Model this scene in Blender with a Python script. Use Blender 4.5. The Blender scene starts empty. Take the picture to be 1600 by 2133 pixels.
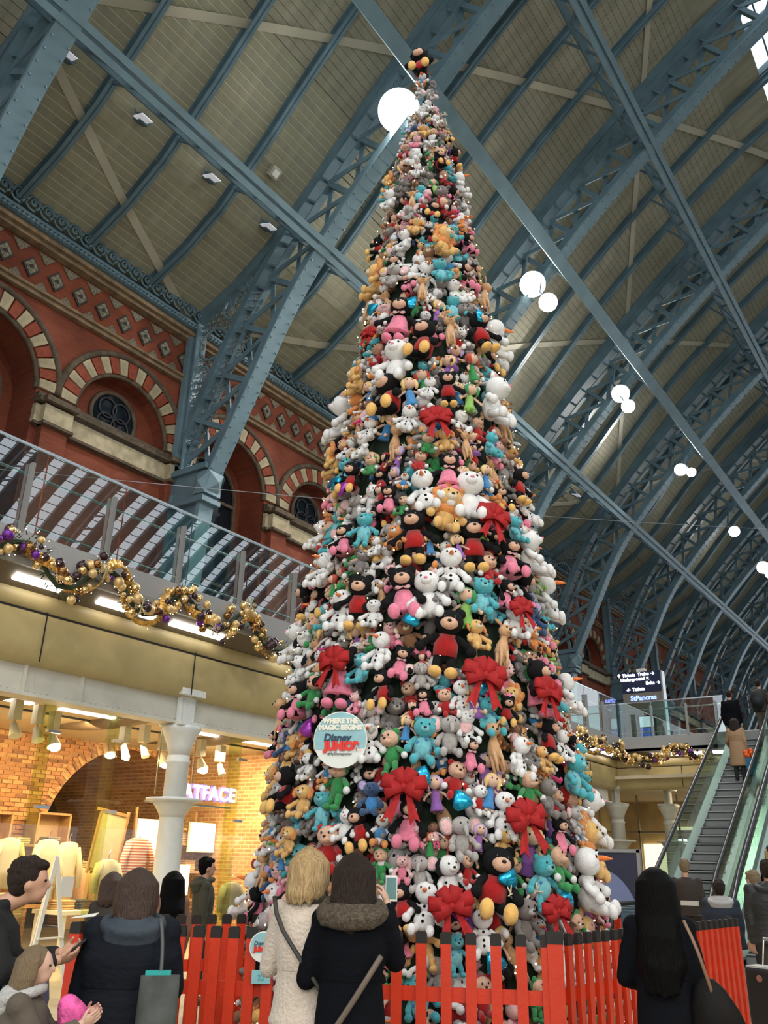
import bpy, math, random, time
from math import sin, cos, tan, pi, radians, atan2, sqrt, hypot, floor
from mathutils import Vector, Matrix, Euler
random.seed(7)
SC = bpy.context.scene
COL = SC.collection
# ---------------------------------------------------------------- camera
F_PX = 1787.0; PITCH = radians(22.3); ROLL = radians(1.29); AZ = radians(35); EYE = 1.6
FH = Vector((-sin(AZ), cos(AZ), 0)); RT = Vector((cos(AZ), sin(AZ), 0)); UP = Vector((0, 0, 1))
FW = FH * cos(PITCH) + UP * sin(PITCH); U0 = -FH * sin(PITCH) + UP * cos(PITCH)
XC = RT * cos(ROLL) + U0 * sin(ROLL); YC = -RT * sin(ROLL) + U0 * cos(ROLL)
EYEP = Vector((0, 0, EYE))
cd = bpy.data.cameras.new('camera'); cam = bpy.data.objects.new('camera', cd); COL.objects.link(cam)
cd.sensor_fit = 'VERTICAL'; cd.sensor_height = 36; cd.sensor_width = 27; cd.lens = 36 * F_PX / 2133
cd.clip_start = .05; cd.clip_end = 500
M = Matrix((XC, YC, -FW)).transposed().to_4x4(); M.translation = EYEP; cam.matrix_world = M
SC.camera = cam
# ---------------------------------------------------------------- world and exposure
W = bpy.data.worlds.new('world'); SC.world = W; W.use_nodes = True
bg = W.node_tree.nodes['Background']; bg.inputs[0].default_value = (.82, .92, 1, 1); bg.inputs[1].default_value = 1.5
SC.view_settings.view_transform = 'Standard'; SC.view_settings.look = 'None'
SC.view_settings.exposure = 0.0; SC.view_settings.gamma = 1; SC.view_settings.use_curve_mapping = False

def area(name, loc, direction, sx, sy, power, color=(1, 1, 1), spread=180):
    l = bpy.data.lights.new(name, 'AREA'); l.shape = 'RECTANGLE'; l.size = sx; l.size_y = sy
    l.energy = power; l.color = color; l.spread = radians(spread)
    o = bpy.data.objects.new(name, l); COL.objects.link(o); o.location = loc
    o.rotation_euler = Vector(direction).to_track_quat('-Z', 'Y').to_euler(); return o
def spot(name, loc, target, power, color=(1, 1, 1), ang=120, r=.3):
    l = bpy.data.lights.new(name, 'SPOT'); l.energy = power; l.color = color; l.spot_size = radians(ang); l.spot_blend = .6
    l.shadow_soft_size = r
    o = bpy.data.objects.new(name, l); COL.objects.link(o); o.location = loc
    o.rotation_euler = (Vector(target) - Vector(loc)).to_track_quat('-Z', 'Y').to_euler(); return o
# rib positions along the shed, and the warm white of the fill
RIBS = [6.75 + 8.78 * k for k in range(-3, 14)]
WARMW = (1, .94, .84)
# added fill spots for unseen roof floodlights, brightening the tree and left side
spot('hall_fill_spot', (-3, -10.8, 20.5), (-4.4, 7, 5), 3600, WARMW, 60, .5)
spot('hall_fill_spot', (6, -2.5, 22), (-4.4, 7, 5), 3200, (1, .96, .9), 60, .5)
spot('hall_fill_spot', (9, 6, 21), (-9, 12, 6), 2500, (1, .96, .9), 75, .5)
spot('hall_fill_spot', (8, 22, 21), (-16, 26, 9), 3000, (1, .96, .9), 80, .5)
# unseen fill panels added on the camera side to brighten the tree
area('concourse_fill_panel', (1.5, -3.0, 5.0), (-.45, .75, -.35), 5, 1.2, 230, (1, .86, .68))
area('concourse_fill_panel', (5, 3.0, 5.0), (-.9, .4, -.3), 5, 1.2, 200, (1, .88, .72))

# ---------------------------------------------------------------- helpers
def V(*a): return Vector(a)
def ray(px, py):
    a = px - 800; b = 1066.5 - py
    return (FW * F_PX + XC * a + YC * b).normalized()
def on_plane(px, py, q, n):
    d = ray(px, py); t = (Vector(q) - EYEP).dot(Vector(n)) / d.dot(Vector(n)); return EYEP + d * t
def depth_of(p): return (Vector(p) - EYEP).dot(FW)
def to_px(p):
    d = Vector(p) - EYEP; w = d.dot(FW); return 800 + d.dot(XC) / w * F_PX, 1066.5 - d.dot(YC) / w * F_PX

MATS = {}
def mat(name, col, rough=.6, metal=0, emit=0, ecol=None, var=0, vscale=6, bump=0, bscale=60, spec=.5, col2=None, sheen=0, stretch=None):
    if name in MATS: return MATS[name]
    m = bpy.data.materials.new(name); m.use_nodes = True; nt = m.node_tree; N = nt.nodes; L = nt.links
    b = N['Principled BSDF']; b.inputs['Base Color'].default_value = (*col, 1)
    b.inputs['Roughness'].default_value = rough; b.inputs['Metallic'].default_value = metal
    b.inputs['Specular IOR Level'].default_value = spec
    if sheen: b.inputs['Sheen Weight'].default_value = sheen
    if emit:
        b.inputs['Emission Color'].default_value = (*(ecol or col), 1); b.inputs['Emission Strength'].default_value = emit
    if var or bump or col2:
        tc = N.new('ShaderNodeTexCoord'); mp = N.new('ShaderNodeMapping'); L.new(tc.outputs['Object'], mp.inputs[0])
        if stretch: mp.inputs['Scale'].default_value = stretch
    if var or col2:
        n = N.new('ShaderNodeTexNoise'); n.inputs['Scale'].default_value = vscale; n.inputs['Detail'].default_value = 4
        L.new(mp.outputs[0], n.inputs['Vector'])
        r = N.new('ShaderNodeValToRGB'); r.color_ramp.elements[0].position = .35; r.color_ramp.elements[1].position = .65
        c2 = col2 or [min(1, c * (1 + var)) for c in col]; c1 = col if col2 else [c * (1 - var) for c in col]
        r.color_ramp.elements[0].color = (*c1, 1); r.color_ramp.elements[1].color = (*c2, 1)
        L.new(n.outputs[0], r.inputs[0]); L.new(r.outputs[0], b.inputs['Base Color'])
    if bump:
        n2 = N.new('ShaderNodeTexNoise'); n2.inputs['Scale'].default_value = bscale; n2.inputs['Detail'].default_value = 3
        L.new(mp.outputs[0], n2.inputs['Vector'])
        bp = N.new('ShaderNodeBump'); bp.inputs['Strength'].default_value = bump; bp.inputs['Distance'].default_value = .02
        L.new(n2.outputs[0], bp.inputs['Height']); L.new(bp.outputs[0], b.inputs['Normal'])
    MATS[name] = m; return m
def brick_mat(name, c1, c2, mortar, scale, axes='yz', rough=.85, msize=.012, bw=.23, bh=.075):
    m = bpy.data.materials.new(name); m.use_nodes = True; nt = m.node_tree; N = nt.nodes; L = nt.links
    b = N['Principled BSDF']; b.inputs['Roughness'].default_value = rough
    tc = N.new('ShaderNodeTexCoord'); sp = N.new('ShaderNodeSeparateXYZ'); cb = N.new('ShaderNodeCombineXYZ')
    L.new(tc.outputs['Object'], sp.inputs[0]); L.new(sp.outputs['XYZ'.index(axes[0].upper())], cb.inputs[0]); L.new(sp.outputs['XYZ'.index(axes[1].upper())], cb.inputs[1])
    br = N.new('ShaderNodeTexBrick'); br.inputs['Scale'].default_value = 1; br.inputs['Brick Width'].default_value = bw; br.inputs['Row Height'].default_value = bh
    br.inputs['Mortar Size'].default_value = msize; br.inputs['Color1'].default_value = (*c1, 1); br.inputs['Color2'].default_value = (*c2, 1); br.inputs['Mortar'].default_value = (*mortar, 1)
    L.new(cb.outputs[0], br.inputs['Vector'])
    n = N.new('ShaderNodeTexNoise'); n.inputs['Scale'].default_value = .9; n.inputs['Detail'].default_value = 6; L.new(tc.outputs['Object'], n.inputs['Vector'])
    mx = N.new('ShaderNodeMixRGB'); mx.blend_type = 'MULTIPLY'; mx.inputs[0].default_value = .7
    r = N.new('ShaderNodeValToRGB'); r.color_ramp.elements[0].color = (.45, .4, .4, 1); r.color_ramp.elements[0].position = .3; r.color_ramp.elements[1].position = .65
    L.new(n.outputs[0], r.inputs[0]); L.new(br.outputs[0], mx.inputs[1]); L.new(r.outputs[0], mx.inputs[2]); L.new(mx.outputs[0], b.inputs['Base Color'])
    bp = N.new('ShaderNodeBump'); bp.inputs['Strength'].default_value = .35; bp.inputs['Distance'].default_value = .01; bp.invert = True
    L.new(br.outputs[1], bp.inputs['Height']); L.new(bp.outputs[0], b.inputs['Normal'])
    MATS[name] = m; return m
def glass_mat(name, tint=(.75, .9, .85), refl=.10, rough=.0, ior=1.45):
    m = bpy.data.materials.new(name); m.use_nodes = True; nt = m.node_tree; N = nt.nodes; L = nt.links
    N.remove(N['Principled BSDF']); o = N['Material Output']
    t = N.new('ShaderNodeBsdfTransparent'); t.inputs[0].default_value = (*tint, 1)
    g = N.new('ShaderNodeBsdfGlossy'); g.inputs['Roughness'].default_value = rough; g.inputs[0].default_value = (1, 1, 1, 1)
    fr = N.new('ShaderNodeFresnel'); fr.inputs[0].default_value = ior
    ad = N.new('ShaderNodeMath'); ad.operation = 'ADD'; ad.use_clamp = True; ad.inputs[1].default_value = refl
    ge = N.new('ShaderNodeNewGeometry'); iv = N.new('ShaderNodeMath'); iv.operation = 'SUBTRACT'; iv.inputs[0].default_value = 1; L.new(ge.outputs['Backfacing'], iv.inputs[1])
    ml = N.new('ShaderNodeMath'); ml.operation = 'MULTIPLY'; L.new(fr.outputs[0], ad.inputs[0]); L.new(ad.outputs[0], ml.inputs[0]); L.new(iv.outputs[0], ml.inputs[1]); ad = ml; mx = N.new('ShaderNodeMixShader')
    L.new(ad.outputs[0], mx.inputs[0]); L.new(t.outputs[0], mx.inputs[1]); L.new(g.outputs[0], mx.inputs[2]); L.new(mx.outputs[0], o.inputs[0])
    MATS[name] = m; return m

class MB:
    def __init__(s): s.v = []; s.f = []; s.m = []; s.cur = 0
    def add(s, vs, fs):
        o = len(s.v); s.v += [tuple(x) for x in vs]; s.f += [tuple(i + o for i in f) for f in fs]; s.m += [s.cur] * len(fs); return s
    def box(s, c, d, rot=None):
        x, y, z = d[0] / 2, d[1] / 2, d[2] / 2; c = Vector(c)
        vs = [Vector(p) for p in ((-x, -y, -z), (x, -y, -z), (x, y, -z), (-x, y, -z), (-x, -y, z), (x, -y, z), (x, y, z), (-x, y, z))]
        if rot is not None: vs = [rot @ p for p in vs]
        return s.add([p + c for p in vs], [(3, 2, 1, 0), (4, 5, 6, 7), (0, 1, 5, 4), (1, 2, 6, 5), (2, 3, 7, 6), (3, 0, 4, 7)])
    def beam(s, a, b, w, h, up=(0, 0, 1)):
        a = Vector(a); b = Vector(b); d = (b - a); ln = d.length
        if ln < 1e-6: return s
        d /= ln; u = Vector(up); x = d.cross(u)
        if x.length < 1e-4: x = d.cross(Vector((0, 1, 0)))
        x.normalize(); z = x.cross(d)
        vs = [p + x * i * w / 2 + z * j * h / 2 for p in (a, b) for i, j in ((-1, -1), (1, -1), (1, 1), (-1, 1))]
        return s.add(vs, [(0, 1, 2, 3), (7, 6, 5, 4), (0, 4, 5, 1), (1, 5, 6, 2), (2, 6, 7, 3), (3, 7, 4, 0)])
    def tube(s, pts, rad, n=8, cap=True, flat=None):
        pts = [Vector(p) for p in pts]; k = len(pts); rad = rad if isinstance(rad, (list, tuple)) else [rad] * k
        vs = []; prev = None
        for i, p in enumerate(pts):
            d = (pts[min(i + 1, k - 1)] - pts[max(i - 1, 0)]).normalized()
            x = prev - d * prev.dot(d) if prev is not None else d.orthogonal()
            if x.length < 1e-5: x = d.orthogonal()
            x.normalize(); prev = x; y = d.cross(x)
            for j in range(n):
                t = 2 * pi * j / n; vs.append(p + (x * cos(t) + y * sin(t) * (flat or 1)) * rad[i])
        fs = [(i * n + j, i * n + (j + 1) % n, (i + 1) * n + (j + 1) % n, (i + 1) * n + j) for i in range(k - 1) for j in range(n)]
        if cap: fs += [tuple(range(n))[::-1], tuple((k - 1) * n + j for j in range(n))]
        return s.add(vs, fs)
    def cyl(s, a, b, r0, r1=None, n=12): return s.tube([a, b], [r0, r0 if r1 is None else r1], n)
    def ball(s, c, r, rot=None, n=12, m=8):
        r = (r, r, r) if isinstance(r, (int, float)) else r; c = Vector(c); vs = [Vector((0, 0, r[2]))]
        for i in range(1, m):
            t = pi * i / m
            for j in range(n):
                p = 2 * pi * j / n; vs.append(Vector((r[0] * sin(t) * cos(p), r[1] * sin(t) * sin(p), r[2] * cos(t))))
        vs.append(Vector((0, 0, -r[2])))
        if rot is not None: vs = [rot @ q for q in vs]
        fs = [(0, 1 + j, 1 + (j + 1) % n) for j in range(n)]
        fs += [(1 + (i - 1) * n + j, 1 + i * n + j, 1 + i * n + (j + 1) % n, 1 + (i - 1) * n + (j + 1) % n) for i in range(1, m - 1) for j in range(n)]
        e = 1 + (m - 1) * n; fs += [(e, e - n + (j + 1) % n, e - n + j) for j in range(n)]
        return s.add([q + c for q in vs], fs)
    def lathe(s, c, prof, n=16, sx=1, sy=1):
        c = Vector(c); vs = [c + Vector((r * cos(2 * pi * j / n) * sx, r * sin(2 * pi * j / n) * sy, z)) for r, z in prof for j in range(n)]
        k = len(prof)
        fs = [(i * n + j, i * n + (j + 1) % n, (i + 1) * n + (j + 1) % n, (i + 1) * n + j) for i in range(k - 1) for j in range(n)]
        fs += [tuple(range(n))[::-1], tuple((k - 1) * n + j for j in range(n))]
        return s.add(vs, fs)
    def rings(s, rs, n=20):
        """loft of ellipses: (cx,cy,cz,rx,ry)"""
        vs = [Vector((r[0] + r[3] * cos(2 * pi * j / n), r[1] + r[4] * sin(2 * pi * j / n), r[2])) for r in rs for j in range(n)]
        k = len(rs)
        fs = [(i * n + j, i * n + (j + 1) % n, (i + 1) * n + (j + 1) % n, (i + 1) * n + j) for i in range(k - 1) for j in range(n)]
        fs += [tuple(range(n))[::-1], tuple((k - 1) * n + j for j in range(n))]
        return s.add(vs, fs)
    def prism(s, poly, off):
        """extrude planar polygon (list of 3d points) by off"""
        n = len(poly); P = [Vector(p) for p in poly]; off = Vector(off)
        return s.add(P + [p + off for p in P], [tuple(range(n))[::-1], tuple(range(n, 2 * n))] + [(i, (i + 1) % n, (i + 1) % n + n, i + n) for i in range(n)])
    def mesh(s, name, mats, smooth=False, org=None):
        me = bpy.data.meshes.new(name)
        vs = s.v if org is None else [(x - org[0], y - org[1], z - org[2]) for x, y, z in s.v]
        me.from_pydata(vs, [], s.f)
        for m in (mats if isinstance(mats, (list, tuple)) else [mats]): me.materials.append(m)
        if any(s.m): me.polygons.foreach_set('material_index', s.m)
        if smooth: me.polygons.foreach_set('use_smooth', [True] * len(s.f))
        me.update(); return me
    def build(s, name, mats, parent=None, smooth=False, world=True, label=None):
        org = None
        if parent is not None and world: org = worldloc(parent)
        o = bpy.data.objects.new(name, s.mesh(name, mats, smooth, org)); COL.objects.link(o)
        if parent is not None: o.parent = parent
        if label: o['label'] = label
        return o
def worldloc(o):
    p = Vector(o.location)
    while o.parent is not None: o = o.parent; p += Vector(o.location)
    return p
def inst(name, me, loc, rot=(0, 0, 0), parent=None, scale=None):
    o = bpy.data.objects.new(name, me); COL.objects.link(o); o.location = loc; o.rotation_euler = rot
    if scale: o.scale = scale
    if parent is not None: o.parent = parent
    return o
def tag(o, label=None, cat=None, group=None, kind=None):
    if label: o['label'] = label
    if cat: o['category'] = cat
    if group: o['group'] = group
    if kind: o['kind'] = kind
    return o
def thing(name, label, cat, loc=(0, 0, 0), rot=(0, 0, 0), group=None):
    o = bpy.data.objects.new(name, None); COL.objects.link(o); o.location = loc; o.rotation_euler = rot; o.empty_display_size = .1
    return tag(o, label, cat, group)
def struct(o): o['kind'] = 'structure'; return o
def stuff(o): o['kind'] = 'stuff'; return o
_fc = {}
def text_mesh(txt, size, extrude=.004, bold=0.0, shear=0, align='CENTER'):
    c = bpy.data.curves.new('lettering', 'FONT'); c.body = txt; c.size = size; c.extrude = extrude; c.offset = bold; c.shear = shear
    c.align_x = align; c.align_y = 'CENTER'; c.resolution_u = 3; c.space_character = 1.14 if txt == 'FATFACE' else 1.0
    o = bpy.data.objects.new('t', c); COL.objects.link(o); dg = bpy.context.evaluated_depsgraph_get(); dg.update()
    me = bpy.data.meshes.new_from_object(o.evaluated_get(dg)); bpy.data.objects.remove(o); bpy.data.curves.remove(c); return me
def put_text(name, txt, size, loc, right, up, m, parent, extrude=.004, bold=0, align='CENTER', shear=0):
    """loc/right/up in the parent's frame"""
    me = text_mesh(txt, size, extrude, bold, shear, align); me.materials.clear(); me.materials.append(m)
    o = bpy.data.objects.new(name, me); COL.objects.link(o)
    r = Vector(right).normalized(); u = Vector(up); u = (u - r * u.dot(r)).normalized(); n = r.cross(u)
    mm = Matrix((r, u, n)).transposed().to_4x4(); mm.translation = Vector(loc); o.parent = parent; o.matrix_basis = mm; return o

# ---------------------------------------------------------------- materials
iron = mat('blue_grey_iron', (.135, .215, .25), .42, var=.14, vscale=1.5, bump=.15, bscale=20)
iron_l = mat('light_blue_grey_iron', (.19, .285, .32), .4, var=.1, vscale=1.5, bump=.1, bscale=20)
iron_d = mat('rivet_and_shade_iron', (.12, .19, .23), .5)
timber = mat('roof_timber', (.33, .305, .21), .75, col2=(.43, .39, .275), vscale=1.2, stretch=(.6, 3, .6))
timber_b = mat('roof_timber_pale', (.36, .335, .22), .7, col2=(.44, .40, .26), vscale=1.5, stretch=(.6, 3, .6))
timber_seam = mat('roof_timber_seam', (.72, .68, .50), .6)
cream_iron = mat('cream_brace', (.58, .52, .38), .6)
redbrick = brick_mat('red_brick', (.36, .075, .028), (.29, .055, .022), (.27, .09, .045), 1, 'yz')
redvous = mat('red_voussoir', (.30, .06, .025), .8, var=.2, vscale=9)
creamstone = mat('cream_stone', (.52, .42, .26), .8, var=.18, vscale=4)
darkmould = mat('weathered_moulding', (.13, .09, .055), .8, var=.3, vscale=5)
stone_mould = mat('brown_moulding', (.30, .20, .11), .8, var=.3, vscale=4)
dark = mat('dark_void', (.01, .01, .012), .6)
black = mat('black_plastic', (.012, .012, .013), .5)
gold_panel = mat('gold_panel', (.50, .40, .185), .45, var=.06, vscale=3)
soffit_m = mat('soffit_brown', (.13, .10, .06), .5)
grey_panel = mat('grey_panel', (.36, .35, .34), .5)
cream_paint = mat('cream_paint', (.62, .59, .50), .5, var=.05, vscale=3)
white_paint = mat('white_column_paint', (.72, .72, .68), .4, var=.04)
steel = mat('brushed_steel', (.55, .55, .54), .28, 1, var=.08, vscale=30)
steel_l = mat('bright_steel', (.75, .76, .76), .22, 1)
post_m = mat('balustrade_post', (.32, .30, .28), .4, .5)
glass = glass_mat('balustrade_glass', (.70, .84, .80), .24)
shopglass = glass_mat('shop_glass', (.93, .95, .9), .015)
roofglass = glass_mat('roof_glass', (.97, .99, 1), 0, .1)
lampglow = mat('floodlight_lens', (1, 1, 1), .3, emit=45, ecol=(1, .98, .95))
striplight = mat('strip_light', (1, 1, 1), .3, emit=9, ecol=(1, .95, .9))
warmlamp = mat('warm_spot_lens', (1, .9, .7), .3, emit=40, ecol=(1, .82, .55))
fairy = mat('fairy_light', (1, .8, .5), .3, emit=9, ecol=(1, .70, .35))
floor_m = mat('pale_floor_stone', (.42, .38, .29), .35, var=.10, vscale=2)
# ================================================================ ROOF AND UPPER WALL
YA, YB = -20.0, 122.0
LC = [(-17.75, 5.2), (-17.35, 9.5), (-16.9, 11.65), (-15.5, 14.4), (-14.4, 16.6), (-13.05, 18.45), (-11.4, 20.2), (-9.5, 22.0), (-7.8, 23.6), (-5.5, 25.5), (-2.3, 28.0), (1.5, 30.2), (6, 32.2), (11, 33.5), (18, 34.2)]
ROOF = [(-18.9, 17.4), (-16, 18.75), (-14, 20.7), (-12.6, 22.3), (-10.8, 24.2), (-8.5, 26.3), (-6, 28.3), (-3, 30.4), (2, 33), (8, 35), (18, 36.2)]
def resample(pl, step):
    out = [Vector((pl[0][0], pl[0][1]))]; acc = 0
    for a, b in zip(pl, pl[1:]):
        a = Vector(a); b = Vector(b); L = (b - a).length; t = step - acc
        while t < L: out.append(a + (b - a) * t / L); t += step
        acc = (acc + L) % step if step - acc <= L else acc + L
    return out
def smoothpl(pl, it=2):
    for _ in range(it):
        q = [pl[0]]
        for a, b in zip(pl, pl[1:]):
            q.append((a[0] * .75 + b[0] * .25, a[1] * .75 + b[1] * .25)); q.append((a[0] * .25 + b[0] * .75, a[1] * .25 + b[1] * .75))
        q.append(pl[-1]); pl = q
    return pl
LCs = smoothpl(LC[2:], 2); ROOFs = smoothpl(ROOF, 1)
def normals(pl):
    n = []
    for i in range(len(pl)):
        a = Vector(pl[max(i - 1, 0)]); b = Vector(pl[min(i + 1, len(pl) - 1)]); d = (b - a).normalized(); n.append(Vector((-d[1], d[0])))
    return n
def offs(pl, d): return [tuple(Vector(p) + n * d) for p, n in zip(pl, normals(pl))]
def mir(pl): return pl + [(36 - x, z) for x, z in pl[:-1][::-1]]
def sweep(mb, pl, y0, y1, t):
    """slab following an xz profile between y0 and y1, thickness t outward"""
    o = offs(pl, t); k = len(pl); vs = []
    for (x, z), (X, Z) in zip(pl, o): vs += [(x, y0, z), (x, y1, z), (X, y1, Z), (X, y0, Z)]
    fs = []
    for i in range(k - 1):
        a = 4 * i; b = a + 4
        fs += [(a, a + 1, b + 1, b), (a + 1, a + 2, b + 2, b + 1), (a + 2, a + 3, b + 3, b + 2), (a + 3, a, b, b + 3)]
    fs += [(3, 2, 1, 0), (4 * k - 4, 4 * k - 3, 4 * k - 2, 4 * k - 1)]
    mb.add(vs, fs)
def cut(pl, x0, x1):
    out = []
    for (a, b) in zip(pl, pl[1:]):
        for x in (x0, x1):
            if a[0] < x < b[0]: t = (x - a[0]) / (b[0] - a[0]); out.append((x, a[1] + (b[1] - a[1]) * t))
        if x0 <= b[0] <= x1: out.append(b)
    out += [p for p in pl[:1] if x0 <= p[0] <= x1]
    return sorted(set(out))
GLX = -2.3
ceiling = bpy.data.objects.new('ceiling', None); COL.objects.link(ceiling); struct(ceiling)
mb = MB(); sweep(mb, offs(cut(ROOFs, -18.9, GLX), .06), YA, YB, .12)
r2 = [(36 - x, z) for x, z in cut(ROOFs, -18.9, -11.5)][::-1]
sweep(mb, offs(r2, .06), YA, YB, .12)
mb.build('roof_deck', timber, ceiling)
# timber boards, tongue edges left open, run lengthways between the rafters
def roof_at(s, pl=ROOFs):
    for a, b in zip(pl, pl[1:]):
        L = hypot(b[0] - a[0], b[1] - a[1])
        if s <= L: t = s / L; return (a[0] + (b[0] - a[0]) * t, a[1] + (b[1] - a[1]) * t), ((b[0] - a[0]) / L, (b[1] - a[1]) / L)
        s -= L
    return pl[-1], (1, 0)
BW = .235
bm_ = MB(); bm_.box((0, 0, 0), (BW - .03, 2.1, .035)); board_me = bm_.mesh('board', timber); board_me2 = bm_.mesh('board', timber_b)
rest = MB(); cnt = 0
slen = 0
for a, b in zip(ROOFs, ROOFs[1:]):
    if b[0] <= GLX + .3: slen += hypot(b[0] - a[0], b[1] - a[1])
nb = int(slen / BW)
SEC = 2.195
for k in range(len(RIBS) - 1):
    for q in range(4):
        yc = RIBS[k] + SEC * (q + .5)
        if RIBS[k] < -3 or RIBS[k] > 60: continue
        for i in range(nb):
            (x, z), (dx, dz) = roof_at((i + .5) * BW)
            ang = -atan2(dz, dx)
            near = (k in (3, 4)) and x < -12.4 and cnt < 300
            if near:
                o = inst('board', board_me2 if (i + q) % 3 else board_me, (x + dz * .02, yc, z - dx * .02), (0, ang, 0), ceiling); cnt += 1
            else:
                rest.box((x + dz * .02, yc, z - dx * .02), (BW - .012, 2.1, .02), Matrix.Rotation(ang, 3, 'Y'))
stuff(rest.build('roof_boarding', timber, ceiling))
# pale seam strips behind the board joints of the near bays
mb = MB()
for k in (3, 4, 5):
    for i in range(nb):
        (x, z), (dx, dz) = roof_at(i * BW)
        if x < (-12.4 if k == 3 else -13.5) and x > -18.7: mb.box((x + dz * .012, RIBS[k] + 4.4, z - dx * .012), (.028, 8.6, .03), Matrix.Rotation(-atan2(dz, dx), 3, 'Y'))
mb.build('joint_strip', timber_seam, ceiling)
# glazed crown of the roof: ridge bars and panes
gl = cut(mir(ROOFs), GLX, 47.5)
win = bpy.data.objects.new('window_1', None); COL.objects.link(win); struct(win)
mb = MB(); o = offs(gl, .25)
for y0, y1 in [(RIBS[k] + SEC * q + .15, RIBS[k] + SEC * (q + 1) - .15) for k in range(len(RIBS) - 1) for q in range(4)]:
    vs = []; 
    for x, z in o: vs += [(x, y0, z), (x, y1, z)]
    mb.add(vs, [(2 * i, 2 * i + 1, 2 * i + 3, 2 * i + 2) for i in range(len(o) - 1)])
mb.build('pane', roofglass, win)
mb = MB()
for k in range(len(RIBS) - 1):
    for q in range(4): sweep(mb, offs(gl[:len(gl) // 2 + 1], .05), RIBS[k] + SEC * q - .15, RIBS[k] + SEC * q + .15, .3); sweep(mb, offs(gl[len(gl) // 2:], .05), RIBS[k] + SEC * q - .5, RIBS[k] + SEC * q + .5, .3)
s = 0; pl = mir(ROOFs)
for i in range(1, len(o)):
    a, b = Vector(o[i - 1]), Vector(o[i]); n = max(1, int((b - a).length / .7))
    for j in range(n):
        p = a + (b - a) * j / n; mb.box((p[0], (YA + YB) / 2, p[1] - .03), (.06, YB - YA, .06))
mb.build('glazing_bar', iron, win)
# rafters between the ribs
def rafter_mesh():
    mb = MB(); pl = cut(ROOFs, -18.6, 18); sweep(mb, offs(pl, -.30), -.11, .11, .05); sweep(mb, offs(pl, -.30), -.022, .022, .28); sweep(mb, offs(pl, -.05), -.13, .13, .04)
    return mb.mesh('rafter', iron)
rme = rafter_mesh(); ords = ['lowest', 'second', 'third']
where = {3: 'in the bay left of the tree', 4: 'in the bay right behind the tree', 5: 'in the first bay right of the tree', 6: 'in the second bay right of the tree'}
nr = 0
for k in range(2, 12):
    for q in (1, 2, 3):
        bay = where.get(k) or 'in the ' + ['nearest overhead', 'left', 'second', 'third', 'fourth', 'fifth', 'sixth', 'seventh', 'eighth', 'ninth', 'tenth', 'eleventh'][k - 2] + ' roof bay'
        lab = f"slim blue iron rafter, {['first', 'second', 'third'][q-1]} one {bay}"
        o = inst('rafter', rme, (0, RIBS[k] + SEC * q, 0)); tag(o, lab, 'rafter', 'slim rafters between the arched ribs')
# main ribs
UC = offs(LCs, 1.75)
UC = [p for p in UC if True]
def rib_meshes():
    d = {}
    full = mir([p for p in LCs])
    mb = MB(); sweep(mb, LCs, -.26, .26, .06); 
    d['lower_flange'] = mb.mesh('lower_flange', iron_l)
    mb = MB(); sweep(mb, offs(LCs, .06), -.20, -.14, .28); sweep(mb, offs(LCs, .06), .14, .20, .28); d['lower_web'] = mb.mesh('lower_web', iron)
    u0 = offs(LCs, 1.75)
    mb = MB(); sweep(mb, u0, -.24, .24, .06); sweep(mb, offs(LCs, 1.81), -.18, -.12, .26); sweep(mb, offs(LCs, 1.81), .12, .18, .26); d['upper_chord'] = mb.mesh('upper_chord', iron)
    # ladder strip with tie plates under the upper chord
    mb = MB(); sweep(mb, offs(LCs, 1.40), -.12, .12, .05)
    pts = resample(LCs, .75); 
    up = resample(offs(LCs, 1.40), .75)
    nn = normals([tuple(p) for p in up])
    for p, n in zip(up, nn): mb.beam((p[0], 0, p[1]), (p[0] + n[0] * .38, 0, p[1] + n[1] * .38), .26, .06)
    d['tie_plates'] = mb.mesh('tie_plates', iron)
    # upper outer chord close to the boards
    mb = MB(); hi = cut(ROOFs, -18.6, 18); sweep(mb, offs(hi, -.42), -.2, .2, .36); d['roof_chord'] = mb.mesh('roof_chord', iron)
    mb = MB(); r2_ = [(36 - x, z) for x, z in LCs][::-1]; sweep(mb, r2_, -.26, .26, .3); sweep(mb, offs(r2_, 1.75), -.2, .2, .3)
    rp = resample(r2_, 1.5); rn = normals([tuple(p) for p in rp])
    for i in range(len(rp) - 1):
        q = rp[i + 1] + rn[i + 1] * 1.75; mb.beam((rp[i][0], 0, rp[i][1]), (q[0], 0, q[1]), .2, .12)
    d['far_half'] = mb.mesh('far_half', iron)
    return d
RM = rib_meshes()
lp = resample(LCs, 1.55); ln_ = normals([tuple(p) for p in lp])
bars = []
for i in range(len(lp) - 1):
    a = lp[i] + ln_[i] * .3; b = lp[i] + ln_[i] * 1.5; c = lp[i + 1] + ln_[i + 1] * 1.5; d0 = lp[i + 1] + ln_[i + 1] * .3
    bars.append(((a[0], 0, a[1]), (b[0], 0, b[1]), .2, .16)); bars.append(((a[0], .09, a[1]), (c[0], .09, c[1]), .05, .16)); bars.append(((d0[0], -.09, d0[1]), (b[0], -.09, b[1]), .05, .16))
bar_me = []
for a, b, w, h in bars:
    mb = MB(); mb.beam(a, b, w, h); bar_me.append(mb.mesh('lattice_bar', iron))
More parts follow.
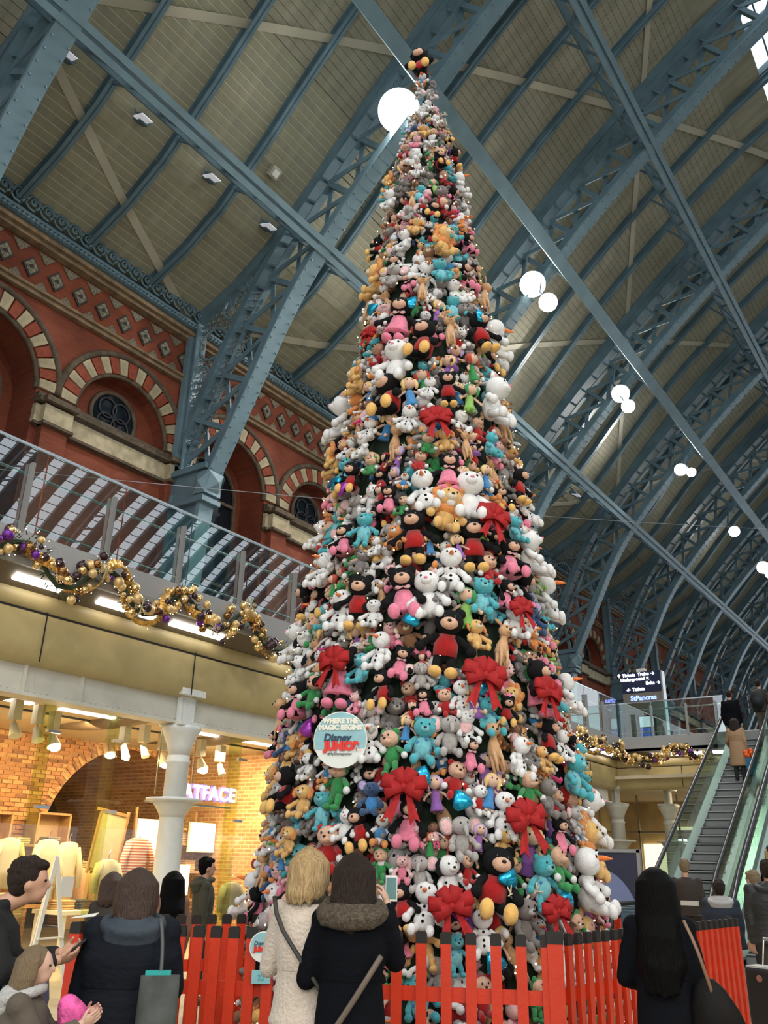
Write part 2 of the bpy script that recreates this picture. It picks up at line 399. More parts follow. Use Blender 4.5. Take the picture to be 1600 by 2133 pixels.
# foot of a rib: panelled pedestal, wall post, collar with pyramid bosses
def foot_meshes():
    d = {}
    mb = MB(); mb.prism([(-18.3, -.16, 5.2), (-17.6, -.16, 5.2), (-17.15, -.16, 11.2), (-18.3, -.16, 11.2)], (0, .32, 0)); 
    d['pedestal_panel'] = mb.mesh('pedestal_panel', iron)
    mb = MB(); mb.beam((-17.62, 0, 5.2), (-17.05, 0, 11.4), .52, .16, (1, 0, 0)); mb.beam((-18.32, 0, 5.2), (-18.32, 0, 11.4), .52, .16, (1, 0, 0)); d['pedestal_flange'] = mb.mesh('pedestal_flange', iron_l)
    mb = MB()
    for z in (11.0, 12.0): mb.box((-17.72, 0, z), (1.75, .72, .14)); mb.box((-17.72, 0, z + .1), (1.6, .6, .1))
    mb.box((-17.72, 0, 11.5), (1.5, .44, .9)); d['collar'] = mb.mesh('collar', iron)
    mb = MB(); c = V(-16.93, 0, 11.52)
    for sgn in (1,):
        b4 = [(-16.9, -.3, 11.2), (-16.9, .3, 11.2), (-16.75, .3, 11.85), (-16.75, -.3, 11.85)]
        mb.box((-16.98, 0, 11.52), (.3, .62, .68)); mb.add(b4 + [(-16.6, 0, 11.5)], [(0, 1, 4), (1, 2, 4), (2, 3, 4), (3, 0, 4)])
    for s_ in (-1, 1): mb.add([(-17.3, s_ * .31, 11.2), (-16.85, s_ * .31, 11.2), (-16.7, s_ * .31, 11.8), (-17.2, s_ * .31, 11.8), (-17.0, s_ * .46, 11.5)], [(0, 1, 4), (1, 2, 4), (2, 3, 4), (3, 0, 4)])
    d['boss'] = mb.mesh('boss', iron_l)
    mb = MB(); mb.box((-18.38, 0, 14.6), (.2, .5, 5.6)); mb.box((-18.2, 0, 14.6), (.2, .16, 5.6)); mb.box((-18.08, 0, 14.6), (.06, .4, 5.6)); d['wall_post'] = mb.mesh('wall_post', iron_l)
    return d
FM = foot_meshes()
def spiral(c, r, turns=1.2, th=.035, n=26, a0=0, close=True):
    pts = [(c[0] + r * (1 - .0 * i / n) * cos(a0 + 2 * pi * i / n), 0, c[1] + r * sin(a0 + 2 * pi * i / n)) for i in range(n + 1)]
    return pts
scrolls = []
for cx, cz, r in ((-17.5, 16.45, .55), (-16.75, 17.55, .42), (-16.0, 18.25, .27), (-17.85, 15.45, .28), (-17.35, 15.3, .2), (-17.95, 14.75, .24), (-17.95, 14.2, .2), (-18.0, 13.7, .18), (-17.6, 14.4, .16), (-17.5, 13.75, .13), (-18.0, 13.25, .15), (-17.7, 13.1, .12), (-18.02, 12.85, .13), (-15.4, 18.85, .16), (-18.0, 17.1, .14)):
    mb = MB(); mb.tube(spiral((cx, cz), r), .045 if r > .2 else .03, 6, False)
    if r > .25:
        for a in range(6):
            aa = a * pi / 3
            if r < .5: mb.tube([(cx + r * .15 * cos(aa + .6), 0, cz + r * .15 * sin(aa + .6)), (cx + r * .6 * cos(aa + .3), 0, cz + r * .6 * sin(aa + .3)), (cx + r * .98 * cos(aa), 0, cz + r * .98 * sin(aa))], .025, 5)
            else: mb.ball((cx + r * cos(aa), 0, cz + r * sin(aa)), .06, n=6, m=4)
    else:
        mb.tube([(cx + r * (1 - i / 14) * cos(i * .55), 0, cz + r * (1 - i / 14) * sin(i * .55)) for i in range(13)], .022, 5)
    scrolls.append(mb.mesh('scroll', iron_l if r > .2 else iron, True))
big_ = [(-17.5, 16.45, .55), (-16.75, 17.55, .42), (-16.0, 18.25, .27), (-17.85, 15.45, .28), (-17.35, 15.3, .2)]
fil = MB(); zz = 12.5; row = 0
while zz < 18.2:
    xr = -18.0 + (zz - 12.3) * .52 if zz < 16.5 else -15.9 + (zz - 16.5) * .5
    xx = -18.0 + (.12 if row % 2 else 0)
    while xx < min(xr, -15.6):
        top = 17.0 + (xx + 18.6) * .48
        if zz < top and all(hypot(xx - a, zz - b) > c * .9 for a, b, c in big_): fil.tube(spiral((xx, zz), .11), .02, 4, False); fil.tube([(xx + .07 * (1 - i / 9) * cos(i), 0, zz + .07 * (1 - i / 9) * sin(i)) for i in range(8)], .014, 4)
        xx += .235
    zz += .2; row += 1
fil_me = fil.mesh('filigree', mat('filigree_iron', (.16, .17, .15), .6), True)
# rivets on the flanges: one part per rib
mb = MB()
for p, n in zip(resample(LCs, .32), normals([tuple(q) for q in resample(LCs, .32)])):
    for yy in (-.2, .2): mb.ball((p[0] - n[0] * .01, yy, p[1] - n[1] * .01), .028, n=6, m=4)
riv_me = mb.mesh('rivets', iron_d)
names = {2: 'nearest arched iron rib, crossing the top left corner of the roof', 3: 'arched iron rib springing left of the tree beside the oculus arch',
         4: 'arched iron rib hidden low behind the tree, carrying the brightest floodlight pair on the right', 5: 'arched iron rib springing just right of the tree above the white cat',
         6: 'arched iron rib rising behind the dark information totem'}
numw = ['zero', 'first', 'second', 'third', 'fourth', 'fifth', 'sixth', 'seventh', 'eighth', 'ninth', 'tenth']
names = {3: 'arched iron rib crossing the roof corner above the near left arches', 4: 'arched blue iron rib springing between the oculus arch and the tree', 5: 'arched blue iron rib mostly behind the tree, with the brightest right-hand floodlights', 6: 'arched blue iron rib springing just right of the tree', 7: 'arched blue iron rib rising behind the information totem'}
for k in range(2, 14):
    y = RIBS[k]
    r = thing('roof_rib', names.get(k, f"arched blue iron rib, {numw[max(0,k-7)]} beyond the one behind the information totem" if k > 7 else 'arched iron rib overhead behind the photographer'), 'roof rib', (0, y, 0), group='arched ribs of the train shed')
    for n_ in ('lower_flange', 'lower_web', 'upper_chord', 'tie_plates', 'roof_chord', 'far_half'): inst(n_, RM[n_], (0, 0, 0), parent=r)
    for n_ in FM: inst(n_, FM[n_], (0, 0, 0), parent=r)
    if k <= 8:
        for me in bar_me: inst('lattice_bar', me, (0, 0, 0), parent=r)
        for me in scrolls: inst('scroll', me, (0, 0, 0), parent=r)
        stuff(inst('rivets', riv_me, (0, 0, 0), parent=r)); stuff(inst('filigree', fil_me, (0, 0, 0), parent=r))
    else:
        mb = MB()
        for a, b, w, h in bars: mb.beam(a, b, w, h)
        o = mb.build('lattice', iron, r, world=False); stuff(o)
# lengthways purlins: deep lattice girders between ribs
def lc_near(x):
    return min(range(len(LCs)), key=lambda i: abs(LCs[i][0] - x))
def purlin(name, label, x, z, nx, nz, kind=0):
    p = thing(name, label, 'purlin', (x, 0, z), group='lengthways roof purlins')
    y0, y1 = RIBS[2] - 6, RIBS[12]
    mb = MB(); L = y1 - y0; yc = (y0 + y1) / 2
    ang = atan2(nz, nx) - pi / 2
    Rm = Matrix.Rotation(-ang, 3, 'Y')
    for dx in (-.13, .13): mb.box((x + cos(ang) * dx, yc, z + sin(ang) * dx), (.17, L, .07), Rm)
    mb.build('lower_boom', iron_l, p)
    mb = MB(); mb.box((x + nx * .12, yc, z + nz * .12), (.06, L, .22), Rm); mb.build('web_plate', iron_d, p)
    mb = MB(); mb.box((x + nx * 1.05, yc, z + nz * 1.05), (.24, L, .12), Rm); mb.build('upper_boom', iron, p)
    for k in range(2, 12):
        a = RIBS[k]
        for q in range(4):
            ya, yb = a + SEC * q, a + SEC * (q + 1)
            for (s0, s1) in (((ya, .15), (ya, 2.6)), ((ya, .15), ((ya + yb) / 2, 1.05)), ((yb, .15), ((ya + yb) / 2, 1.05))):
                if k < 8:
                    mb = MB(); mb.beam((x + nx * s0[1], s0[0], z + nz * s0[1]), (x + nx * s1[1], s1[0], z + nz * s1[1]), .08, .07); mb.build('lattice_bar', iron_d, p)  # darker iron paints the girder's shade onto its bars
    return p
iA = lc_near(-13.05); iC = lc_near(-5.5)
nA = normals(LCs)[iA]; nC = normals(LCs)[iC]
purlin('purlin', 'lowest lengthways iron purlin, lined with small floodlight boxes', LCs[iA][0], LCs[iA][1], nA[0], nA[1])
purlin('purlin', 'highest lengthways iron purlin, crossing the roof at top right', LCs[iC][0], LCs[iC][1], nC[0], nC[1])
p = thing('purlin', 'broad smooth iron purlin passing behind the tree top down to the right', 'purlin', (-9.05, 0, 21.25), group='lengthways roof purlins')
mb = MB(); mb.box((-9.05, 50, 21.1), (.42, 130, .08), Matrix.Rotation(radians(-40), 3, 'Y')); mb.build('bottom_flange', iron_l, p)
mb = MB(); mb.box((-9.2, 50, 21.32), (.1, 130, .5), Matrix.Rotation(radians(-40), 3, 'Y')); mb.build('web', iron, p)
for k in range(2, 12): mb = MB(); mb.beam((-9.2, RIBS[k], 21.3), (-9.75, RIBS[k], 21.95), .3, .3); mb.build('saddle', iron, p)
# cream diagonal wind braces on the boards
def roofz(x):
    x = x if x <= 18 else 36 - x
    for a, b in zip(ROOFs, ROOFs[1:]):
        if a[0] <= x <= b[0]: return a[1] + (b[1] - a[1]) * (x - a[0]) / (b[0] - a[0])
    return ROOFs[-1][1]
bl = ['cream diagonal brace on the boards above the oculus arch', 'cream diagonal brace running across the roof top from the left corner', 'cream diagonal brace descending steeply on the right', 'cream diagonal brace rising to the right behind the tree', 'cream diagonal brace across the far right bays']
for i, (a, b) in enumerate((((-14.9, 6.6), (-18.5, 15.4)), ((-14.4, 6.9), (2, 43.6)), ((-1, 14), (-17, 48.5)), ((-18.3, 15.7), (-2, 54)), ((-18.3, 33), (-6, 60)))):
    mb = MB(); n = 40; P = []
    for j in range(n + 1):
        t = j / n; x = a[0] + (b[0] - a[0]) * t; y = a[1] + (b[1] - a[1]) * t; P.append((x, y, roofz(x) - .1))
    for q, w in zip(P, P[1:]): mb.beam(q, w, .24, .03, (-.6, 0, .8))
    tag(mb.build('wind_brace', cream_iron), bl[i], 'brace', 'cream wind braces')
# floodlights hanging from the ribs
lampsp = [(4, -10.37, 15.1, 21.5, .62), (5, -10.44, 24.0, 21.19, .48), (5, -9.89, 24.0, 20.18, .34), (6, -10.41, 32.8, 20.94, .40), (6, -10.13, 32.8, 20.23, .30), (7, -10.47, 41.6, 20.78, .32), (7, -9.95, 41.6, 20.5, .24), (8, -10.01, 50.2, 20.08, .32), (9, -10.28, 59, 20.45, .42), (9, -9.95, 59, 19.95, .3)]
ll = ['round floodlight glaring beside the topmost toy', 'larger round floodlight of the nearer pair right of the tree', 'smaller round floodlight of the nearer pair right of the tree', 'larger round floodlight of the second pair right of the tree', 'smaller round floodlight of the second pair right of the tree',
      'brighter floodlight of the third pair right of the tree', 'dim oval floodlight of the third pair right of the tree', 'single small floodlight below the third pair', 'upper floodlight of the farthest pair at the right edge', 'lower floodlight of the farthest pair at the right edge']
for (k, x, y, z, r), lab in zip(lampsp, ll):
    t = thing('floodlight', lab, 'lamp', (x, y, z), group='floodlights hung from the ribs')
    d = (V(-2, 2, 1.6) - V(x, y, z)).normalized()
    mb = MB(); c = V(x, y, z); mb.cyl(c - d * .35, c, r * .55, r, 20); mb.build('reflector', grey_panel, t, True)
    mb = MB(); mb.cyl(c, c + d * .02, r * .96, r * .96, 24); mb.build('lens', lampglow, t)  # lens drawn oversized so the disc takes in the lamp's glare
    mb = MB(); mb.tube([c - d * .2, c + V(-.3, 0, .6), c + V(-.2, .1, 1.4)], .05, 6); mb.build('bracket', iron_d, t)
    if k <= 7 and r > .28: spot('floodlight_light', c + d * .1, (-3, 4, 0), 2600, (1, .97, .92), 150, r)
# box floodlights below the lowest purlin
bxl = ['first', 'second', 'third', 'fourth', 'fifth', 'sixth', 'seventh', 'eighth']
for i, (x, y, z) in enumerate(((-15.04, 7.78, 19.4), (-15.0, 10.06, 19.4), (-15.0, 12.53, 19.4), (-15.0, 14.9, 19.4), (-15.0, 29.4, 19.2), (-15, 31.4, 19.2), (-15, 38.2, 19.2))):
    t = thing('box_floodlight', f"{bxl[i]} boxy floodlight with a white face along the boards from the left", 'lamp', (x, y, z), group='box floodlights under the boards')
    Rm = Matrix.Rotation(radians(35), 3, 'Y')
    mb = MB(); mb.box((x, y, z), (.35, .3, .22), Rm); mb.tube([(x, y - .22, z), (x - .1, y - .22, z + .35), (x - .1, y + .22, z + .35), (x, y + .22, z)], .02, 5); mb.build('housing', iron_d, t)
    mb = MB(); mb.box((x + .16, y - .1, z - .16), (.40, .34, .03), Matrix.Rotation(radians(20), 3, 'Y')); mb.build('face', mat('pale_reflector', (.85, .85, .9), .4, emit=.35), t)  # face is unlit; faint emission painted in for reflected light
for (x, y, z), lab in (((-14.75, 9.1, 19.8), 'small cream bulkhead lamp near the near roof corner'), ((-14.1, 14.1, 20.4), 'small cream bulkhead lamp right of the box floodlights')):
    t = thing('bulkhead_lamp', lab, 'lamp', (x, y, z)); mb = MB(); mb.box((x, y, z), (.34, .34, .16), Matrix.Rotation(radians(-45), 3, 'Y')); mb.build('case', mat('cream_lamp_case', (.5, .45, .34), .5), t)
    mb = MB(); mb.box((x + .06, y, z - .08), (.2, .2, .05), Matrix.Rotation(radians(-45), 3, 'Y')); mb.build('diffuser', mat('cream_diffuser', (.85, .82, .72), .4), t)

# ---------------------------------------------------------------- upper brick wall with arches
WX = -18.6
wall = bpy.data.objects.new('wall_left', None); COL.objects.link(wall); struct(wall)
mb = MB()
AR = 1.62; SPR = 12.85
arch_c = []
Y = YA; segs = []
for k in range(len(RIBS)):
    for off_, typ in ((2.35, 'door'), (6.75, 'oculus')): arch_c.append((RIBS[k] + off_, typ))
arch_c = [a for a in arch_c if -8 < a[0] < 110]
y0 = YA
TOPZ = 17.4
for c, typ in arch_c:
    zb = SPR if typ == 'oculus' else SPR
    mb.add([(WX, y0, 5.2), (WX, c - AR, 5.2), (WX, c - AR, TOPZ), (WX, y0, TOPZ)], [(0, 1, 2, 3)])
    n = 16; P = [(c - AR * cos(pi * i / n), SPR + AR * sin(pi * i / n)) for i in range(n + 1)]
    for (ya, za), (yb, zb2) in zip(P, P[1:]):
        mb.add([(WX, ya, za), (WX, yb, zb2), (WX, yb, TOPZ), (WX, ya, TOPZ)], [(0, 1, 2, 3)])
    low = 12.4 if typ == 'oculus' else 5.2
    dep = .55 if typ == 'oculus' else 1.1
    PP = [(c - AR, low)] + P + [(c + AR, low)]
    for (ya, za), (yb, zb2) in zip(PP, PP[1:]): mb.add([(WX, ya, za), (WX, yb, zb2), (WX - dep, yb, zb2), (WX - dep, ya, za)], [(0, 1, 2, 3)])
    if typ == 'oculus': mb.add([(WX, c - AR, 5.2), (WX, c + AR, 5.2), (WX, c + AR, low), (WX, c - AR, low)], [(0, 1, 2, 3)])
    mb.add([(WX - dep, y, z) for y, z in PP], [tuple(range(len(PP)))])
    y0 = c + AR
mb.add([(WX, y0, 5.2), (WX, YB, 5.2), (WX, YB, TOPZ), (WX, y0, TOPZ)], [(0, 1, 2, 3)])
mb.build('brickwork', redbrick, wall)
# voussoirs, hood moulding, inner moulding
nv = 19; RO = 2.12; vo = []
da = pi / nv
for mt in (creamstone, redvous):
    v = MB(); a0, a1 = -da / 2 + .012, da / 2 - .012; ps = []
    for r, a in ((AR + .02, a0), (AR + .02, a1), (RO, a1), (RO, a0)): ps.append((0, r * sin(a), r * cos(a)))
    v.prism(ps, (.09, 0, 0)); vo.append(v.mesh('voussoir', mt))
hood = MB(); n = 28
hood.tube([(.06, -(RO + .1) * cos(pi * i / n), (RO + .1) * sin(pi * i / n)) for i in range(n + 1)], .10, 6)
hood_me = hood.mesh('hood_moulding', darkmould, True)
inner = MB(); inner.tube([(-.02, -(AR - .02) * cos(pi * i / n), (AR - .02) * sin(pi * i / n)) for i in range(n + 1)], .07, 6); inner_me = inner.mesh('inner_moulding', darkmould, True)
oc = MB(); oc.tube([(0, .78 * cos(2 * pi * i / 32), .78 * sin(2 * pi * i / 32)) for i in range(33)], .07, 6, False); oc_me = oc.mesh('oculus_ring', darkmould, True)
od = MB(); od.cyl((0, 0, 0), (.03, 0, 0), .76, .76, 32); od_me = od.mesh('oculus_glass', mat('dark_window_glass', (.01, .015, .02), .08), False)
ot = MB()
for a in range(4): ot.tube([(.06, .34 * cos(a * pi / 2 + pi / 4) + .3 * cos(t * .4), .34 * sin(a * pi / 2 + pi / 4) + .3 * sin(t * .4)) for t in range(17)], .035, 5, False)
ot_me = ot.mesh('oculus_tracery', mat('dark_tracery', (.035, .035, .04), .5), True)
dg_ = MB(); dg_.prism([(0, -1.2, 5.2), (0, 1.2, 5.2), (0, 1.2, SPR - .1)] + [(0, 1.2 * cos(pi * i / 12), SPR - .1 + 1.2 * sin(pi * i / 12)) for i in range(1, 12)] + [(0, -1.2, SPR - .1)], (.05, 0, 0)); dg_me = dg_.mesh('door_glass', MATS['dark_window_glass'])
db = MB()
for y in (-1.2, 0, 1.2): db.box((.08, y, 9), (.08, .1, 7.6))
for z in (7.6, 9.8, 12.6): db.box((.08, 0, z), (.08, 2.4, .1))
db.tube([(.08, -1.2 * cos(pi * i / 14), SPR - .1 + 1.2 * sin(pi * i / 14)) for i in range(15)], .06, 5)
db_me = db.mesh('window_bars', darkmould)
nvis = 0
for c, typ in arch_c:
    if 4 < c < 60:
        for i in range(nv):
            a = -pi / 2 + da * (i + .5)
            inst('voussoir', vo[(i) % 2], (WX, c, SPR), (-a, 0, 0), wall)
    inst('hood_moulding', hood_me, (WX, c, SPR), parent=wall); inst('inner_moulding', inner_me, (WX, c, SPR), parent=wall)
    if typ == 'oculus':
        inst('oculus_glass', od_me, (WX - .54, c, 13.35), parent=wall); inst('oculus_ring', oc_me, (WX - .5, c, 13.35), parent=wall); inst('oculus_tracery', ot_me, (WX - .54, c, 13.35), parent=wall)
    else:
        inst('arch_window', dg_me, (WX - 1.08, c, 0), parent=wall); inst('window_bars', db_me, (WX - 1.06, c, 0), parent=wall)
# string course and piers
mbs = MB(); mbm = MB(); mbp = MB()
def band(y0, y1, x):
    mbs.box((x + .05, (y0 + y1) / 2, 12.12), (.16, y1 - y0, .5)); mbm.box((x + .12, (y0 + y1) / 2, 12.5), (.34, y1 - y0, .13)); mbm.box((x + .07, (y0 + y1) / 2, 12.64), (.22, y1 - y0, .14)); mbm.box((x + .08, (y0 + y1) / 2, 11.83), (.2, y1 - y0, .08))
prev = YA
for c, typ in arch_c:
    if typ == 'door': band(prev, c - AR, WX); prev = c + AR
band(prev, YB, WX)
for k in range(len(RIBS)):
    for o_ in (0, 4.55):
        y = RIBS[k] + o_
        if y < YB - 1 and y > YA + 1: mbp.box((WX + .12, y, 8.5), (.26, .75 if o_ else .9, 6.6)); mbs.box((WX + .2, y, 12.12), (.24, .85, .5)); mbm.box((WX + .28, y, 12.5), (.36, .98, .15)); mbm.box((WX + .24, y, 11.83), (.3, .9, .08))
mbs.build('string_course', creamstone, wall); mbm.build('string_moulding', darkmould, wall); mbp.build('brick_pier', redbrick, wall)
# frieze: mouldings, diamond and triangular tiles
mb = MB(); L = YB - YA; yc = (YA + YB) / 2
mb.box((WX + .06, yc, 15.36), (.2, L, .12)); mb.box((WX + .1, yc, 15.46), (.28, L, .08))
mb.box((WX + .1, yc, 16.85), (.3, L, .12)); mb.box((WX + .16, yc, 16.98), (.42, L, .14)); mb.build('frieze_moulding', stone_mould, wall)
tile_d = mat('patterned_tile', (.10, .085, .06), .6, col2=(.42, .36, .24), vscale=14); tile_b = mat('dark_tile_border', (.05, .04, .03), .6); tile_c = mat('chequer_tile', (.12, .10, .065), .6, col2=(.34, .29, .19), vscale=22)
P_ = .78; h2 = .36
dm = MB(); dm.prism([(0, -.27, 0), (0, 0, -.33), (0, .27, 0), (0, 0, .33)], (.04, 0, 0)); dm.cur = 1; dm.prism([(.04, -.2, 0), (.04, 0, -.25), (.04, .2, 0), (.04, 0, .25)], (.015, 0, 0)); dm.cur = 0; dm.ball((.06, 0, 0), (.015, .07, .07), n=8, m=4)
dme = dm.mesh('diamond_tile', [tile_b, tile_d])
tm = MB(); tm.prism([(0, -.27, 0), (0, .27, 0), (0, 0, .30)], (.03, 0, 0)); tme = tm.mesh('triangle_tile', tile_c)
fz = 16.12
y = 5.2; i = 0
while y < 62:
    if True:
        inst('tile', dme, (WX + .01, y, fz), parent=wall); i += 1
        if y < 40: inst('tile', tme, (WX + .01, y + P_ / 2, 15.56), parent=wall); inst('tile', tme, (WX + .01, y + P_ / 2, 16.72), (pi, 0, 0), parent=wall)
    y += P_
# iron cornice with scroll crest and rope moulding
crest = thing('scroll_cornice', 'blue iron scrolled cornice running along the top of the brick wall', 'cornice', (WX + .3, 0, 17.2))
mb = MB(); mb.box((WX + .3, 50, 17.13), (.3, 140, .14)); mb.box((WX + .38, 50, 17.26), (.2, 140, .1)); mb.box((WX + .2, 50, 17.5), (.05, 140, .5)); mb.build('gutter', iron, crest)
sc = MB(); 
sc.tube([(0.02, .17 * (1 - i / 16) * cos(i * .62 - 1.2), .17 * (1 - i / 16) * sin(i * .62 - 1.2)) for i in range(15)], .035, 6)
sc.tube([(0.02, .20 * cos(t), .20 * sin(t)) for t in [pi * .0 + i * pi / 8 for i in range(9)]], .04, 6)
sc.tube([(0, -.2, 0), (0, -.23, -.1), (0, -.12, -.2), (0, .05, -.22)], .03, 6); sc.ball((0.05, 0, 0), .05, n=6, m=4)
sme = sc.mesh('crest_scroll', iron_l, True)
i = 0; y = 4.6
while y < 60 and i < 140: inst('crest_scroll', sme, (.24, y, .36), parent=crest); y += .43; i += 1
rp = MB(); rp.ball((0, 0, 0), (.05, .075, .045), Matrix.Rotation(.6, 3, 'X'), 6, 4)
rb = MB(); y = 4.5
while y < 45:
    rb.ball((WX + .5, y, 17.12), (.05, .075, .04), Matrix.Rotation(.7, 3, 'X'), 6, 4); y += .14
stuff(rb.build('rope_beads', iron_l, crest))
# far side wall and end screens, simple but real
for nm, x in (('wall_right', 54.6),):
    mb = MB(); mb.box((x + .3, (YA + YB) / 2, 11.2), (.6, YB - YA, 12.6)); struct(mb.build(nm, redbrick))
# ================================================================ DECKS, BALUSTRADES, SHOPS
FX = -9.8; FY = 27.6      # void edges
floor = bpy.data.objects.new('floor', None); COL.objects.link(floor); struct(floor)
mb = MB(); mb.box((10, 45, -.06), (100, 150, .1)); mb.build('screed', mat('floor_joint', (.20, .18, .15), .5), floor)
tl = MB(); tl.box((0, 0, 0), (.895, .895, .02)); tme_ = tl.mesh('tile', floor_m)
rest = MB(); nt = 0
for i in range(-22, 14):
    for j in range(-8, 36):
        x = i * .9 + .45; y = j * .9 + .45
        if -6.5 < x < 2 and 1 < y < 22 and nt < 290: inst('tile', tme_, (x, y, 0.0), parent=floor); nt += 1
        else: rest.box((x, y, 0), (.895, .895, .02))
stuff(rest.build('paving', floor_m, floor))
# upper deck (L-shaped slab), fascias
deck = bpy.data.objects.new('floor_upper', None); COL.objects.link(deck); struct(deck)
mb = MB()
mb.box(((FX - .4 - 19) / 2, 50 - .01, 4.78), (abs(FX - .4 + 19), 140, .74)); mb.box(((FX + 55) / 2, (FY + .4 + 122) / 2, 4.78), (55 - FX, 122 - FY - .4, .74)); mb.box((FX - .2, 50, 5.1), (.5, 140, .1)); mb.box((20, FY + .25, 5.1), (60, .5, .1))
mb.box((31.5, 3.7, 4.75), (47, 47, .8)); mb.build('slab', mat('deck_concrete', (.3, .29, .27), .8), deck)
# fascia profile (offset out of void edge, z)
def fascia(mbs, a, b, out):
    """a,b ends along the edge, out = unit vector into the void"""
    a = Vector(a); b = Vector(b); out = Vector(out)
    def strip(pr, mbx):
        vs = []
        for o_, z in pr: vs += [a + out * o_ + V(0, 0, z), b + out * o_ + V(0, 0, z)]
        mbx.add(vs, [(2 * i, 2 * i + 1, 2 * i + 3, 2 * i + 2) for i in range(len(pr) - 1)])
    strip([(-.6, 3.95), (-.17, 3.95), (-.06, 4.04), (-.01, 4.22), (.0, 4.5), (.0, 4.60)], mbs[0])
    strip([(-.02, 4.62), (.02, 4.65), (.02, 4.84), (.0, 4.86)], mbs[0])
    strip([(.0, 4.86), (.35, 5.06)], mbs[1])
    strip([(.35, 5.06), (.35, 5.50), (.27, 5.52), (.27, 5.1)], mbs[2])
mg, ms, mp = MB(), MB(), MB()
fascia((mg, ms, mp), (FX - .35, FY + .35, 0), (FX - .35, YA, 0), (1, 0, 0)); fascia((mg, ms, mp), (8, FY + .35, 0), (FX - .35, FY + .35, 0), (0, -1, 0)); fascia((mg, ms, mp), (8.35, YA, 0), (8.35, FY + .35, 0), (-1, 0, 0))
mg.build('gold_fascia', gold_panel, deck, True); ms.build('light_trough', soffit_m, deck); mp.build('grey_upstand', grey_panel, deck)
mb = MB()
for y in [1.2 + 2.72 * i for i in range(10)]: mb.box((FX - .345, y, 4.4), (.012, .015, .85)); 
for x in [-8.1 + 2.7 * i for i in range(5)]: mb.box((x, FY + .345, 4.4), (.015, .012, .85))
mb.box((FX - .36, (YA + FY) / 2, 4.61), (.02, FY - YA, .03)); mb.build('panel_joint', dark, deck)
# fluorescent strips in the trough
i = 0; n_t = ['first', 'second', 'third', 'fourth', 'fifth', 'sixth', 'seventh', 'eighth', 'ninth', 'tenth', 'eleventh', 'twelfth']
def strip_light(c, along, ln, lab, grp, w=.12, nrm=(.55, 0, -.8), power=True, n=12):
    t = thing('strip_light', lab, 'strip light', c, group=grp); mb = MB(); al = Vector(along)
    mb.beam(Vector(c) - al * ln / 2, Vector(c) + al * ln / 2, w, .03, Vector(nrm)); mb.build('tube', striplight, t); 
    mb = MB(); mb.beam(Vector(c) - al * (ln / 2 + .03) - Vector(nrm) * .03, Vector(c) + al * (ln / 2 + .03) - Vector(nrm) * .03, w + .05, .03, Vector(nrm)); mb.build('tray', soffit_m, t)
ys = [(6.31, .71), (7.52, .5), (8.2, .3), (9.19, 1.1), (11.4, .6), (12.9, .8), (14.6, .8), (16.3, .8), (18, .8), (19.7, .8), (21.4, .8), (23, .8), (24.3, .9), (25.5, .9), (26.75, .9)]
for i, (y, ln) in enumerate(ys):
    strip_light((FX - .17, y, 4.945), (0, 1, 0), ln, f"glowing strip light under the left garland, {n_t[i]} from the left end" if i < 5 else (f"glowing strip light hidden behind the tree, {n_t[i-5]} past its left edge" if i < 11 else f"strip light under the right garland on the long fascia, {n_t[i-11]} past the tree"), 'strip lights in the fascia troughs', nrm=(.5, 0, -.87))
for i, (x, ln) in enumerate(((-8.5, .95), (-7.45, .6), (-6.8, .5))):
    strip_light((x, FY + .17, 4.945), (1, 0, 0), ln, ['strip light just right of the fascia corner under the garland', 'strip light left of the escalator under the garland', 'strip light half hidden by the escalator handrail'][i], 'strip lights in the fascia troughs', nrm=(0, -.5, -.87))
# balustrades
def balustrade(lab, a, b, out, n, posts, dz=0):
    a = Vector(a); b = Vector(b); L = (b - a).length; d = (b - a) / L; out = Vector(out)
    t = thing('glass_balustrade', lab, 'balustrade', (a[0], a[1], 5.5))
    w = L / n
    for i in range(n):
        p0 = a + d * (w * i + .012); p1 = a + d * (w * (i + 1) - .012); c = (p0 + p1) / 2
        mb = MB(); mb.beam(V(p0[0], p0[1], 6.08 + dz), V(p1[0], p1[1], 6.08 + dz), .012, 1.26, (0, 0, 1)); mb.build('pane', glass, t)
    mb = MB(); mb.beam(a + V(0, 0, 6.72 + dz), b + V(0, 0, 6.72 + dz), .03, .035); mb.build('cap_rail', steel_l, t)
    bk = out * -.16
    mb = MB(); mb.cyl(a + bk + V(0, 0, 6.38), b + bk + V(0, 0, 6.38), .02, n=8); mb.build('handrail', steel_l, t)
    mb = MB(); mb.cyl(a + bk * .6 + V(0, 0, 5.66), b + bk * .6 + V(0, 0, 5.66), .018, n=8); mb.build('lower_rail', steel, t)
    for s_ in posts:
        c = a + d * s_ + out * .05
        mb = MB(); mb.box(c + V(0, 0, 5.98), (.13 if abs(d[1]) > .5 else .035, .035 if abs(d[1]) > .5 else .13, 1.0)); 
        mb = MB(); p = c + V(0, 0, 5.48); q = c + V(0, 0, 6.46)
        mb.beam(p, q, .075, .05, (0, 1, 0) if abs(d[1]) > .5 else (1, 0, 0)); mb.beam(q + V(0, 0, -.04), q + bk * 1.1 + V(0, 0, -.1), .03, .08); mb.build('post', post_m, t)
    return t
balustrade('long glass balustrade above the gold fascia left of the tree', (FX - .08, -6, 0), (FX - .08, FY - .08, 0), (1, 0, 0), 25, [5.83 + 6 + 1.36 * k for k in range(-5, 16)])
balustrade('glass balustrade across the far deck edge, ending at the escalator', (FX - .08, FY + .08, 0), (-6.55, FY + .08, 0), (0, -1, 0), 3, [1.1, 2.2, 3.1], -.12)
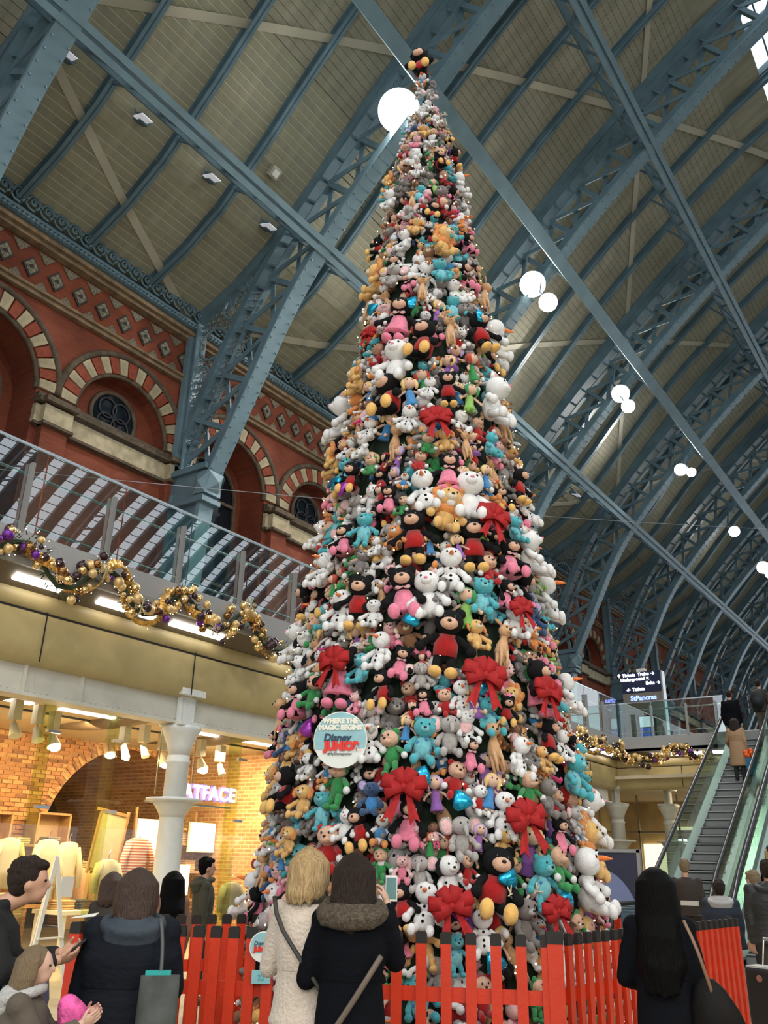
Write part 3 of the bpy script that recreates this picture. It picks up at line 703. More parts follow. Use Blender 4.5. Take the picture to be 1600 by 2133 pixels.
balustrade('glass balustrade of the deck opposite', (8.08, 27, 0), (8.08, -19, 0), (-1, 0, 0), 20, [1 + 2 * k for k in range(22)])
# garlands
leaf_m = mat('dark_fir', (.03, .05, .02), .7); ribbon_m = mat('gold_ribbon', (.75, .42, .09), .35, .35, var=.25, vscale=12)
bmats = [mat('gold_bauble', (.85, .58, .24), .2, .85), mat('matt_gold_bauble', (.72, .50, .22), .45, .5), mat('dark_bauble', (.05, .025, .03), .25, .4), mat('purple_bauble', (.16, .03, .28), .3, .5), mat('bronze_bauble', (.32, .16, .06), .2, .9)]
flake_m = mat('gold_snowflake', (.75, .65, .40), .3, .6)
bmes = []
for m_ in bmats:
    b_ = MB(); b_.ball((0, 0, 0), 1, n=12, m=8); b_.cyl((0, 0, .95), (0, 0, 1.15), .22, n=6); bmes.append(b_.mesh('bauble', m_, True))
fl = MB()
for a in range(6):
    ca, sa = cos(a * pi / 3), sin(a * pi / 3); fl.beam((0, 0, 0), (0, ca, sa), .06, .14, (1, 0, 0))
    for s_ in (-1, 1):
        for r in (.45, .7): fl.beam((0, ca * r, sa * r), (0, ca * r + .28 * cos(a * pi / 3 + s_ * .9), sa * r + .28 * sin(a * pi / 3 + s_ * .9)), .05, .1, (1, 0, 0))
flme = fl.mesh('snowflake', flake_m)
def garland(lab, path, nrm, nb, rb=.055, flakes=(), bulge=()):
    """path: list of points of the centre line"""
    t = thing('christmas_garland', lab, 'garland', path[0]); P = [Vector(p) for p in path]; N = Vector(nrm)
    for _ in range(2):
        Q = [P[0]]
        for a, b in zip(P, P[1:]): Q += [a * .75 + b * .25, a * .25 + b * .75]
        P = Q + [P[-1]]
    seg = [(a - b).length for a, b in zip(P, P[1:])]; tot = sum(seg)
    def at(s):
        for a, b, l in zip(P, P[1:], seg):
            if s <= l: return a + (b - a) * s / l, (b - a).normalized()
            s -= l
        return P[-1], (P[-1] - P[-2]).normalized()
    rnd = random.Random(5)
    mb = MB(); n = int(tot / .018)
    for i in range(n):
        c, d = at(i / n * tot); u = d.cross(N).normalized(); a = rnd.uniform(0, 2 * pi)
        q = c + (u * cos(a) + N * sin(a)) * rnd.uniform(.03, .12); e = q + (u * cos(a) + N * sin(a)) * rnd.uniform(.06, .12) + d * rnd.uniform(-.08, .08)
        w = d * .012; mb.add([q - w, q + w, e], [(0, 1, 2)])
    core = [at(i / 60 * tot)[0] for i in range(61)]; mb.tube(core, .035, 6)
    stuff(mb.build('fir', leaf_m, t))
    mb = MB(); rp = []
    for i in range(int(tot / .05)):
        s = i * .05; c, d = at(s); u = d.cross(N).normalized(); a = s * 5.2; rp.append(c + (u * cos(a) * 1.15 + N * (sin(a) * .8 + .15)) * .13)
    for i in range(len(rp) - 1): mb.beam(rp[i], rp[i + 1], .14, .012, (rp[i] - at(i * .05)[0]))
    mb.build('ribbon', ribbon_m, t, True)
    for i in range(nb):
        s = tot * (i + rnd.random()) / nb; c, d = at(s); u = d.cross(N).normalized(); a = rnd.uniform(-.35, pi + .35); r = rb * rnd.choice((.6, .8, 1, 1, 1.25))
        q = c + (u * cos(a) * 1.1 + N * abs(sin(a))) * rnd.uniform(.10, .17)
        inst('bauble', bmes[rnd.choice((0, 0, 0, 0, 1, 1, 1, 1, 2, 2, 2, 2, 3, 4, 4))], q - worldloc(t), (rnd.random(), rnd.random(), 0), t, (r, r, r))
    for s, dz in flakes:
        c, d = at(s * tot); q = c + N * .2 + V(0, 0, dz); o = inst('snowflake', flme, q - worldloc(t), (.3, 0, 0 if abs(N[0]) > .5 else pi / 2), t, (.13, .13, .13))
    mb = MB()
    for i in range(int(tot * 20)):
        c, d = at(rnd.random() * tot); u = d.cross(N).normalized(); a = rnd.uniform(-.5, pi + .5); q = c + (u * cos(a) + N * abs(sin(a))) * rnd.uniform(.13, .2); mb.ball(q, .007, n=5, m=3)
    stuff(mb.build('fairy_lights', fairy, t))
    return t
gx = FX + .12
pk = [(-.9, 4.95), (-.2, 5.3), (.6, 5.0), (1.6, 4.85), (2.2, 5.3), (2.9, 4.9), (3.5, 4.85), (4.2, 5.3), (4.9, 4.95), (5.55, 5.15), (5.82, 5.38), (6.08, 5.22), (6.3, 4.9), (6.55, 4.84), (6.85, 5.1), (7.1, 5.38), (7.38, 5.25), (7.62, 4.92), (7.95, 4.8), (8.3, 5.1), (8.55, 5.40), (8.8, 5.22), (9.05, 4.98), (9.4, 4.88), (9.65, 5.18), (9.85, 5.40), (10.1, 5.22), (10.35, 4.95), (10.65, 4.86), (11.0, 5.02)]
ext = list(pk); y = 11.35
while y < 27.2: ext += [(y, 5.32), (y + .4, 4.9), (y + .75, 4.8), (y + 1.1, 5.05)]; y += 1.4
garland('long gold and purple christmas garland looped along the left balcony edge', [(gx, y, z) for y, z in pk], (1, 0, 0), 260, rb=.062, flakes=((.70, -.06), (.83, -.1), (.90, .1), (.985, -.05), (.635, -.02)))
garland('gold bauble garland along the long fascia right of the tree', [(gx, y, z) for y, z in ext if y > 11.1] , (1, 0, 0), 260, rb=.07)
garland('gold bauble garland peaking beside the escalator handrail', [(-9.7, FY - .12, 4.85), (-9.0, FY - .12, 4.72), (-8.7, FY - .12, 4.72), (-8.3, FY - .12, 5.0), (-8.0, FY - .12, 5.12), (-7.6, FY - .12, 4.9), (-7.3, FY - .12, 4.72), (-6.9, FY - .12, 4.75)], (0, -1, 0), 70, rb=.07)

# ---------------------------------------------------------------- left undercroft: columns, beam, ceiling, glass front
BX = -10.45
mb = MB(); mb.box((BX, 3.8, 3.88), (.12, 47.6, .62)); mb.box((BX, 3.8, 3.56), (.34, 47.6, .04)); mb.build
bmo = mb.build('trim_1', cream_paint); struct(bmo)
bmr = MB(); y = 2
while y < 14: bmr.ball((BX + .065, y, 3.63), .014, n=6, m=3); bmr.ball((BX + .065, y + .05, 4.12), .014, n=6, m=3); y += .1
for y in (1.9, 6.6, 7.5, 11.8, 14.2): bmr.box((BX + .08, y, 3.88), (.05, .05, .6))
o = bmr.build('rivets', cream_paint, bmo); stuff(o)
def column(x, y, lab, m=white_paint, s=1.0):
    t = thing('iron_column', lab, 'column', (x, y, 0), group='round iron columns under the deck')
    mb = MB(); mb.lathe((x, y, 0), [(.34 * s, 0), (.34 * s, .12), (.27 * s, .2), (.25 * s, .5), (.2 * s, .6), (.185 * s, 2.2), (.19 * s, 2.21)], 24); mb.build('lower_shaft', m, t, True)
    mb = MB(); mb.lathe((x, y, 0), [(.185 * s, 2.18), (.21 * s, 2.24), (.27 * s, 2.33), (.30 * s, 2.37), (.30 * s, 2.40), (.42 * s, 2.41), (.42 * s, 2.45), (.20 * s, 2.47)], 24); mb.build('collar', m, t, True)
    mb = MB(); mb.lathe((x, y, 0), [(.175 * s, 2.45), (.17 * s, 2.95), (.19 * s, 2.97), (.19 * s, 3.0), (.17 * s, 3.02), (.17 * s, 3.1)], 24); mb.build('upper_shaft', m, t, True)
    mb = MB(); mb.lathe((x, y, 0), [(.17 * s, 3.08), (.19 * s, 3.22), (.26 * s, 3.38), (.30 * s, 3.46), (.30 * s, 3.50), (.28 * s, 3.52)], 24); mb.build('capital', m, t, True)
    mb = MB(); mb.box((x, y, 3.54), (.5 * s, .5 * s, .06))
    for dy in (-.13, .13): mb.cyl((x + .05, y + dy, 3.56), (x + .05, y + dy, 3.98), .05, n=8)
    mb.box((x, y, 3.78), (.2, .2, .5)); mb.box((x, y, 4.03), (.42 * s, .5 * s, .1)); mb.build('bearing', m, t)
    return t
column(-10.4, 9.47, 'white iron column with a projecting collar left of the lit shop sign')
column(-10.4, 1.2, 'white iron column out of frame to the left', s=1)
column(-10.4, 18.0, 'white iron column behind the tree')
column(-10.4, 28.3, 'cream iron column under the fascia corner right of the tree', cream_paint, 1.25)
column(-9.0, 29.2, 'slimmer cream iron column left of the escalator', cream_paint, 1.1)
# warm ceiling of the arcade
ceil2 = bpy.data.objects.new('ceiling_arcade', None); COL.objects.link(ceil2); struct(ceil2)
cm = mat('warm_plaster', (.62, .52, .36), .7, var=.05)
mb = MB(); mb.box((-14.7, 4, 3.92), (8.4, 47, .14)); mb.box((-5, 34, 4.3), (26, 12.6, .1)); mb.build('plaster', cm, ceil2)
mb = MB()
for x in (-11.65, -13.1): mb.box((x, 8, 3.84), (.05, 26, .04))
mb.build('track_slot', dark, ceil2)
# shallow jack arch ribs on the ceiling
for i, y in enumerate((7.3, 9.9, 12.4)):
    mb = MB(); mb.tube([(-10.7 - 3.9 * j / 8, y, 3.86 - .03 * sin(pi * j / 8)) for j in range(9)], [.03 + .12 * sin(pi * j / 8) for j in range(9)], 8); mb.build('ceiling_scoop', mat('scoop_brown', (.2, .14, .09), .7), ceil2, True)
for i, (x, y, ln) in enumerate(((-12.45, 7.7, .9), (-12.45, 9.38, 1.4), (-12.45, 12.12, .9), (-12.45, 13.5, .9))):
    strip_light((x, y, 3.835), (0, 1, 0), ln, f"recessed strip light in the arcade ceiling by the riveted beam, {n_t[i]} from the left", 'strip lights in the arcade ceiling', .13, (0, 0, -1))
for i, (x, y) in enumerate(((-8.6, 29.7), (-7.9, 30.6), (-9.5, 31.5), (-7.2, 32))):
    strip_light((x, y, 4.22), (1, -.2, 0), .7, f"strip light in the ceiling beyond the far fascia, {n_t[i]} in order of distance", 'strip lights beyond the far fascia', .12, (0, 0, -1))
area('arcade_light', (-10.95, 7, 3.80), (0, 0, -1), .3, 8, 30, (1, .85, .62))
area('arcade_light', (-7, 31, 4.15), (0, 0, -1), 4, 3, 160, (1, .86, .55))
area('arcade_light', (-11.5, 20, 4.15), (0, 0, -1), 2, 12, 160, (1, .82, .5))
# shop: brick back wall with a vaulted opening
shop = bpy.data.objects.new('wall_shop', None); COL.objects.link(shop); struct(shop)
sx = -15.6; sbrick = brick_mat('stock_brick', (.60, .34, .15), (.44, .20, .09), (.62, .45, .27), 1, 'yz', bw=.23, bh=.08)
ac, ar, az = 12.9, 2.05, 1.75
vmb = MB(); mb = MB(); n = 20; P = [(ac - ar * cos(pi * i / n), az + ar * 1.0 * sin(pi * i / n)) for i in range(n + 1)]
mb.add([(sx, -2, 0), (sx, ac - ar, 0), (sx, ac - ar, 4.3), (sx, -2, 4.3)], [(0, 1, 2, 3)]); mb.add([(sx, ac + ar, 0), (sx, 27, 0), (sx, 27, 4.3), (sx, ac + ar, 4.3)], [(0, 1, 2, 3)])
for (ya, za), (yb, zb) in zip(P, P[1:]):
    mb.add([(sx, ya, za), (sx, yb, zb), (sx, yb, 4.3), (sx, ya, 4.3)], [(0, 1, 2, 3)])
    vmb.add([(sx, ya, za), (sx, yb, zb), (sx - 6, yb, zb), (sx - 6, ya, za)], [(0, 1, 2, 3)])
for y in (ac - ar, ac + ar): vmb.add([(sx, y, 0), (sx, y, az), (sx - 6, y, az), (sx - 6, y, 0)], [(0, 1, 2, 3)])
vmb.build('vault_lining', brick_mat('vault_brick', (.52, .27, .12), (.33, .15, .07), (.55, .38, .22), 1, 'xz', bw=.23, bh=.075), shop)
mb.build('brickwork', sbrick, shop)
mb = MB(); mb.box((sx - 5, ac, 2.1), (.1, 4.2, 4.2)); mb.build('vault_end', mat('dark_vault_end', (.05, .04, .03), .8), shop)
mb = MB(); mb.box((-13.3, 14.7, 2.1), (4.6, .2, 4.2)); mb.build('party_wall', brick_mat('stock_brick_side', (.60, .34, .15), (.44, .20, .09), (.62, .45, .27), 1, 'xz', bw=.23, bh=.08), shop)
# individual proud bricks over the near part of the wall and round the arch
bk = [mat('brick_light', (.56, .33, .15), .85, var=.15), mat('brick_mid', (.46, .22, .10), .85, var=.15), mat('brick_dark', (.27, .13, .07), .85, var=.15)]
bms = []
for m_ in bk: b_ = MB(); b_.box((0, 0, 0), (.03, .205, .062)); bms.append(b_.mesh('brick', m_))
rnd = random.Random(3); nbk = 0; restb = [MB(), MB(), MB()]
for r in range(0, 32):
    z = 1.78 + r * .08
    for c in range(0, 34):
        y = 7.2 + c * .23 + (.115 if r % 2 else 0)
        if abs(y - ac) < ar + .12 and (y - ac) ** 2 + (z - az) ** 2 < (ar + .12) ** 2 or z > 4.22: continue
        w = rnd.choice((0, 0, 1, 1, 2))
        if rnd.random() < .3 and nbk < 290 and y > 8.5: inst('brick', bms[w], (sx + rnd.uniform(.008, .02), y, z), parent=shop); nbk += 1
        else: restb[w].box((sx + .008, y, z), (.03, .205, .062))
for w in range(3): stuff(restb[w].build('brick_courses', bk[w], shop))
va = MB(); 
for m_i, m_ in enumerate(bk):
    pass
for i in range(44):
    a = pi * (i + .5) / 44; b_ = MB(); b_.box((0, 0, 0), (.04, .21, .06)); 
    inst('brick', bms[i % 3], (sx + .02, ac - (ar + .12) * cos(a), az + (ar + .12) * sin(a)), (-(pi - a) , 0, 0) if False else (-a + pi, 0, 0), shop)
# glass front
gf = thing('glazed_shopfront', 'frameless glass shop front with patch fittings behind the white column', 'shop window', (-11.35, 8, 0))
ye = [1.2, 3.0, 4.8, 6.6, 7.85, 9.05, 10.45, 11.85, 13.4, 14.7]
for a, b in zip(ye, ye[1:]):
    mb = MB(); mb.box((-11.35, (a + b) / 2, 2.12), (.012, b - a - .015, 4.1)); mb.build('pane', shopglass, gf)
for y in ye[3:9]:
    mb = MB(); mb.box((-11.52, y, 2.12), (.3, .015, 4.1)); mb.build('glass_fin', glass_mat('fin_glass', (.80, .88, .62), .05) if 'fin_glass' not in MATS else MATS['fin_glass'], gf)
    for z in (2.25, 3.3): mb = MB(); mb.box((-11.33, y, z), (.05, .22, .045)); mb.build('patch_fitting', steel_l, gf)
# sign letters
sg = thing('shop_sign', 'glowing white block letters reading FATFACE hanging behind the glass', 'sign', (-11.6, 11.30, 2.68))
ltm = mat('sign_letter', (1, 1, 1), .4, emit=2.6, ecol=(.95, .92, 1)); lth = mat('sign_letter_side', (.45, .3, .9), .4, emit=.35, ecol=(.38, .16, 1))
put_text('letters', 'FATFACE', .32, (.03, -.02, 0), (0, 1, 0), (0, 0, 1), ltm, sg, .01, .007)
put_text('halo_back', 'FATFACE', .32, (-.03, -.02, 0), (0, 1, 0), (0, 0, 1), lth, sg, .008, .026)
mb = MB(); mb.box((-11.68, 11.0, 2.48), (.03, 2.0, .03)); mb.box((-11.68, 11, 3.4), (.02, .02, 1.6)); mb.box((-11.68, 10.2, 3.4), (.02, .02, 1.6)); mb.build('support', steel, sg)
# track spotlights
def tracklight(x, y, z, lab, lit, r=.09):
    t = thing('track_spotlight', lab, 'spotlight', (x, y, z), group='spotlights on the shop ceiling')
    mb = MB(); mb.box((x, y, z + .3), (.14, .14, .3)); mb.tube([(x, y, z + .2), (x + .05, y, z)], .015, 6); mb.build('gear_box', cream_paint, t)
    mb = MB(); mb.cyl((x, y, z + .1), (x + .1, y, z - .1), .05, r + .02, 12); mb.build('cone', cream_paint, t)
    if lit: mb = MB(); mb.ball((x + .115, y, z - .12), (r, r, r * .6), n=12, m=6); mb.build('bulb', warmlamp, t)
for i, (x, y, z, lit, r) in enumerate(((-12.3, 7.8, 3.38, 0, .08), (-12.3, 8.2, 3.36, 0, .08), (-12.3, 8.5, 3.30, 1, .09), (-12.3, 9.93, 3.28, 1, .05), (-12.3, 10.35, 3.34, 0, .05), (-12.3, 10.8, 3.25, 1, .07), (-12.3, 11.73, 3.25, 1, .09), (-12.3, 12.25, 3.2, 0, .05))):
    tracklight(x, y, z, f"{'lit' if lit else 'unlit'} track spotlight on the shop ceiling, {n_t[i]} from the left", lit, r)
WARM = (1, .70, .36)
area('shop_light', (-13.0, 6.5, 3.75), (-.45, 0, -1), 1.5, 3, 380, WARM)
area('shop_light', (-13.0, 9.6, 3.75), (-.45, 0, -1), 1.5, 3, 380, WARM)
area('shop_light', (-13.0, 13, 3.75), (-.3, 0, -1), 2, 2.6, 560, (1, .76, .44))
area('vault_light', (-18, ac, 3.4), (.1, 0, -1), 2, 2, 16, WARM)
# shop fittings
wood = mat('shop_wood', (.42, .24, .10), .5, var=.2, vscale=5, stretch=(1, 8, 1)); wht = mat('shop_white', (.8, .76, .66), .6)
cloth = [mat('cloth_cream', (.58, .50, .36), .9, bump=.8, bscale=5, stretch=(6, 6, .6)), mat('cloth_grey', (.25, .23, .2), .9), mat('cloth_red', (.5, .06, .04), .9), mat('cloth_tan', (.55, .36, .18), .9), mat('cloth_navy', (.04, .05, .08), .9), mat('cloth_peach', (.65, .38, .24), .9)]
def shelfunit(x, y, w, zs, lab, dirx=1, fill=3):
    t = thing('wall_shelf', lab, 'shelf', (x, y, 0))
    for z in zs: mb = MB(); mb.box((x, y, z), (.45, w, .04)); mb.build('shelf_board', wood, t)
    mb = MB()
    for s_ in (-1, 1): mb.box((x - .2, y + s_ * w / 2, (zs[0] + zs[-1]) / 2 + .15), (.05, .05, zs[-1] - zs[0] + .5))
    mb.build('upright', wood, t); return t
rc = random.Random(11)
def foldstack(x, y, z, n, m, lab, w=.28):
    t = thing('folded_clothes', lab, 'clothes', (x, y, z), group='folded clothes on the shop shelves')
    for i in range(n):
        mb = MB(); c = (x + rc.uniform(-.01, .01), y + rc.uniform(-.01, .01), z + .02 + .036 * i); mb.box(c, (.3, w, .032)); o = mb.build('garment', m, t)
        bv = o.modifiers.new('b', 'BEVEL'); bv.width = .012; bv.segments = 2
shelfunit(-15.1, 9.75, 2.7, (.75, 1.25, 1.78), 'wide wooden wall shelf with folded tops at the left of the shop')
shelfunit(-14.2, 11.3, .9, (.5, .95, 1.4), 'short wooden shelf of folded clothes beside the framed poster')
shelfunit(-14.9, 13.6, 1.7, (.8, 1.35, 1.9, 2.2), 'brightly lit shelf under the shop sign')
fl_ = 0
for x, ys_, z in ((-15.1, (8.7, 9.2, 10.1, 10.75), 1.80), (-15.1, (8.7, 9.3, 9.9, 10.6), 1.27), (-15.1, (8.7, 9.3, 9.9), .77), (-14.2, (11.1, 11.5), 1.42), (-14.2, (11.05, 11.5), .97), (-14.9, (13.0, 13.4, 13.9), 1.92), (-14.9, (13.1, 13.6, 14.1), 1.37)):
    for y in ys_:
        foldstack(x, y, z, rc.choice((3, 4, 5, 6)), rc.choice((cloth[0], cloth[0], cloth[3], cloth[5], cloth[1])), f"stack of folded clothes on the {'top' if z > 1.7 else 'middle' if z > 1.2 else 'bottom'} shelf of its unit, {['first','second','third','fourth'][ys_.index(y)]} along at {'left' if x < -15 else 'centre' if y < 12 else 'right'}"); fl_ += 1
for i, (y, z, w, h) in enumerate(((9.55, 2.06, .6, .5), (10.75, 2.08, .7, .55))):
    t = thing('display_box', f"open wooden display box on the top shelf, {['left','right'][i]} one", 'box', (-15.2, y, z))
    mb = MB()
    for s_ in (-1, 1): mb.box((-15.2, y + s_ * w / 2, z), (.35, .04, h)); mb.box((-15.2, y, z + s_ * h / 2), (.35, w, .04))
    mb.build('case', wood, t); mb = MB(); mb.box((-15.36, y, z), (.02, w, h)); mb.build('back', cloth[3], t)
pf = thing('framed_poster', 'leaning cream poster in a wooden frame in front of the arch', 'poster', (-12.6, 10.12, 1.9))
Rm = Matrix.Rotation(radians(-8), 3, 'X')
for c, d in (((-12.6, 10.12, 2.32), (.04, .62, .05)), ((-12.6, 10.12, 1.38), (.04, .62, .05))): mb = MB(); mb.box(c, d, Rm); mb.build('frame_rail', wood, pf)
mb = MB(); mb.box((-12.61, 10.12, 1.85), (.02, .56, .92), Rm); mb.build('sheet', mat('poster_cream', (.62, .52, .33), .6, var=.06, vscale=9), pf)
for s_ in (-1, 1): mb = MB(); mb.box((-12.6, 10.12 + s_ * .29, 1.85), (.04, .04, .98), Rm); mb.build('frame_stile', wood, pf)
def garment(x, y, z, m, lab, w=.42, h=.65, stripes=None):
    t = thing('hanging_garment', lab, 'clothes', (x, y, z))
    mb = MB(); mb.rings([(x, y, z + h / 2 + .03, .05, .05), (x, y, z + h / 2, .07, w * .42), (x, y, z + h * .25, .09, w * .48), (x, y, z - h * .1, .09, w * .40), (x, y, z - h / 2, .1, w * .45)], 16); mb.build('torso_cloth', m, t, True)
    for s_ in (-1, 1): mb = MB(); mb.tube([(x, y + s_ * w * .38, z + h * .42), (x + .02, y + s_ * w * .6, z + h * .05), (x + .05, y + s_ * w * .62, z - h * .3)], [.07, .06, .045], 8); mb.build('sleeve', m, t, True)
    mb = MB(); mb.tube([(x, y, z + h / 2 + .02), (x, y, z + h / 2 + .12), (x, y + .03, z + h / 2 + .16)], .008, 5); mb.build('hanger_hook', steel, t)
m_st = mat('striped_knit', (.75, .62, .5), .9)
nt_ = m_st.node_tree; wv = nt_.nodes.new('ShaderNodeTexWave'); wv.bands_direction = 'Z'; wv.inputs['Scale'].default_value = 7; tcn = nt_.nodes.new('ShaderNodeTexCoord'); rr = nt_.nodes.new('ShaderNodeValToRGB'); rr.color_ramp.interpolation = 'CONSTANT'; rr.color_ramp.elements[1].position = .5
rr.color_ramp.elements[0].color = (.78, .66, .52, 1); rr.color_ramp.elements[1].color = (.55, .10, .06, 1); nt_.links.new(tcn.outputs['Object'], wv.inputs[0]); nt_.links.new(wv.outputs[0], rr.inputs[0]); nt_.links.new(rr.outputs[0], nt_.nodes['Principled BSDF'].inputs[0])
garment(-12.4, 10.6, 1.55, m_st, 'red and cream striped jumper hanging left of the white column', .5, .7)
garment(-12.2, 9.85, 1.25, cloth[0], 'cream shirt hanging below the leaning poster', .42, .6)
garment(-13.2, 10.1, .95, cloth[5], 'peach coat hanging left of the hooded woman', .45, .9)
garment(-13.0, 9.25, 1.38, cloth[0], 'long cream cardigan hanging behind the white easel', .45, .9)
garment(-13.0, 9.65, 1.38, cloth[0], 'second cream cardigan hanging behind the white easel', .4, .85)
garment(-13, 8.55, 1.48, cloth[0], 'pale shirt hanging above the man with the phone', .42, .7)
garment(-13.6, 10.9, .8, cloth[4], 'dark coat on the low rail behind the fence', .5, .8)
garment(-12.2, 12.75, .9, cloth[1], 'grey jacket on the rail right of the shop door', .5, .6)
for i, (y, z) in enumerate(((12.75, 2.05), (14.2, 2.05), (13.55, 1.2))):
    t = thing('light_panel', ['bright lit panel above the shopper in the doorway', 'bright lit panel against the brick beside the tree', 'bright lit panel low beside the door'][i], 'lit panel', (-14.6, y, z))
    mb = MB(); mb.box((-14.6, y, z), (.06, .75, .6)); mb.build('frame', wht, t); mb = MB(); mb.box((-14.56, y, z), (.02, .7, .55)); mb.build('screen', mat('lit_panel', (1, 1, 1), .4, emit=1.6, ecol=(1, .92, .78)), t)
# mannequin in a red cardigan
mq = thing('mannequin', 'white mannequin in a red cardigan beside the white column', 'mannequin', (-12.6, 11.1, 0))
mb = MB(); mb.ball((-12.6, 11.1, 1.62), (.09, .08, .12)); mb.cyl((-12.6, 11.1, 1.4), (-12.6, 11.1, 1.55), .05, n=10); mb.rings([(-12.6, 11.1, .75, .1, .15), (-12.6, 11.1, .95, .08, .11), (-12.6, 11.1, 1.25, .1, .16), (-12.6, 11.1, 1.42, .06, .08)]);
for s_ in (-1, 1): mb.tube([(-12.6, 11.1 + s_ * .07, .8), (-12.6, 11.1 + s_ * .08, .4), (-12.6, 11.1 + s_ * .08, .03)], [.085, .06, .04], 10)
mb.build('figure', wht, mq, True)
mb = MB(); mb.rings([(-12.6, 11.1, .9, .11, .15), (-12.6, 11.1, 1.25, .115, .175), (-12.6, 11.1, 1.42, .07, .1)])
for s_ in (-1, 1): mb.tube([(-12.6, 11.1 + s_ * .17, 1.36), (-12.55, 11.1 + s_ * .22, 1.1), (-12.45, 11.1 + s_ * .15, .9)], [.06, .05, .04], 10)
mb.build('cardigan', cloth[2], mq, True)
# low display tables
for i, (x, y) in enumerate(((-12.6, 7.6), (-12.9, 10.0))):
    t = thing('display_table', ['pale display table behind the child', 'pale display table behind the left fence'][i], 'table', (x, y, 0))
    mb = MB(); mb.box((x, y, .78), (.8, 1.3, .06)); mb.build('table_top', wht, t)
    for a in (-1, 1):
        for b in (-1, 1): mb = MB(); mb.box((x + a * .34, y + b * .58, .375), (.06, .06, .75)); mb.build('leg', wht, t)
    for j in range(3): foldstack(x, y - .4 + .4 * j, .81, 4, cloth[(i * 3 + j) % 6], f"pile of folded garments on the {['left','right'][i]} display table, {['first','second','third'][j]} one", .3)
# white easel
es = thing('white_easel', 'tall white A-frame easel with a small notice in the shop window', 'easel', (-10.9, 7.9, 0))
e_m = mat('easel_white', (.8, .77, .68), .5)
top = V(-10.9, 7.92, 1.60)
for q in (V(-10.75, 7.62, 0), V(-10.75, 8.22, 0), V(-11.25, 7.92, 0)): mb = MB(); mb.beam(q, top, .055, .03, (1, 0, 0)); mb.build('leg', e_m, es)
mb = MB(); mb.box((-10.86, 8.12, 1.22), (.02, .2, .26)); mb.build('notice', wht, es); mb = MB(); mb.beam((-10.78, 7.72, .6), (-10.78, 8.12, .6), .04, .02); mb.build('cross_bar', e_m, es)
# back wall of the far undercroft + shop lights there
bw_ = bpy.data.objects.new('wall_far', None); COL.objects.link(bw_); struct(bw_)
mb = MB(); mb.box((-5, 38, 2.1), (28, .3, 4.3)); mb.box((-14, 33, 2.1), (.3, 11, 4.3)); mb.build('plaster', mat('far_shop_wall', (.55, .42, .22), .6, var=.2, vscale=1.5), bw_)
mb = MB()
for x in (-13, -11.5, -10, -8.5, -7, -5.5): mb.box((x, 33.5, 2.1), (.06, .06, 4.2))
mb.box((-9, 33.5, 2.9), (10, .06, .08)); mb.build('shop_front_frame', steel, bw_)
for i, (x, z, w, h) in enumerate(((-12.3, 1.7, 1.0, 1.8), (-10.6, 1.9, .9, 1.5), (-8.9, 1.6, .8, 1.6), (-10.9, 3.2, 1.6, .12))):
    mb = MB(); mb.box((x, 37.7, z), (w, .1, h)); tag(mb.build('light_panel', mat('far_lit_panel', (1, .9, .7), .4, emit=1.5, ecol=(1, .85, .55))), ['tall lit shop window beyond the corner column', 'lit shop window between the far columns', 'lit shop window left of the escalator', 'thin lit fascia strip of the far shop'][i], 'lit window')
ts = thing('far_shop_sign', 'small white glowing shop sign beside the far column', 'sign', (-9.2, 32.4, 2.55))
mb = MB(); mb.box((-9.2, 32.4, 2.55), (1.2, .05, .24)); mb.build('backing', steel, ts)
for j in range(6): mb = MB(); mb.box((-9.7 + j * .19, 32.36, 2.55), (.12, .03, .14)); mb.build('letter', mat('far_letter', (1, 1, 1), .4, emit=3), ts)
# large advertising panel behind the toys
ad = thing('advertising_panel', 'grey framed advertising panel with a pale blue curved picture right of the tree', 'advertisement', (-8.15, 22, 0))
mb = MB(); 
for c, d in (((-8.15, 22, 2.02), (1.15, .12, .08)), ((-8.68, 22, 1.05), (.08, .12, 2.0)), ((-7.62, 22, 1.05), (.08, .12, 2.0)), ((-8.15, 22, .1), (1.15, .12, .15))): mb.box(c, d)
mb.build('frame', grey_panel, ad)
mb = MB(); mb.box((-8.15, 22, 1.08), (1.0, .06, 1.85)); mb.build('poster_sheet', mat('poster_dark_blue', (.035, .04, .09), .3), ad)
mb = MB(); mb.prism([(-8.64, 21.96, .2), (-7.66, 21.96, .2)] + [(-8.64 + .98 * cos(t), 21.96, .2 + 1.4 * sin(t)) for t in [pi / 2 * i / 10 for i in range(1, 11)]], (0, -.01, 0)); mb.build('poster_curve', mat('poster_pale_blue', (.22, .26, .48), .3), ad)

# ---------------------------------------------------------------- information totem
tt = thing('information_totem', 'brown information totem with dark direction board on the upper deck corner', 'sign', (-9.45, 29.2, 5.15))
tb = mat('totem_brown', (.20, .17, .13), .45); tn = mat('totem_navy', (.012, .02, .06), .35); tw = mat('totem_text', (1, 1, 1), .4, emit=4); tbl = mat('totem_blue_text', (.3, .42, 1), .4, emit=2.2, ecol=(.25, .35, 1)); scr = mat('totem_screen', (.75, .8, .85), .3, emit=.8, ecol=(.7, .8, .9)); scb = mat('totem_screen_blue', (.02, .09, .4), .3, emit=.7, ecol=(.03, .12, .5))
ty = 29.0
mb = MB(); mb.box((-9.45, ty + .15, 6.18), (1.36, .26, 1.96)); mb.build('body', tb, tt); mb = MB(); mb.box((-9.45, ty + .15, 7.52), (1.36, .27, .70)); mb.build('direction_board', tn, tt)
mb = MB(); mb.box((-8.75, ty + .15, 6.5), (.05, .3, 2.7)); mb.build('edge_strip', steel, tt); mb = MB(); mb.box((-9.45, ty + .15, 7.93), (.3, .2, .12)); mb.build('lamp_cap', wht, tt)
L0 = Vector(tt.location)
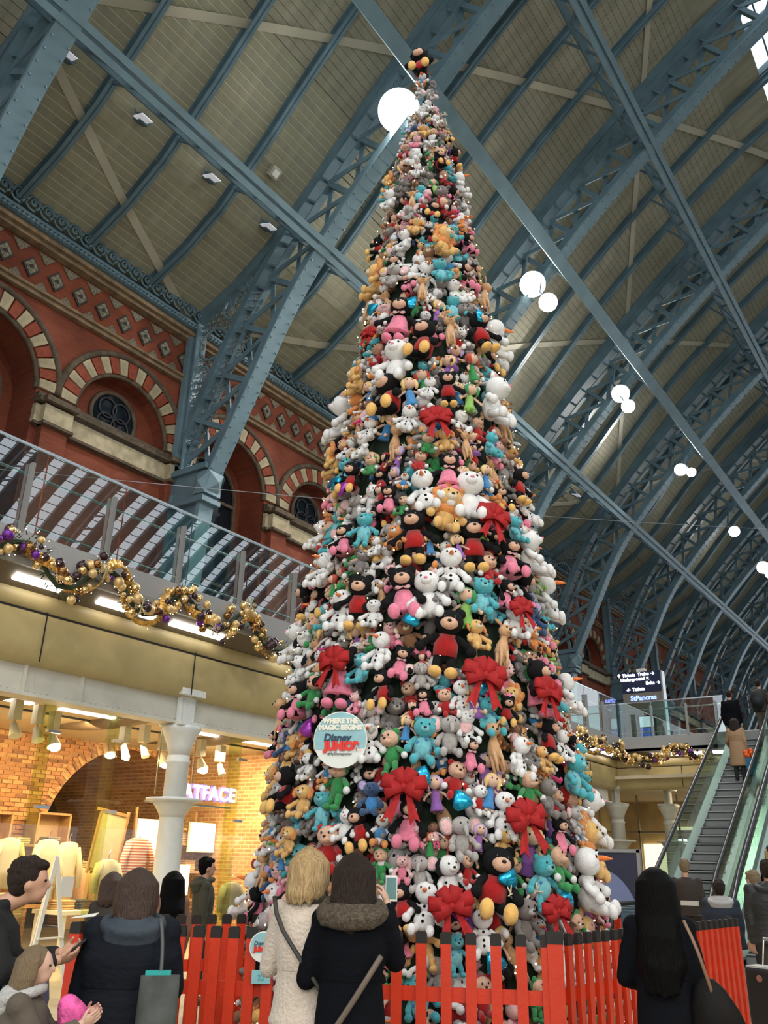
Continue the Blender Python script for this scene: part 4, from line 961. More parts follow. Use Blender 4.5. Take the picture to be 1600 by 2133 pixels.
def tp(x, z): return V(x, ty - .0, z) - L0
put_text('direction_text', '\u2191 Tickets  Trains \u2192', .155, tp(-9.62, 7.78), (1, 0, 0), (0, 0, 1), tw, tt, .004, .004)
put_text('direction_text', 'Underground \u2196', .155, tp(-9.66, 7.63), (1, 0, 0), (0, 0, 1), tw, tt, .004, .004)
put_text('direction_text', 'Exits \u2192', .155, tp(-9.05, 7.46), (1, 0, 0), (0, 0, 1), tw, tt, .004, .004)
put_text('direction_text', '\u2190 Toilets', .155, tp(-9.66, 7.28), (1, 0, 0), (0, 0, 1), tw, tt, .004, .004)
put_text('station_name', 'StPancras', .23, tp(-9.42, 6.98), (1, 0, 0), (0, 0, 1), tbl, tt, .006, .006)
mb = MB(); mb.box((-9.38, ty, 5.72), (.62, .06, 1.35)); mb.build('screen_frame', black, tt)
for z, h, m_ in ((6.18, .34, scr), (5.78, .38, scb), (5.34, .28, scr)): mb = MB(); mb.box((-9.38, ty - .04, z), (.46, .02, h)); mb.build('screen', m_, tt)

# ---------------------------------------------------------------- escalators
YS = 18.5; EZ = 5.2
st_m = mat('escalator_step', (.05, .05, .05), .6); st_r = mat('escalator_riser', (.27, .275, .27), .5, bump=.6, bscale=4, stretch=(60, 1, 1)); st_n = mat('step_nosing', (.42, .42, .40), .45); rub = mat('black_handrail', (.015, .016, .018), .35)
eg = glass_mat('escalator_glass', (.62, .74, .66), .10)
def escalator(x0, x1, lab):
    t = thing('escalator', lab, 'escalator', (x0, 16, 0)); a30 = radians(30)
    run = EZ / tan(a30)
    def prof(h, e0=-1.4, e1=1.2): return [(YS + e0, h), (YS - .15, h), (YS + .35, h + .1), (YS + 1, h + .58)] + [(YS + run - 1, EZ + h - .58), (YS + run - .35, EZ + h - .1), (YS + run + .15, EZ + h), (YS + run + e1, EZ + h)]
    n = 26; xa, xb = x0 + .2, x1 - .2
    for i in range(n):
        z = EZ * (i + 1) / n; y = YS + run * i / n
        mb = MB(); mb.box(((xa + xb) / 2, y + .21, z - .03), (xb - xa, .40, .05)); so_ = mb.build('step', st_m, t); mb = MB(); mb.box(((xa + xb) / 2, y + .03, z - .115), (xb - xa, .03, .125)); mb.build('riser', st_r, so_); mb = MB(); mb.box(((xa + xb) / 2, y + .004, z - .012), (xb - xa, .012, .022)); mb.build('nosing', st_n, so_)
    # yellow-free comb plates
    for y, z in ((YS - .6, .01), (YS + run + .6, EZ + .005)): mb = MB(); mb.box(((xa + xb) / 2, y, z), (xb - xa, 1.1, .02)); mb.build('comb_plate', steel, t)
    mb = MB()
    pr = prof(-.35); pl = prof(-.9, -1.2, 1)
    for x in (x0, x1 - .04):
        top = prof(.12)
        vs = []
        for (ya, za), (yb, zb) in zip(top, [(y_, max(z_, -.02)) for y_, z_ in pl]): vs += [(x, ya, za), (x, yb, zb), (x + .04, yb, zb), (x + .04, ya, za)]
        k = len(top); fs = []
        for i in range(k - 1): a = 4 * i; b = a + 4; fs += [(a, a + 1, b + 1, b), (a + 3, b + 3, b + 2, a + 2), (a, b, b + 3, a + 3), (a + 1, a + 2, b + 2, b + 1)]
        mb.add(vs, fs)
    mb.build('side_skirt', steel, t)
    mb = MB()
    for x in (x0 + .12, x1 - .12):
        top = prof(.14)
        for (ya, za), (yb, zb) in zip(top, top[1:]): mb.beam((x, ya, za), (x, yb, zb), .22, .05, (0, 0, 1))
    mb.build('inner_deck', mat('brushed_deck', (.30, .32, .33), .5, .7), t)
    for x in (x0 + .02, x1 - .02):
        lo, hi = prof(.16), prof(.95)
        for i in range(len(lo) - 1):
            seg = 1 if i != 3 else 4
            for j in range(seg):
                f0, f1 = j / seg, (j + 1) / seg
                def lerp(a, b, f): return (a[0] + (b[0] - a[0]) * f, a[1] + (b[1] - a[1]) * f)
                p = [lerp(lo[i], lo[i + 1], f0), lerp(lo[i], lo[i + 1], f1), lerp(hi[i], hi[i + 1], f1), lerp(hi[i], hi[i + 1], f0)]
                mb = MB(); mb.prism([(x - .006, y, z) for y, z in p], (.012, 0, 0)); mb.build('side_glass', eg, t)
        h = prof(1.0); loop = [(x, y, z) for y, z in h]
        e = [(x, h[0][0] - .33 * sin(u), .62 + .38 * cos(u)) for u in [pi * i / 8 for i in range(9)]][::-1]
        e2 = [(x, h[-1][0] + .33 * sin(u), EZ + .62 + .38 * cos(u)) for u in [pi * i / 8 for i in range(9)]]
        mb = MB(); mb.tube(e + loop + e2, .045, 8); mb.build('handrail', rub, t, True)
        mb = MB(); mb.tube([(px_, py_, pz_ - .06) for px_, py_, pz_ in loop], .022, 6); mb.build('rail_track', steel_l, t, True)
    # truss casing below
    mb = MB(); c = [(YS - .3, -.02), (YS + 1.5, -.02), (YS + run + .5, EZ - 1.2), (YS + run + .5, EZ - .25), (YS + run - .5, EZ - .3), (YS + .3, .1 - .1)]
    mb.prism([(x0 + .06, y, z) for y, z in c], (x1 - x0 - .12, 0, 0)); mb.build('truss_casing', grey_panel, t)
    return t
escalator(-6.45, -5.15, 'left escalator rising to the upper deck with a tan-coated woman near its top')
escalator(-4.75, -3.45, 'right escalator at the frame edge with a woman in a black beanie')
mb = MB(); mb.box((-4.95, 23, 2.6), (.16, 11, .1), Matrix.Rotation(radians(30), 3, 'X')); mb.build
tag(mb.build('centre_deck', steel), 'brushed steel cover strip between the two escalators', 'cover strip')
# thin catenary wire across the hall
w = thing('hall_wire', 'thin wire strung across the hall behind the tree', 'wire', (-9, 9, 8))
mb = MB(); mb.tube([(EYEP + ray(-60, 972) * 14) * (1 - i / 30) + (EYEP + ray(1640, 1104) * 27) * (i / 30) - V(0, 0, .12 * sin(pi * i / 30)) for i in range(31)], .006, 4); mb.build('cable', steel, w)
# ================================================================ THE TOY TREE
TX, TY = -4.51, 7.22
RPROF = [(0, 1.78), (1.2, 1.66), (1.6, 1.6), (2.46, 1.53), (2.9, 1.47), (3.4, 1.4), (3.9, 1.33), (4.4, 1.24), (4.9, 1.17), (5.5, 1.1), (6.1, 1.01), (6.7, .93), (7.3, .83), (8.0, .75), (8.7, .66), (9.5, .55), (10.3, .43), (10.7, .31), (11.1, .19), (11.5, .12), (12.2, .08)]
def treeR(z):
    for a, b in zip(RPROF, RPROF[1:]):
        if a[0] <= z <= b[0]: return a[1] + (b[1] - a[1]) * (z - a[0]) / (b[0] - a[0])
    return RPROF[-1][1] if z > 0 else RPROF[0][1]
core = thing('tree_frame', 'tall dark green cone frame under the heap of soft toys', 'christmas tree', (TX, TY, 0))
mb = MB(); mb.lathe((TX, TY, 0), [(max(.03, r - .22), z) for z, r in RPROF if z < 11.6], 32); mb.build('cone', mat('dark_green_netting', (.01, .025, .012), .9), core)
mb = MB(); mb.lathe((TX, TY, 0), [(1.75, 0), (1.75, .12), (1.6, .14)], 32); mb.build('base_ring', black, core)
def plush(n, c, var=.12, rough=.95): return mat('plush_' + n, c, rough, var=var, vscale=14, bump=.5, bscale=90, sheen=.3 if max(c) > .1 else 0, spec=.3)
PB = plush('black', (.005, .005, .006)); PT = plush('peach', (.72, .43, .29)); PR = plush('red', (.42, .008, .008)); PW = plush('white', (.80, .79, .78), .05); PY = plush('yellow', (.85, .50, .14)); PP = plush('pink', (.80, .22, .33)); PPL = plush('pale_pink', (.82, .50, .50))
PTQ = plush('turquoise', (.07, .42, .48)); PTQL = plush('pale_turquoise', (.20, .56, .62)); PG = plush('grey', (.42, .39, .37)); PDG = plush('dark_grey', (.20, .175, .165)); PO = plush('orange', (.72, .27, .07)); PTAN = plush('tan', (.66, .38, .19)); PBR = plush('brown', (.28, .13, .06)); PCR = plush('cream', (.78, .66, .48))
PGR = plush('green', (.03, .27, .07)); PN = plush('navy', (.03, .08, .19)); PPU = plush('purple', (.30, .12, .45)); PBL = plush('blue', (.05, .25, .55)); POR2 = plush('carrot', (.88, .22, .04)); PGO = plush('golden', (.75, .45, .15)); PHR = plush('red_hair', (.50, .05, .02)); PHY = plush('blond_hair', (.82, .58, .22)); PDB = plush('dark_brown', (.10, .05, .03)); PSK = plush('doll_skin', (.78, .50, .36), .03); PSKD = plush('brown_doll_skin', (.23, .11, .06), .03); PLIL = plush('lilac', (.50, .38, .62)); PLG = plush('light_green', (.25, .50, .10)); PHP = plush('hot_pink', (.75, .06, .22))
EYE_M = mat('toy_eye', (.005, .005, .005), .15); FELT = mat('red_felt', (.36, .005, .006), .8, var=.15, vscale=8, bump=.2, bscale=60); SHB = mat('shiny_blue', (.02, .38, .60), .2, .7); SHP = mat('shiny_purple', (.35, .05, .4), .25, .6)

def D(label, cat, head, body=None, arm=None, paw=None, leg=None, foot=None, muz=None, ear='round', earm=None, earin=None, outfit=None, outm=None, extra=(), bs=1, hs=1, ears=1):
    body = body or head
    return dict(label=label, cat=cat, head=head, body=body, arm=arm or body, paw=paw or arm or body, leg=leg or body, foot=foot or leg or body, muz=muz, ear=ear, earm=earm or head, earin=earin, outfit=outfit, outm=outm, extra=extra, bs=bs, hs=hs, ears=ears)
K = {
 'B': D('black bear soft toy with peach snout, red vest, yellow feet', 'toy bear', PB, muz=PT, foot=PY, outfit='vest', outm=PR),
 'P': D('black bear soft toy in pink dress and pink shoes', 'dressed bear', PB, muz=PT, foot=PP, outfit='dress', outm=PP, extra=('neckbow',)),
 'R': D('bear soft toy in red winter suit', 'suited bear', PT, body=PR, muz=PT, paw=PW, ear='hood', earm=PR),
 'G': D('bear soft toy in green winter suit', 'suited bear', PT, body=PGR, muz=PT, paw=PW, ear='hood', earm=PGR),
 'S': D('white snowman soft toy with orange carrot nose', 'toy snowman', PW, ear='none', extra=('carrot', 'buttons', 'twigs'), hs=.95),
 'C': D('fluffy white cat soft toy with pink ears', 'toy cat', PW, ear='cat', earin=PPL, muz=PW, extra=('pinknose',)),
 'T': D('turquoise shaggy bear soft toy', 'shaggy bear', PTQ, body=PTQL, arm=PTQ, leg=PTQ, ear='stub', muz=PTQL, extra=('spots',), bs=1.08),
 'E': D('grey elephant soft toy with pink-lined ears', 'toy elephant', PG, ear='elephant', earin=PPL, extra=('trunk', 'collar')),
 'L': D('golden lion soft toy with shaggy orange mane', 'toy lion', PGO, ear='round', muz=PCR, extra=('mane',)),
 'D': D('golden puppy soft toy with floppy orange ears', 'toy dog', PGO, ear='floppy', earm=PO, muz=PCR),
 'W': D('white puppy soft toy with black floppy ears', 'toy dog', PW, ear='floppy', earm=PB, muz=PW, extra=('collar', 'spotsb')),
 'F': D('slim tan fawn soft toy with long legs', 'toy fawn', PTAN, ear='leaf', muz=PTAN, extra=('long',), foot=PDB, hs=.72, bs=.8),
 'K': D('white duck soft toy with orange bill', 'toy duck', PW, ear='none', extra=('bill', 'bluecoat'), foot=PO, leg=PO, hs=.85, bs=.85),
 'A': D('shaggy grey-brown reindeer soft toy with cream antlers', 'toy reindeer', PDG, ear='leaf', muz=PG, extra=('antlers',)),
 'Y': D('floppy grey donkey soft toy', 'toy donkey', PDG, ear='long', muz=PG),
 'N': D('navy blue koala soft toy with big ears', 'toy koala', PN, body=PBL, arm=PN, leg=PN, ear='big', earin=PLIL, muz=PN),
 'I': D('pale pink piglet soft toy', 'toy pig', PPL, body=PP, arm=PPL, ear='cat', muz=PPL, hs=.95, bs=.85),
 'H': D('white rabbit soft toy with upright ears', 'toy rabbit', PW, ear='tall', earin=PPL, muz=PW, outfit='vest', outm=PR),
 'J': D('brown monkey soft toy with cream face', 'toy monkey', PBR, muz=PCR, ear='side', earm=PCR),
 'Z': D('orange fox soft toy with white chest', 'toy fox', PO, body=PO, muz=PW, ear='cat', foot=PDB),
 'd1': D('rag doll with blond hair and blue dress', 'doll', PSK, body=PBL, arm=PSK, leg=PSK, ear='none', outfit='gown', outm=PBL, extra=('hair',), earm=PHY, bs=.72, hs=.82),
 'd2': D('rag doll with red hair and green dress', 'doll', PSK, body=PGR, arm=PSK, leg=PSK, ear='none', outfit='gown', outm=PGR, extra=('hair',), earm=PHR, bs=.72, hs=.82),
 'd3': D('rag doll with blond hair and purple gown', 'doll', PSK, body=PPU, arm=PSK, leg=PSK, ear='none', outfit='gown', outm=PPU, extra=('hair',), earm=PHY, bs=.72, hs=.82),
 'd4': D('rag doll with lilac curls and plum coat', 'doll', PSK, body=PPU, arm=PSK, leg=PDB, ear='none', outfit='gown', outm=PPU, extra=('hair',), earm=PLIL, bs=.72, hs=.85),
 'd5': D('rag doll with brown skin and striped pink clothes', 'doll', PSKD, body=PHP, arm=PW, leg=PHP, ear='none', outfit='vest', outm=PPL, extra=('hair',), earm=PDB, bs=.72, hs=.85),
 'd6': D('rag doll in light green tunic and cap', 'doll', PSK, body=PLG, arm=PSK, leg=PLG, ear='none', outfit='gown', outm=PLG, extra=('hair',), earm=PGR, bs=.72, hs=.8),
 'd7': D('rag doll with black hair and red cap', 'doll', PSK, body=PTQ, arm=PSK, leg=PBR, ear='none', outfit='vest', outm=PR, extra=('hair', 'cap'), earm=PB, bs=.72, hs=.8),
}
def toy_parts(k, pose):
    d = K[k]; P = []          # (name, mb, material, sub-parent index or None)
    def part(name, m, par=None): mb = MB(); P.append([name, mb, m, par]); return mb, len(P) - 1
    E_ = d['extra']; hs, bs = d['hs'], d['bs']; long_ = 'long' in E_
    hc = V(0, .09, .25 if not long_ else .34); hr = V(.20, .175, .175) * hs
    bc = V(0, 0, -.08 if not long_ else -.02)
    if k == 'S':
        hc = V(0, .08, .27); mb, bi = part('body', d['body']); mb.ball((0, .02, .04), (.12, .11, .09), n=12, m=8); mb.ball((0, .02, -.16), (.18, .16, .17), n=14, m=9)
    elif long_:
        mb, bi = part('body', d['body']); mb.tube([(0, -.02, -.2), (0, 0, -.05), (0, .02, .08), (0, .05, .2), (0, .08, .3)], [.10, .13, .11, .065, .06], 10); mb.ball((0, -.02, -.2), .10, n=10, m=6)
    else:
        mb, bi = part('body', d['body']); mb.ball(bc, (.165 * bs, .14 * bs, .22), n=14, m=9)
        if bs < .8: mb.cyl((0, .03, .05), (0, .06, .2), .05, .04, 8)
    mb, hi = part('head', d['head'])
    mb.ball(hc, hr, n=16, m=11)
    if k == 'S': mb.ball(hc + V(0, .02, -.06), (.15, .14, .12), n=12, m=8)
    if d['muz'] is not None:
        mb, _ = part('muzzle', d['muz'], hi)
        if k in 'RG':
            mb.ball(hc + V(0, hr.y * .55, -hr.z * .42), (hr.x * .62, hr.y * .62, hr.z * .42), n=12, m=8); mb.ball(hc + V(0, hr.y * .45, hr.z * .18), (hr.x * .50, hr.y * .56, hr.z * .52), n=12, m=8)
        else: mb.ball(hc + V(0, hr.y * .75, -hr.z * .25), (hr.x * (.62 if k in 'BP' else .45), hr.y * .5, hr.z * (.5 if k in 'BP' else .36)), n=12, m=8)
        mb, _ = part('nose', PP if 'pinknose' in E_ else EYE_M, hi); mb.ball(hc + V(0, hr.y * (1.16 if k in 'RG' else 1.2), -hr.z * .14), (.032, .026, .024), n=8, m=5)
    ey = hr.y * (.93 if d['muz'] is None or k not in 'RG' else 1.0)
    for s in (-1, 1):
        mb, _ = part('eye', EYE_M, hi); mb.ball(hc + V(s * hr.x * .36, ey * .93, hr.z * .25), (.020, .014, .028), n=8, m=5)
    # ears
    e = d['ear']
    for s in (-1, 1):
        if e == 'none': break
        mb, ei = part('ear', d['earm'] if e not in ('hood',) else d['earm'], hi)
        o = hc
        if e in ('round', 'stub'): r = .075 if e == 'round' else .055; mb.ball(o + V(s * hr.x * .72, -.02, hr.z * .80), (r * hs, r * .5, r), n=10, m=6)
        elif e == 'hood': mb.ball(o + V(s * hr.x * .75, -.02, hr.z * .78), (.08, .04, .08), n=10, m=6); mb.ball(o + V(0, -.05, .02), (hr.x * 1.02, hr.y * .95, hr.z * 1.03), n=12, m=8) if s > 0 else None
        elif e == 'big': mb.ball(o + V(s * hr.x * 1.15, -.03, hr.z * .55), (.13, .035, .15), Matrix.Rotation(s * .5, 3, 'Y'), 12, 7)
        elif e == 'side': mb.ball(o + V(s * hr.x * 1.05, 0, 0), (.07, .03, .07), n=10, m=6)
        elif e == 'cat': mb.tube([o + V(s * hr.x * .55, -.01, hr.z * .6), o + V(s * hr.x * .78, -.02, hr.z * 1.35)], [.075, .008], 6)
        elif e == 'floppy': mb.tube([o + V(s * hr.x * .75, -.02, hr.z * .7), o + V(s * hr.x * 1.15, 0, hr.z * .2), o + V(s * hr.x * 1.2, .03, -hr.z * .5), o + V(s * hr.x * 1.1, .04, -hr.z * .9)], [.045, .07, .075, .03], 8, flat=.5)
        elif e == 'long': mb.tube([o + V(s * hr.x * .5, -.04, hr.z * .8), o + V(s * hr.x * .9, -.06, hr.z * 1.3), o + V(s * hr.x * 1.3, -.02, hr.z * .9)], [.04, .055, .015], 8, flat=.5)
        elif e == 'tall': mb.tube([o + V(s * .06, -.02, hr.z * .8), o + V(s * .09, -.04, hr.z * 1.5), o + V(s * .1, -.05, hr.z * 2.0)], [.03, .045, .01], 8, flat=.5)
        elif e == 'leaf': mb.tube([o + V(s * hr.x * .6, 0, hr.z * .6), o + V(s * hr.x * 1.3, 0, hr.z * 1.1), o + V(s * hr.x * 1.8, 0, hr.z * 1.3)], [.02, .04, .006], 8, flat=.5)
        elif e == 'elephant': mb.ball(o + V(s * (hr.x + .10), -.04, .0), (.155, .03, .17), Matrix.Rotation(s * .25, 3, 'Y'), 14, 8)
        if d['earin'] is not None and e in ('elephant', 'cat', 'big', 'tall'):
            mb, _ = part('ear_lining', d['earin'], hi)
            if e == 'elephant': mb.ball(o + V(s * (hr.x + .105), -.015, -.005), (.125, .02, .14), Matrix.Rotation(s * .25, 3, 'Y'), 12, 7)
            elif e == 'cat': mb.tube([o + V(s * hr.x * .57, .035, hr.z * .68), o + V(s * hr.x * .76, .01, hr.z * 1.24)], [.048, .006], 6)
            elif e == 'big': mb.ball(o + V(s * hr.x * 1.16, -.005, hr.z * .55), (.10, .03, .115), Matrix.Rotation(s * .5, 3, 'Y'), 10, 6)
            else: mb.tube([o + V(s * .065, .01, hr.z * .95), o + V(s * .09, -.01, hr.z * 1.6)], [.02, .012], 6)
    # limbs
    for s in (-1, 1):
        if long_:
            mb, li = part('leg', d['leg'])
            mb.tube([(s * .07, .0, -.12), (s * .09, .02, -.3), (s * .085, .03, -.46)], [.05, .03, .028], 8)
            mb, _ = part('hoof', d['foot'], li); mb.tube([(s * .085, .03, -.45), (s * .087, .045, -.5)], [.033, .036], 8)
            mb, ai = part('leg', d['leg']); mb.tube([(s * .06, .06, .0), (s * .07, .12, -.2), (s * .07, .12, -.4)], [.045, .028, .026], 8)
            continue
        ar = .058 * (1 if bs > .8 else .6)
        mb, ai = part('arm', d['arm'])
        if pose == 0: a = [V(s * .12, .02, .06), V(s * .22, .07, -.03), V(s * .25, .16, -.12)]
        elif pose == 1: a = [V(s * .12, .02, .06), V(s * .25, .04, -.02), V(s * .33, .08, -.10)]
        else: a = [V(s * .12, .02, .06), V(s * .2, .08, .0), V(s * .13, .2, -.04)]
        if bs < .8: a = [V(p.x * .85, p.y, p.z) for p in a]
        mb.tube(a, [ar, ar * .95, ar * .9], 10); mb.ball(a[2], ar * .9, n=8, m=5)
        mb, _ = part('paw', d['paw'] if d['paw'] is not d['arm'] else d['arm'], ai); mb.ball(a[2] + V(s * .02, .02, -.03), (ar * 1.25, ar * 1.15, ar * 1.25), n=10, m=7)
        lr = .072 * (1 if bs > .8 else .55)
        mb, li = part('leg', d['leg'])
        if pose == 1: l = [V(s * .08, .02, -.22), V(s * .10, .06, -.34), V(s * .11, .08, -.43)]
        else: l = [V(s * .08, .04, -.24), V(s * .13, .17, -.30), V(s * .15, .27, -.34)]
        if bs < .8: l = [V(p.x * .7, p.y, p.z) for p in l]
        mb.tube(l, [lr, lr * .85, lr * .8], 10)
        mb, _ = part('foot', d['foot'], li)
        big = 1.55 if d['foot'] in (PY, PP) else 1.2
        if pose == 1: mb.ball(l[2] + V(0, .045, -.02), (lr * big * .85, lr * big * 1.15, lr * big * .7), n=10, m=7)
        else: mb.ball(l[2] + V(0, .01, .01), (lr * big * .85, lr * big * .75, lr * big * 1.1), n=10, m=7)
    # outfits
    of = d['outfit']
    if of == 'shorts': mb, _ = part('shorts', d['outm'], 0); mb.rings([(0, .0, -.32, .10, .09), (0, .01, -.29, .172, .15), (0, 0, -.20, .182, .157), (0, 0, -.06, .176, .15), (0, 0, -.05, .15, .13)], 14)
    elif of == 'dress': mb, _ = part('dress', d['outm'], 0); mb.rings([(0, .01, -.30, .235, .20), (0, .01, -.27, .24, .205), (0, 0, -.12, .175, .15), (0, 0, .02, .155, .135), (0, 0, .09, .10, .09)], 16)
    elif of == 'gown': mb, _ = part('gown', d['outm'], 0); mb.rings([(0, .03, -.40, .16, .13), (0, .03, -.36, .165, .135), (0, .01, -.15, .11, .10), (0, 0, .04, .10, .09), (0, 0, .12, .05, .05)], 14)
    elif of == 'vest': mb, _ = part('vest', d['outm'], 0); mb.rings([(0, 0, -.22, .165 * max(bs, .8), .145 * max(bs, .8)), (0, 0, -.05, .172 * max(bs, .8), .15 * max(bs, .8)), (0, 0, .09, .12, .11)], 14)
    # extras
    if 'neckbow' in E_:
        mb, _ = part('neck_bow', PPL, 0)
        for s in (-1, 1): mb.ball((s * .06, .15, .10), (.06, .025, .04), Matrix.Rotation(s * .3, 3, 'Y'), 8, 5)
        mb.ball((0, .16, .10), .02, n=6, m=4)
    if 'carrot' in E_: mb, _ = part('carrot_nose', POR2, hi); mb.tube([hc + V(0, .14, .01), hc + V(0, .24, .0), hc + V(0.01, .33, -.02)], [.042, .030, .008], 8)
    if 'buttons' in E_:
        for z, y in ((.05, .13), (-.09, .165), (-.18, .18)): mb, _ = part('button', PB, 0); mb.ball((0, y, z), (.026, .016, .026), n=8, m=5)
    if 'twigs' in E_ and pose == 1:
        mb, _ = part('scarf', PBR if False else PG, 0); mb.tube([(.11 * cos(t), .03 + .1 * sin(t), .12) for t in [i * pi / 6 for i in range(13)]], .02, 6, False)
    if 'trunk' in E_: mb, _ = part('trunk', d['head'], hi); mb.tube([hc + V(0, .13, -.02), hc + V(0, .21, -.07), hc + V(0, .25, -.16), hc + V(.02, .28, -.21)], [.06, .048, .036, .03], 8)
    if 'collar' in E_: mb, _ = part('collar', PR, 0); mb.tube([(.105 * cos(t), .04 + .10 * sin(t), .115) for t in [i * pi / 7 for i in range(15)]], .022, 6, False)
    if 'mane' in E_:
        mb, _ = part('mane', PO, hi); rn = random.Random(2)
        for i in range(22): a = i * 2.399; r = .19 + .03 * (i % 3); q = hc + V(r * cos(a), -.03 - .02 * (i % 2), r * sin(a) * 1.05 - .03); mb.ball(q, (.075, .07, .085), n=7, m=5)
        mb.ball(hc + V(0, -.04, -.2), (.16, .13, .13), n=10, m=6)
    if 'antlers' in E_:
        for s in (-1, 1):
            mb, _ = part('antler', PCR, hi); q = hc + V(s * .07, -.02, hr.z * .8)
            mb.tube([q, q + V(s * .12, 0, .10), q + V(s * .26, .02, .13), q + V(s * .34, .04, .24)], [.025, .024, .02, .01], 6); mb.tube([q + V(s * .12, 0, .10), q + V(s * .11, .02, .24)], [.02, .008], 6); mb.tube([q + V(s * .26, .02, .13), q + V(s * .25, .05, .27)], [.018, .008], 6); mb.tube([q + V(s * .24, .02, .12), q + V(s * .38, .08, .10)], [.018, .008], 6)
    if 'bill' in E_: mb, _ = part('bill', POR2, hi); mb.ball(hc + V(0, .2, -.05), (.075, .10, .028), n=10, m=6)
    if 'bluecoat' in E_: mb, _ = part('jacket', PBL, 0); mb.rings([(0, 0, -.16, .15, .13), (0, 0, -.02, .155, .135), (0, 0, .08, .11, .10)], 12)
    if 'spots' in E_:
        mb, _ = part('spots', PBL, 0)
        for x, y, z in ((.1, .1, -.02), (-.12, .08, -.12), (.14, .02, -.18), (-.05, .135, .05), (-.13, -.02, .03)): mb.ball((x * 1.02, y, z), (.035, .03, .035), n=7, m=5)
    if 'spotsb' in E_:
        mb, _ = part('spots', PB, 0)
        for x, y, z in ((.1, .09, -.02), (-.1, .09, -.14), (.02, .13, -.2)): mb.ball((x, y, z), (.03, .022, .03), n=7, m=5)
    if 'hair' in E_:
        mb, _ = part('hair', d['earm'], hi); mb.ball(hc + V(0, -.035, .035), (hr.x * 1.10, hr.y * 1.02, hr.z * 1.08), n=12, m=8)
        for s in (-1, 1): mb.tube([hc + V(s * hr.x * .85, .03, hr.z * .5), hc + V(s * hr.x * 1.05, .03, -.03), hc + V(s * hr.x * .95, .04, -hr.z * 1.3)], [.05, .06, .03], 8)
    if 'cap' in E_: mb, _ = part('cap', d['outm'], hi); mb.ball(hc + V(0, 0, hr.z * .72), (hr.x * .98, hr.y, hr.z * .5), n=10, m=6)
    return P
proto = {}
def toy_proto(k, pose):
    if (k, pose) not in proto: proto[(k, pose)] = [(n, mb.mesh(n, m, True), par) for n, mb, m, par in toy_parts(k, pose)]
    return proto[(k, pose)]
protoS = {}
def toy_single(k, pose):
    if (k, pose) not in protoS:
        P = toy_parts(k, pose); ms = []; big = MB()
        for n, mb, m, par in P:
            if m not in ms: ms.append(m)
            big.cur = ms.index(m); big.add(mb.v, mb.f)
        protoS[(k, pose)] = big.mesh('soft_toy', ms, True)
    return protoS[(k, pose)]
NAMES = {k: v['cat'].replace(' ', '_') + ('' if v['cat'].startswith('toy') or v['cat'] == 'doll' else '') for k, v in K.items()}
NAMES = {k: ('rag_doll' if v['cat'] == 'doll' else 'plush_' + v['cat'].split()[1] if v['cat'].startswith('toy') else v['cat'].replace(' ', '_')) for k, v in K.items()}
def orient(ang, z, yaw, pitch, roll, size):
    out = V(cos(ang), sin(ang), 0); slope = .14
    up = (V(0, 0, 1) - out * slope).normalized(); o2 = (out - up * out.dot(up)).normalized(); side = o2.cross(up)
    M_ = Matrix((side, o2, up)).transposed()
    return M_ @ Euler((pitch, roll, yaw)).to_matrix()
placed = []
toys = []
def put_toy(k, pos, M_, size, pose, full, px):
    if full:
        root = thing(NAMES[k], None, None, pos, M_.to_euler()); root.scale = (size,) * 3; objs = []
        for n, me, par in toy_proto(k, pose): objs.append(inst(n, me, (0, 0, 0), parent=root if par is None else objs[par]))
    else: root = inst(NAMES[k], toy_single(k, pose), pos, M_.to_euler(), None, (size,) * 3)
    toys.append((root, k, px, size)); return root
def surf_hit(px, py, extra=0):
    """point where the line of sight meets the cone of toys"""
    d = ray(px, py); t = 3.0; best = None
    while t < 22:
        p = EYEP + d * t; r = hypot(p.x - TX, p.y - TY); R = treeR(p.z) + extra
        if r < R: return p
        if best is None or r - R < best[0]: best = (r - R, t)
        t += .02
    return EYEP + d * best[1]
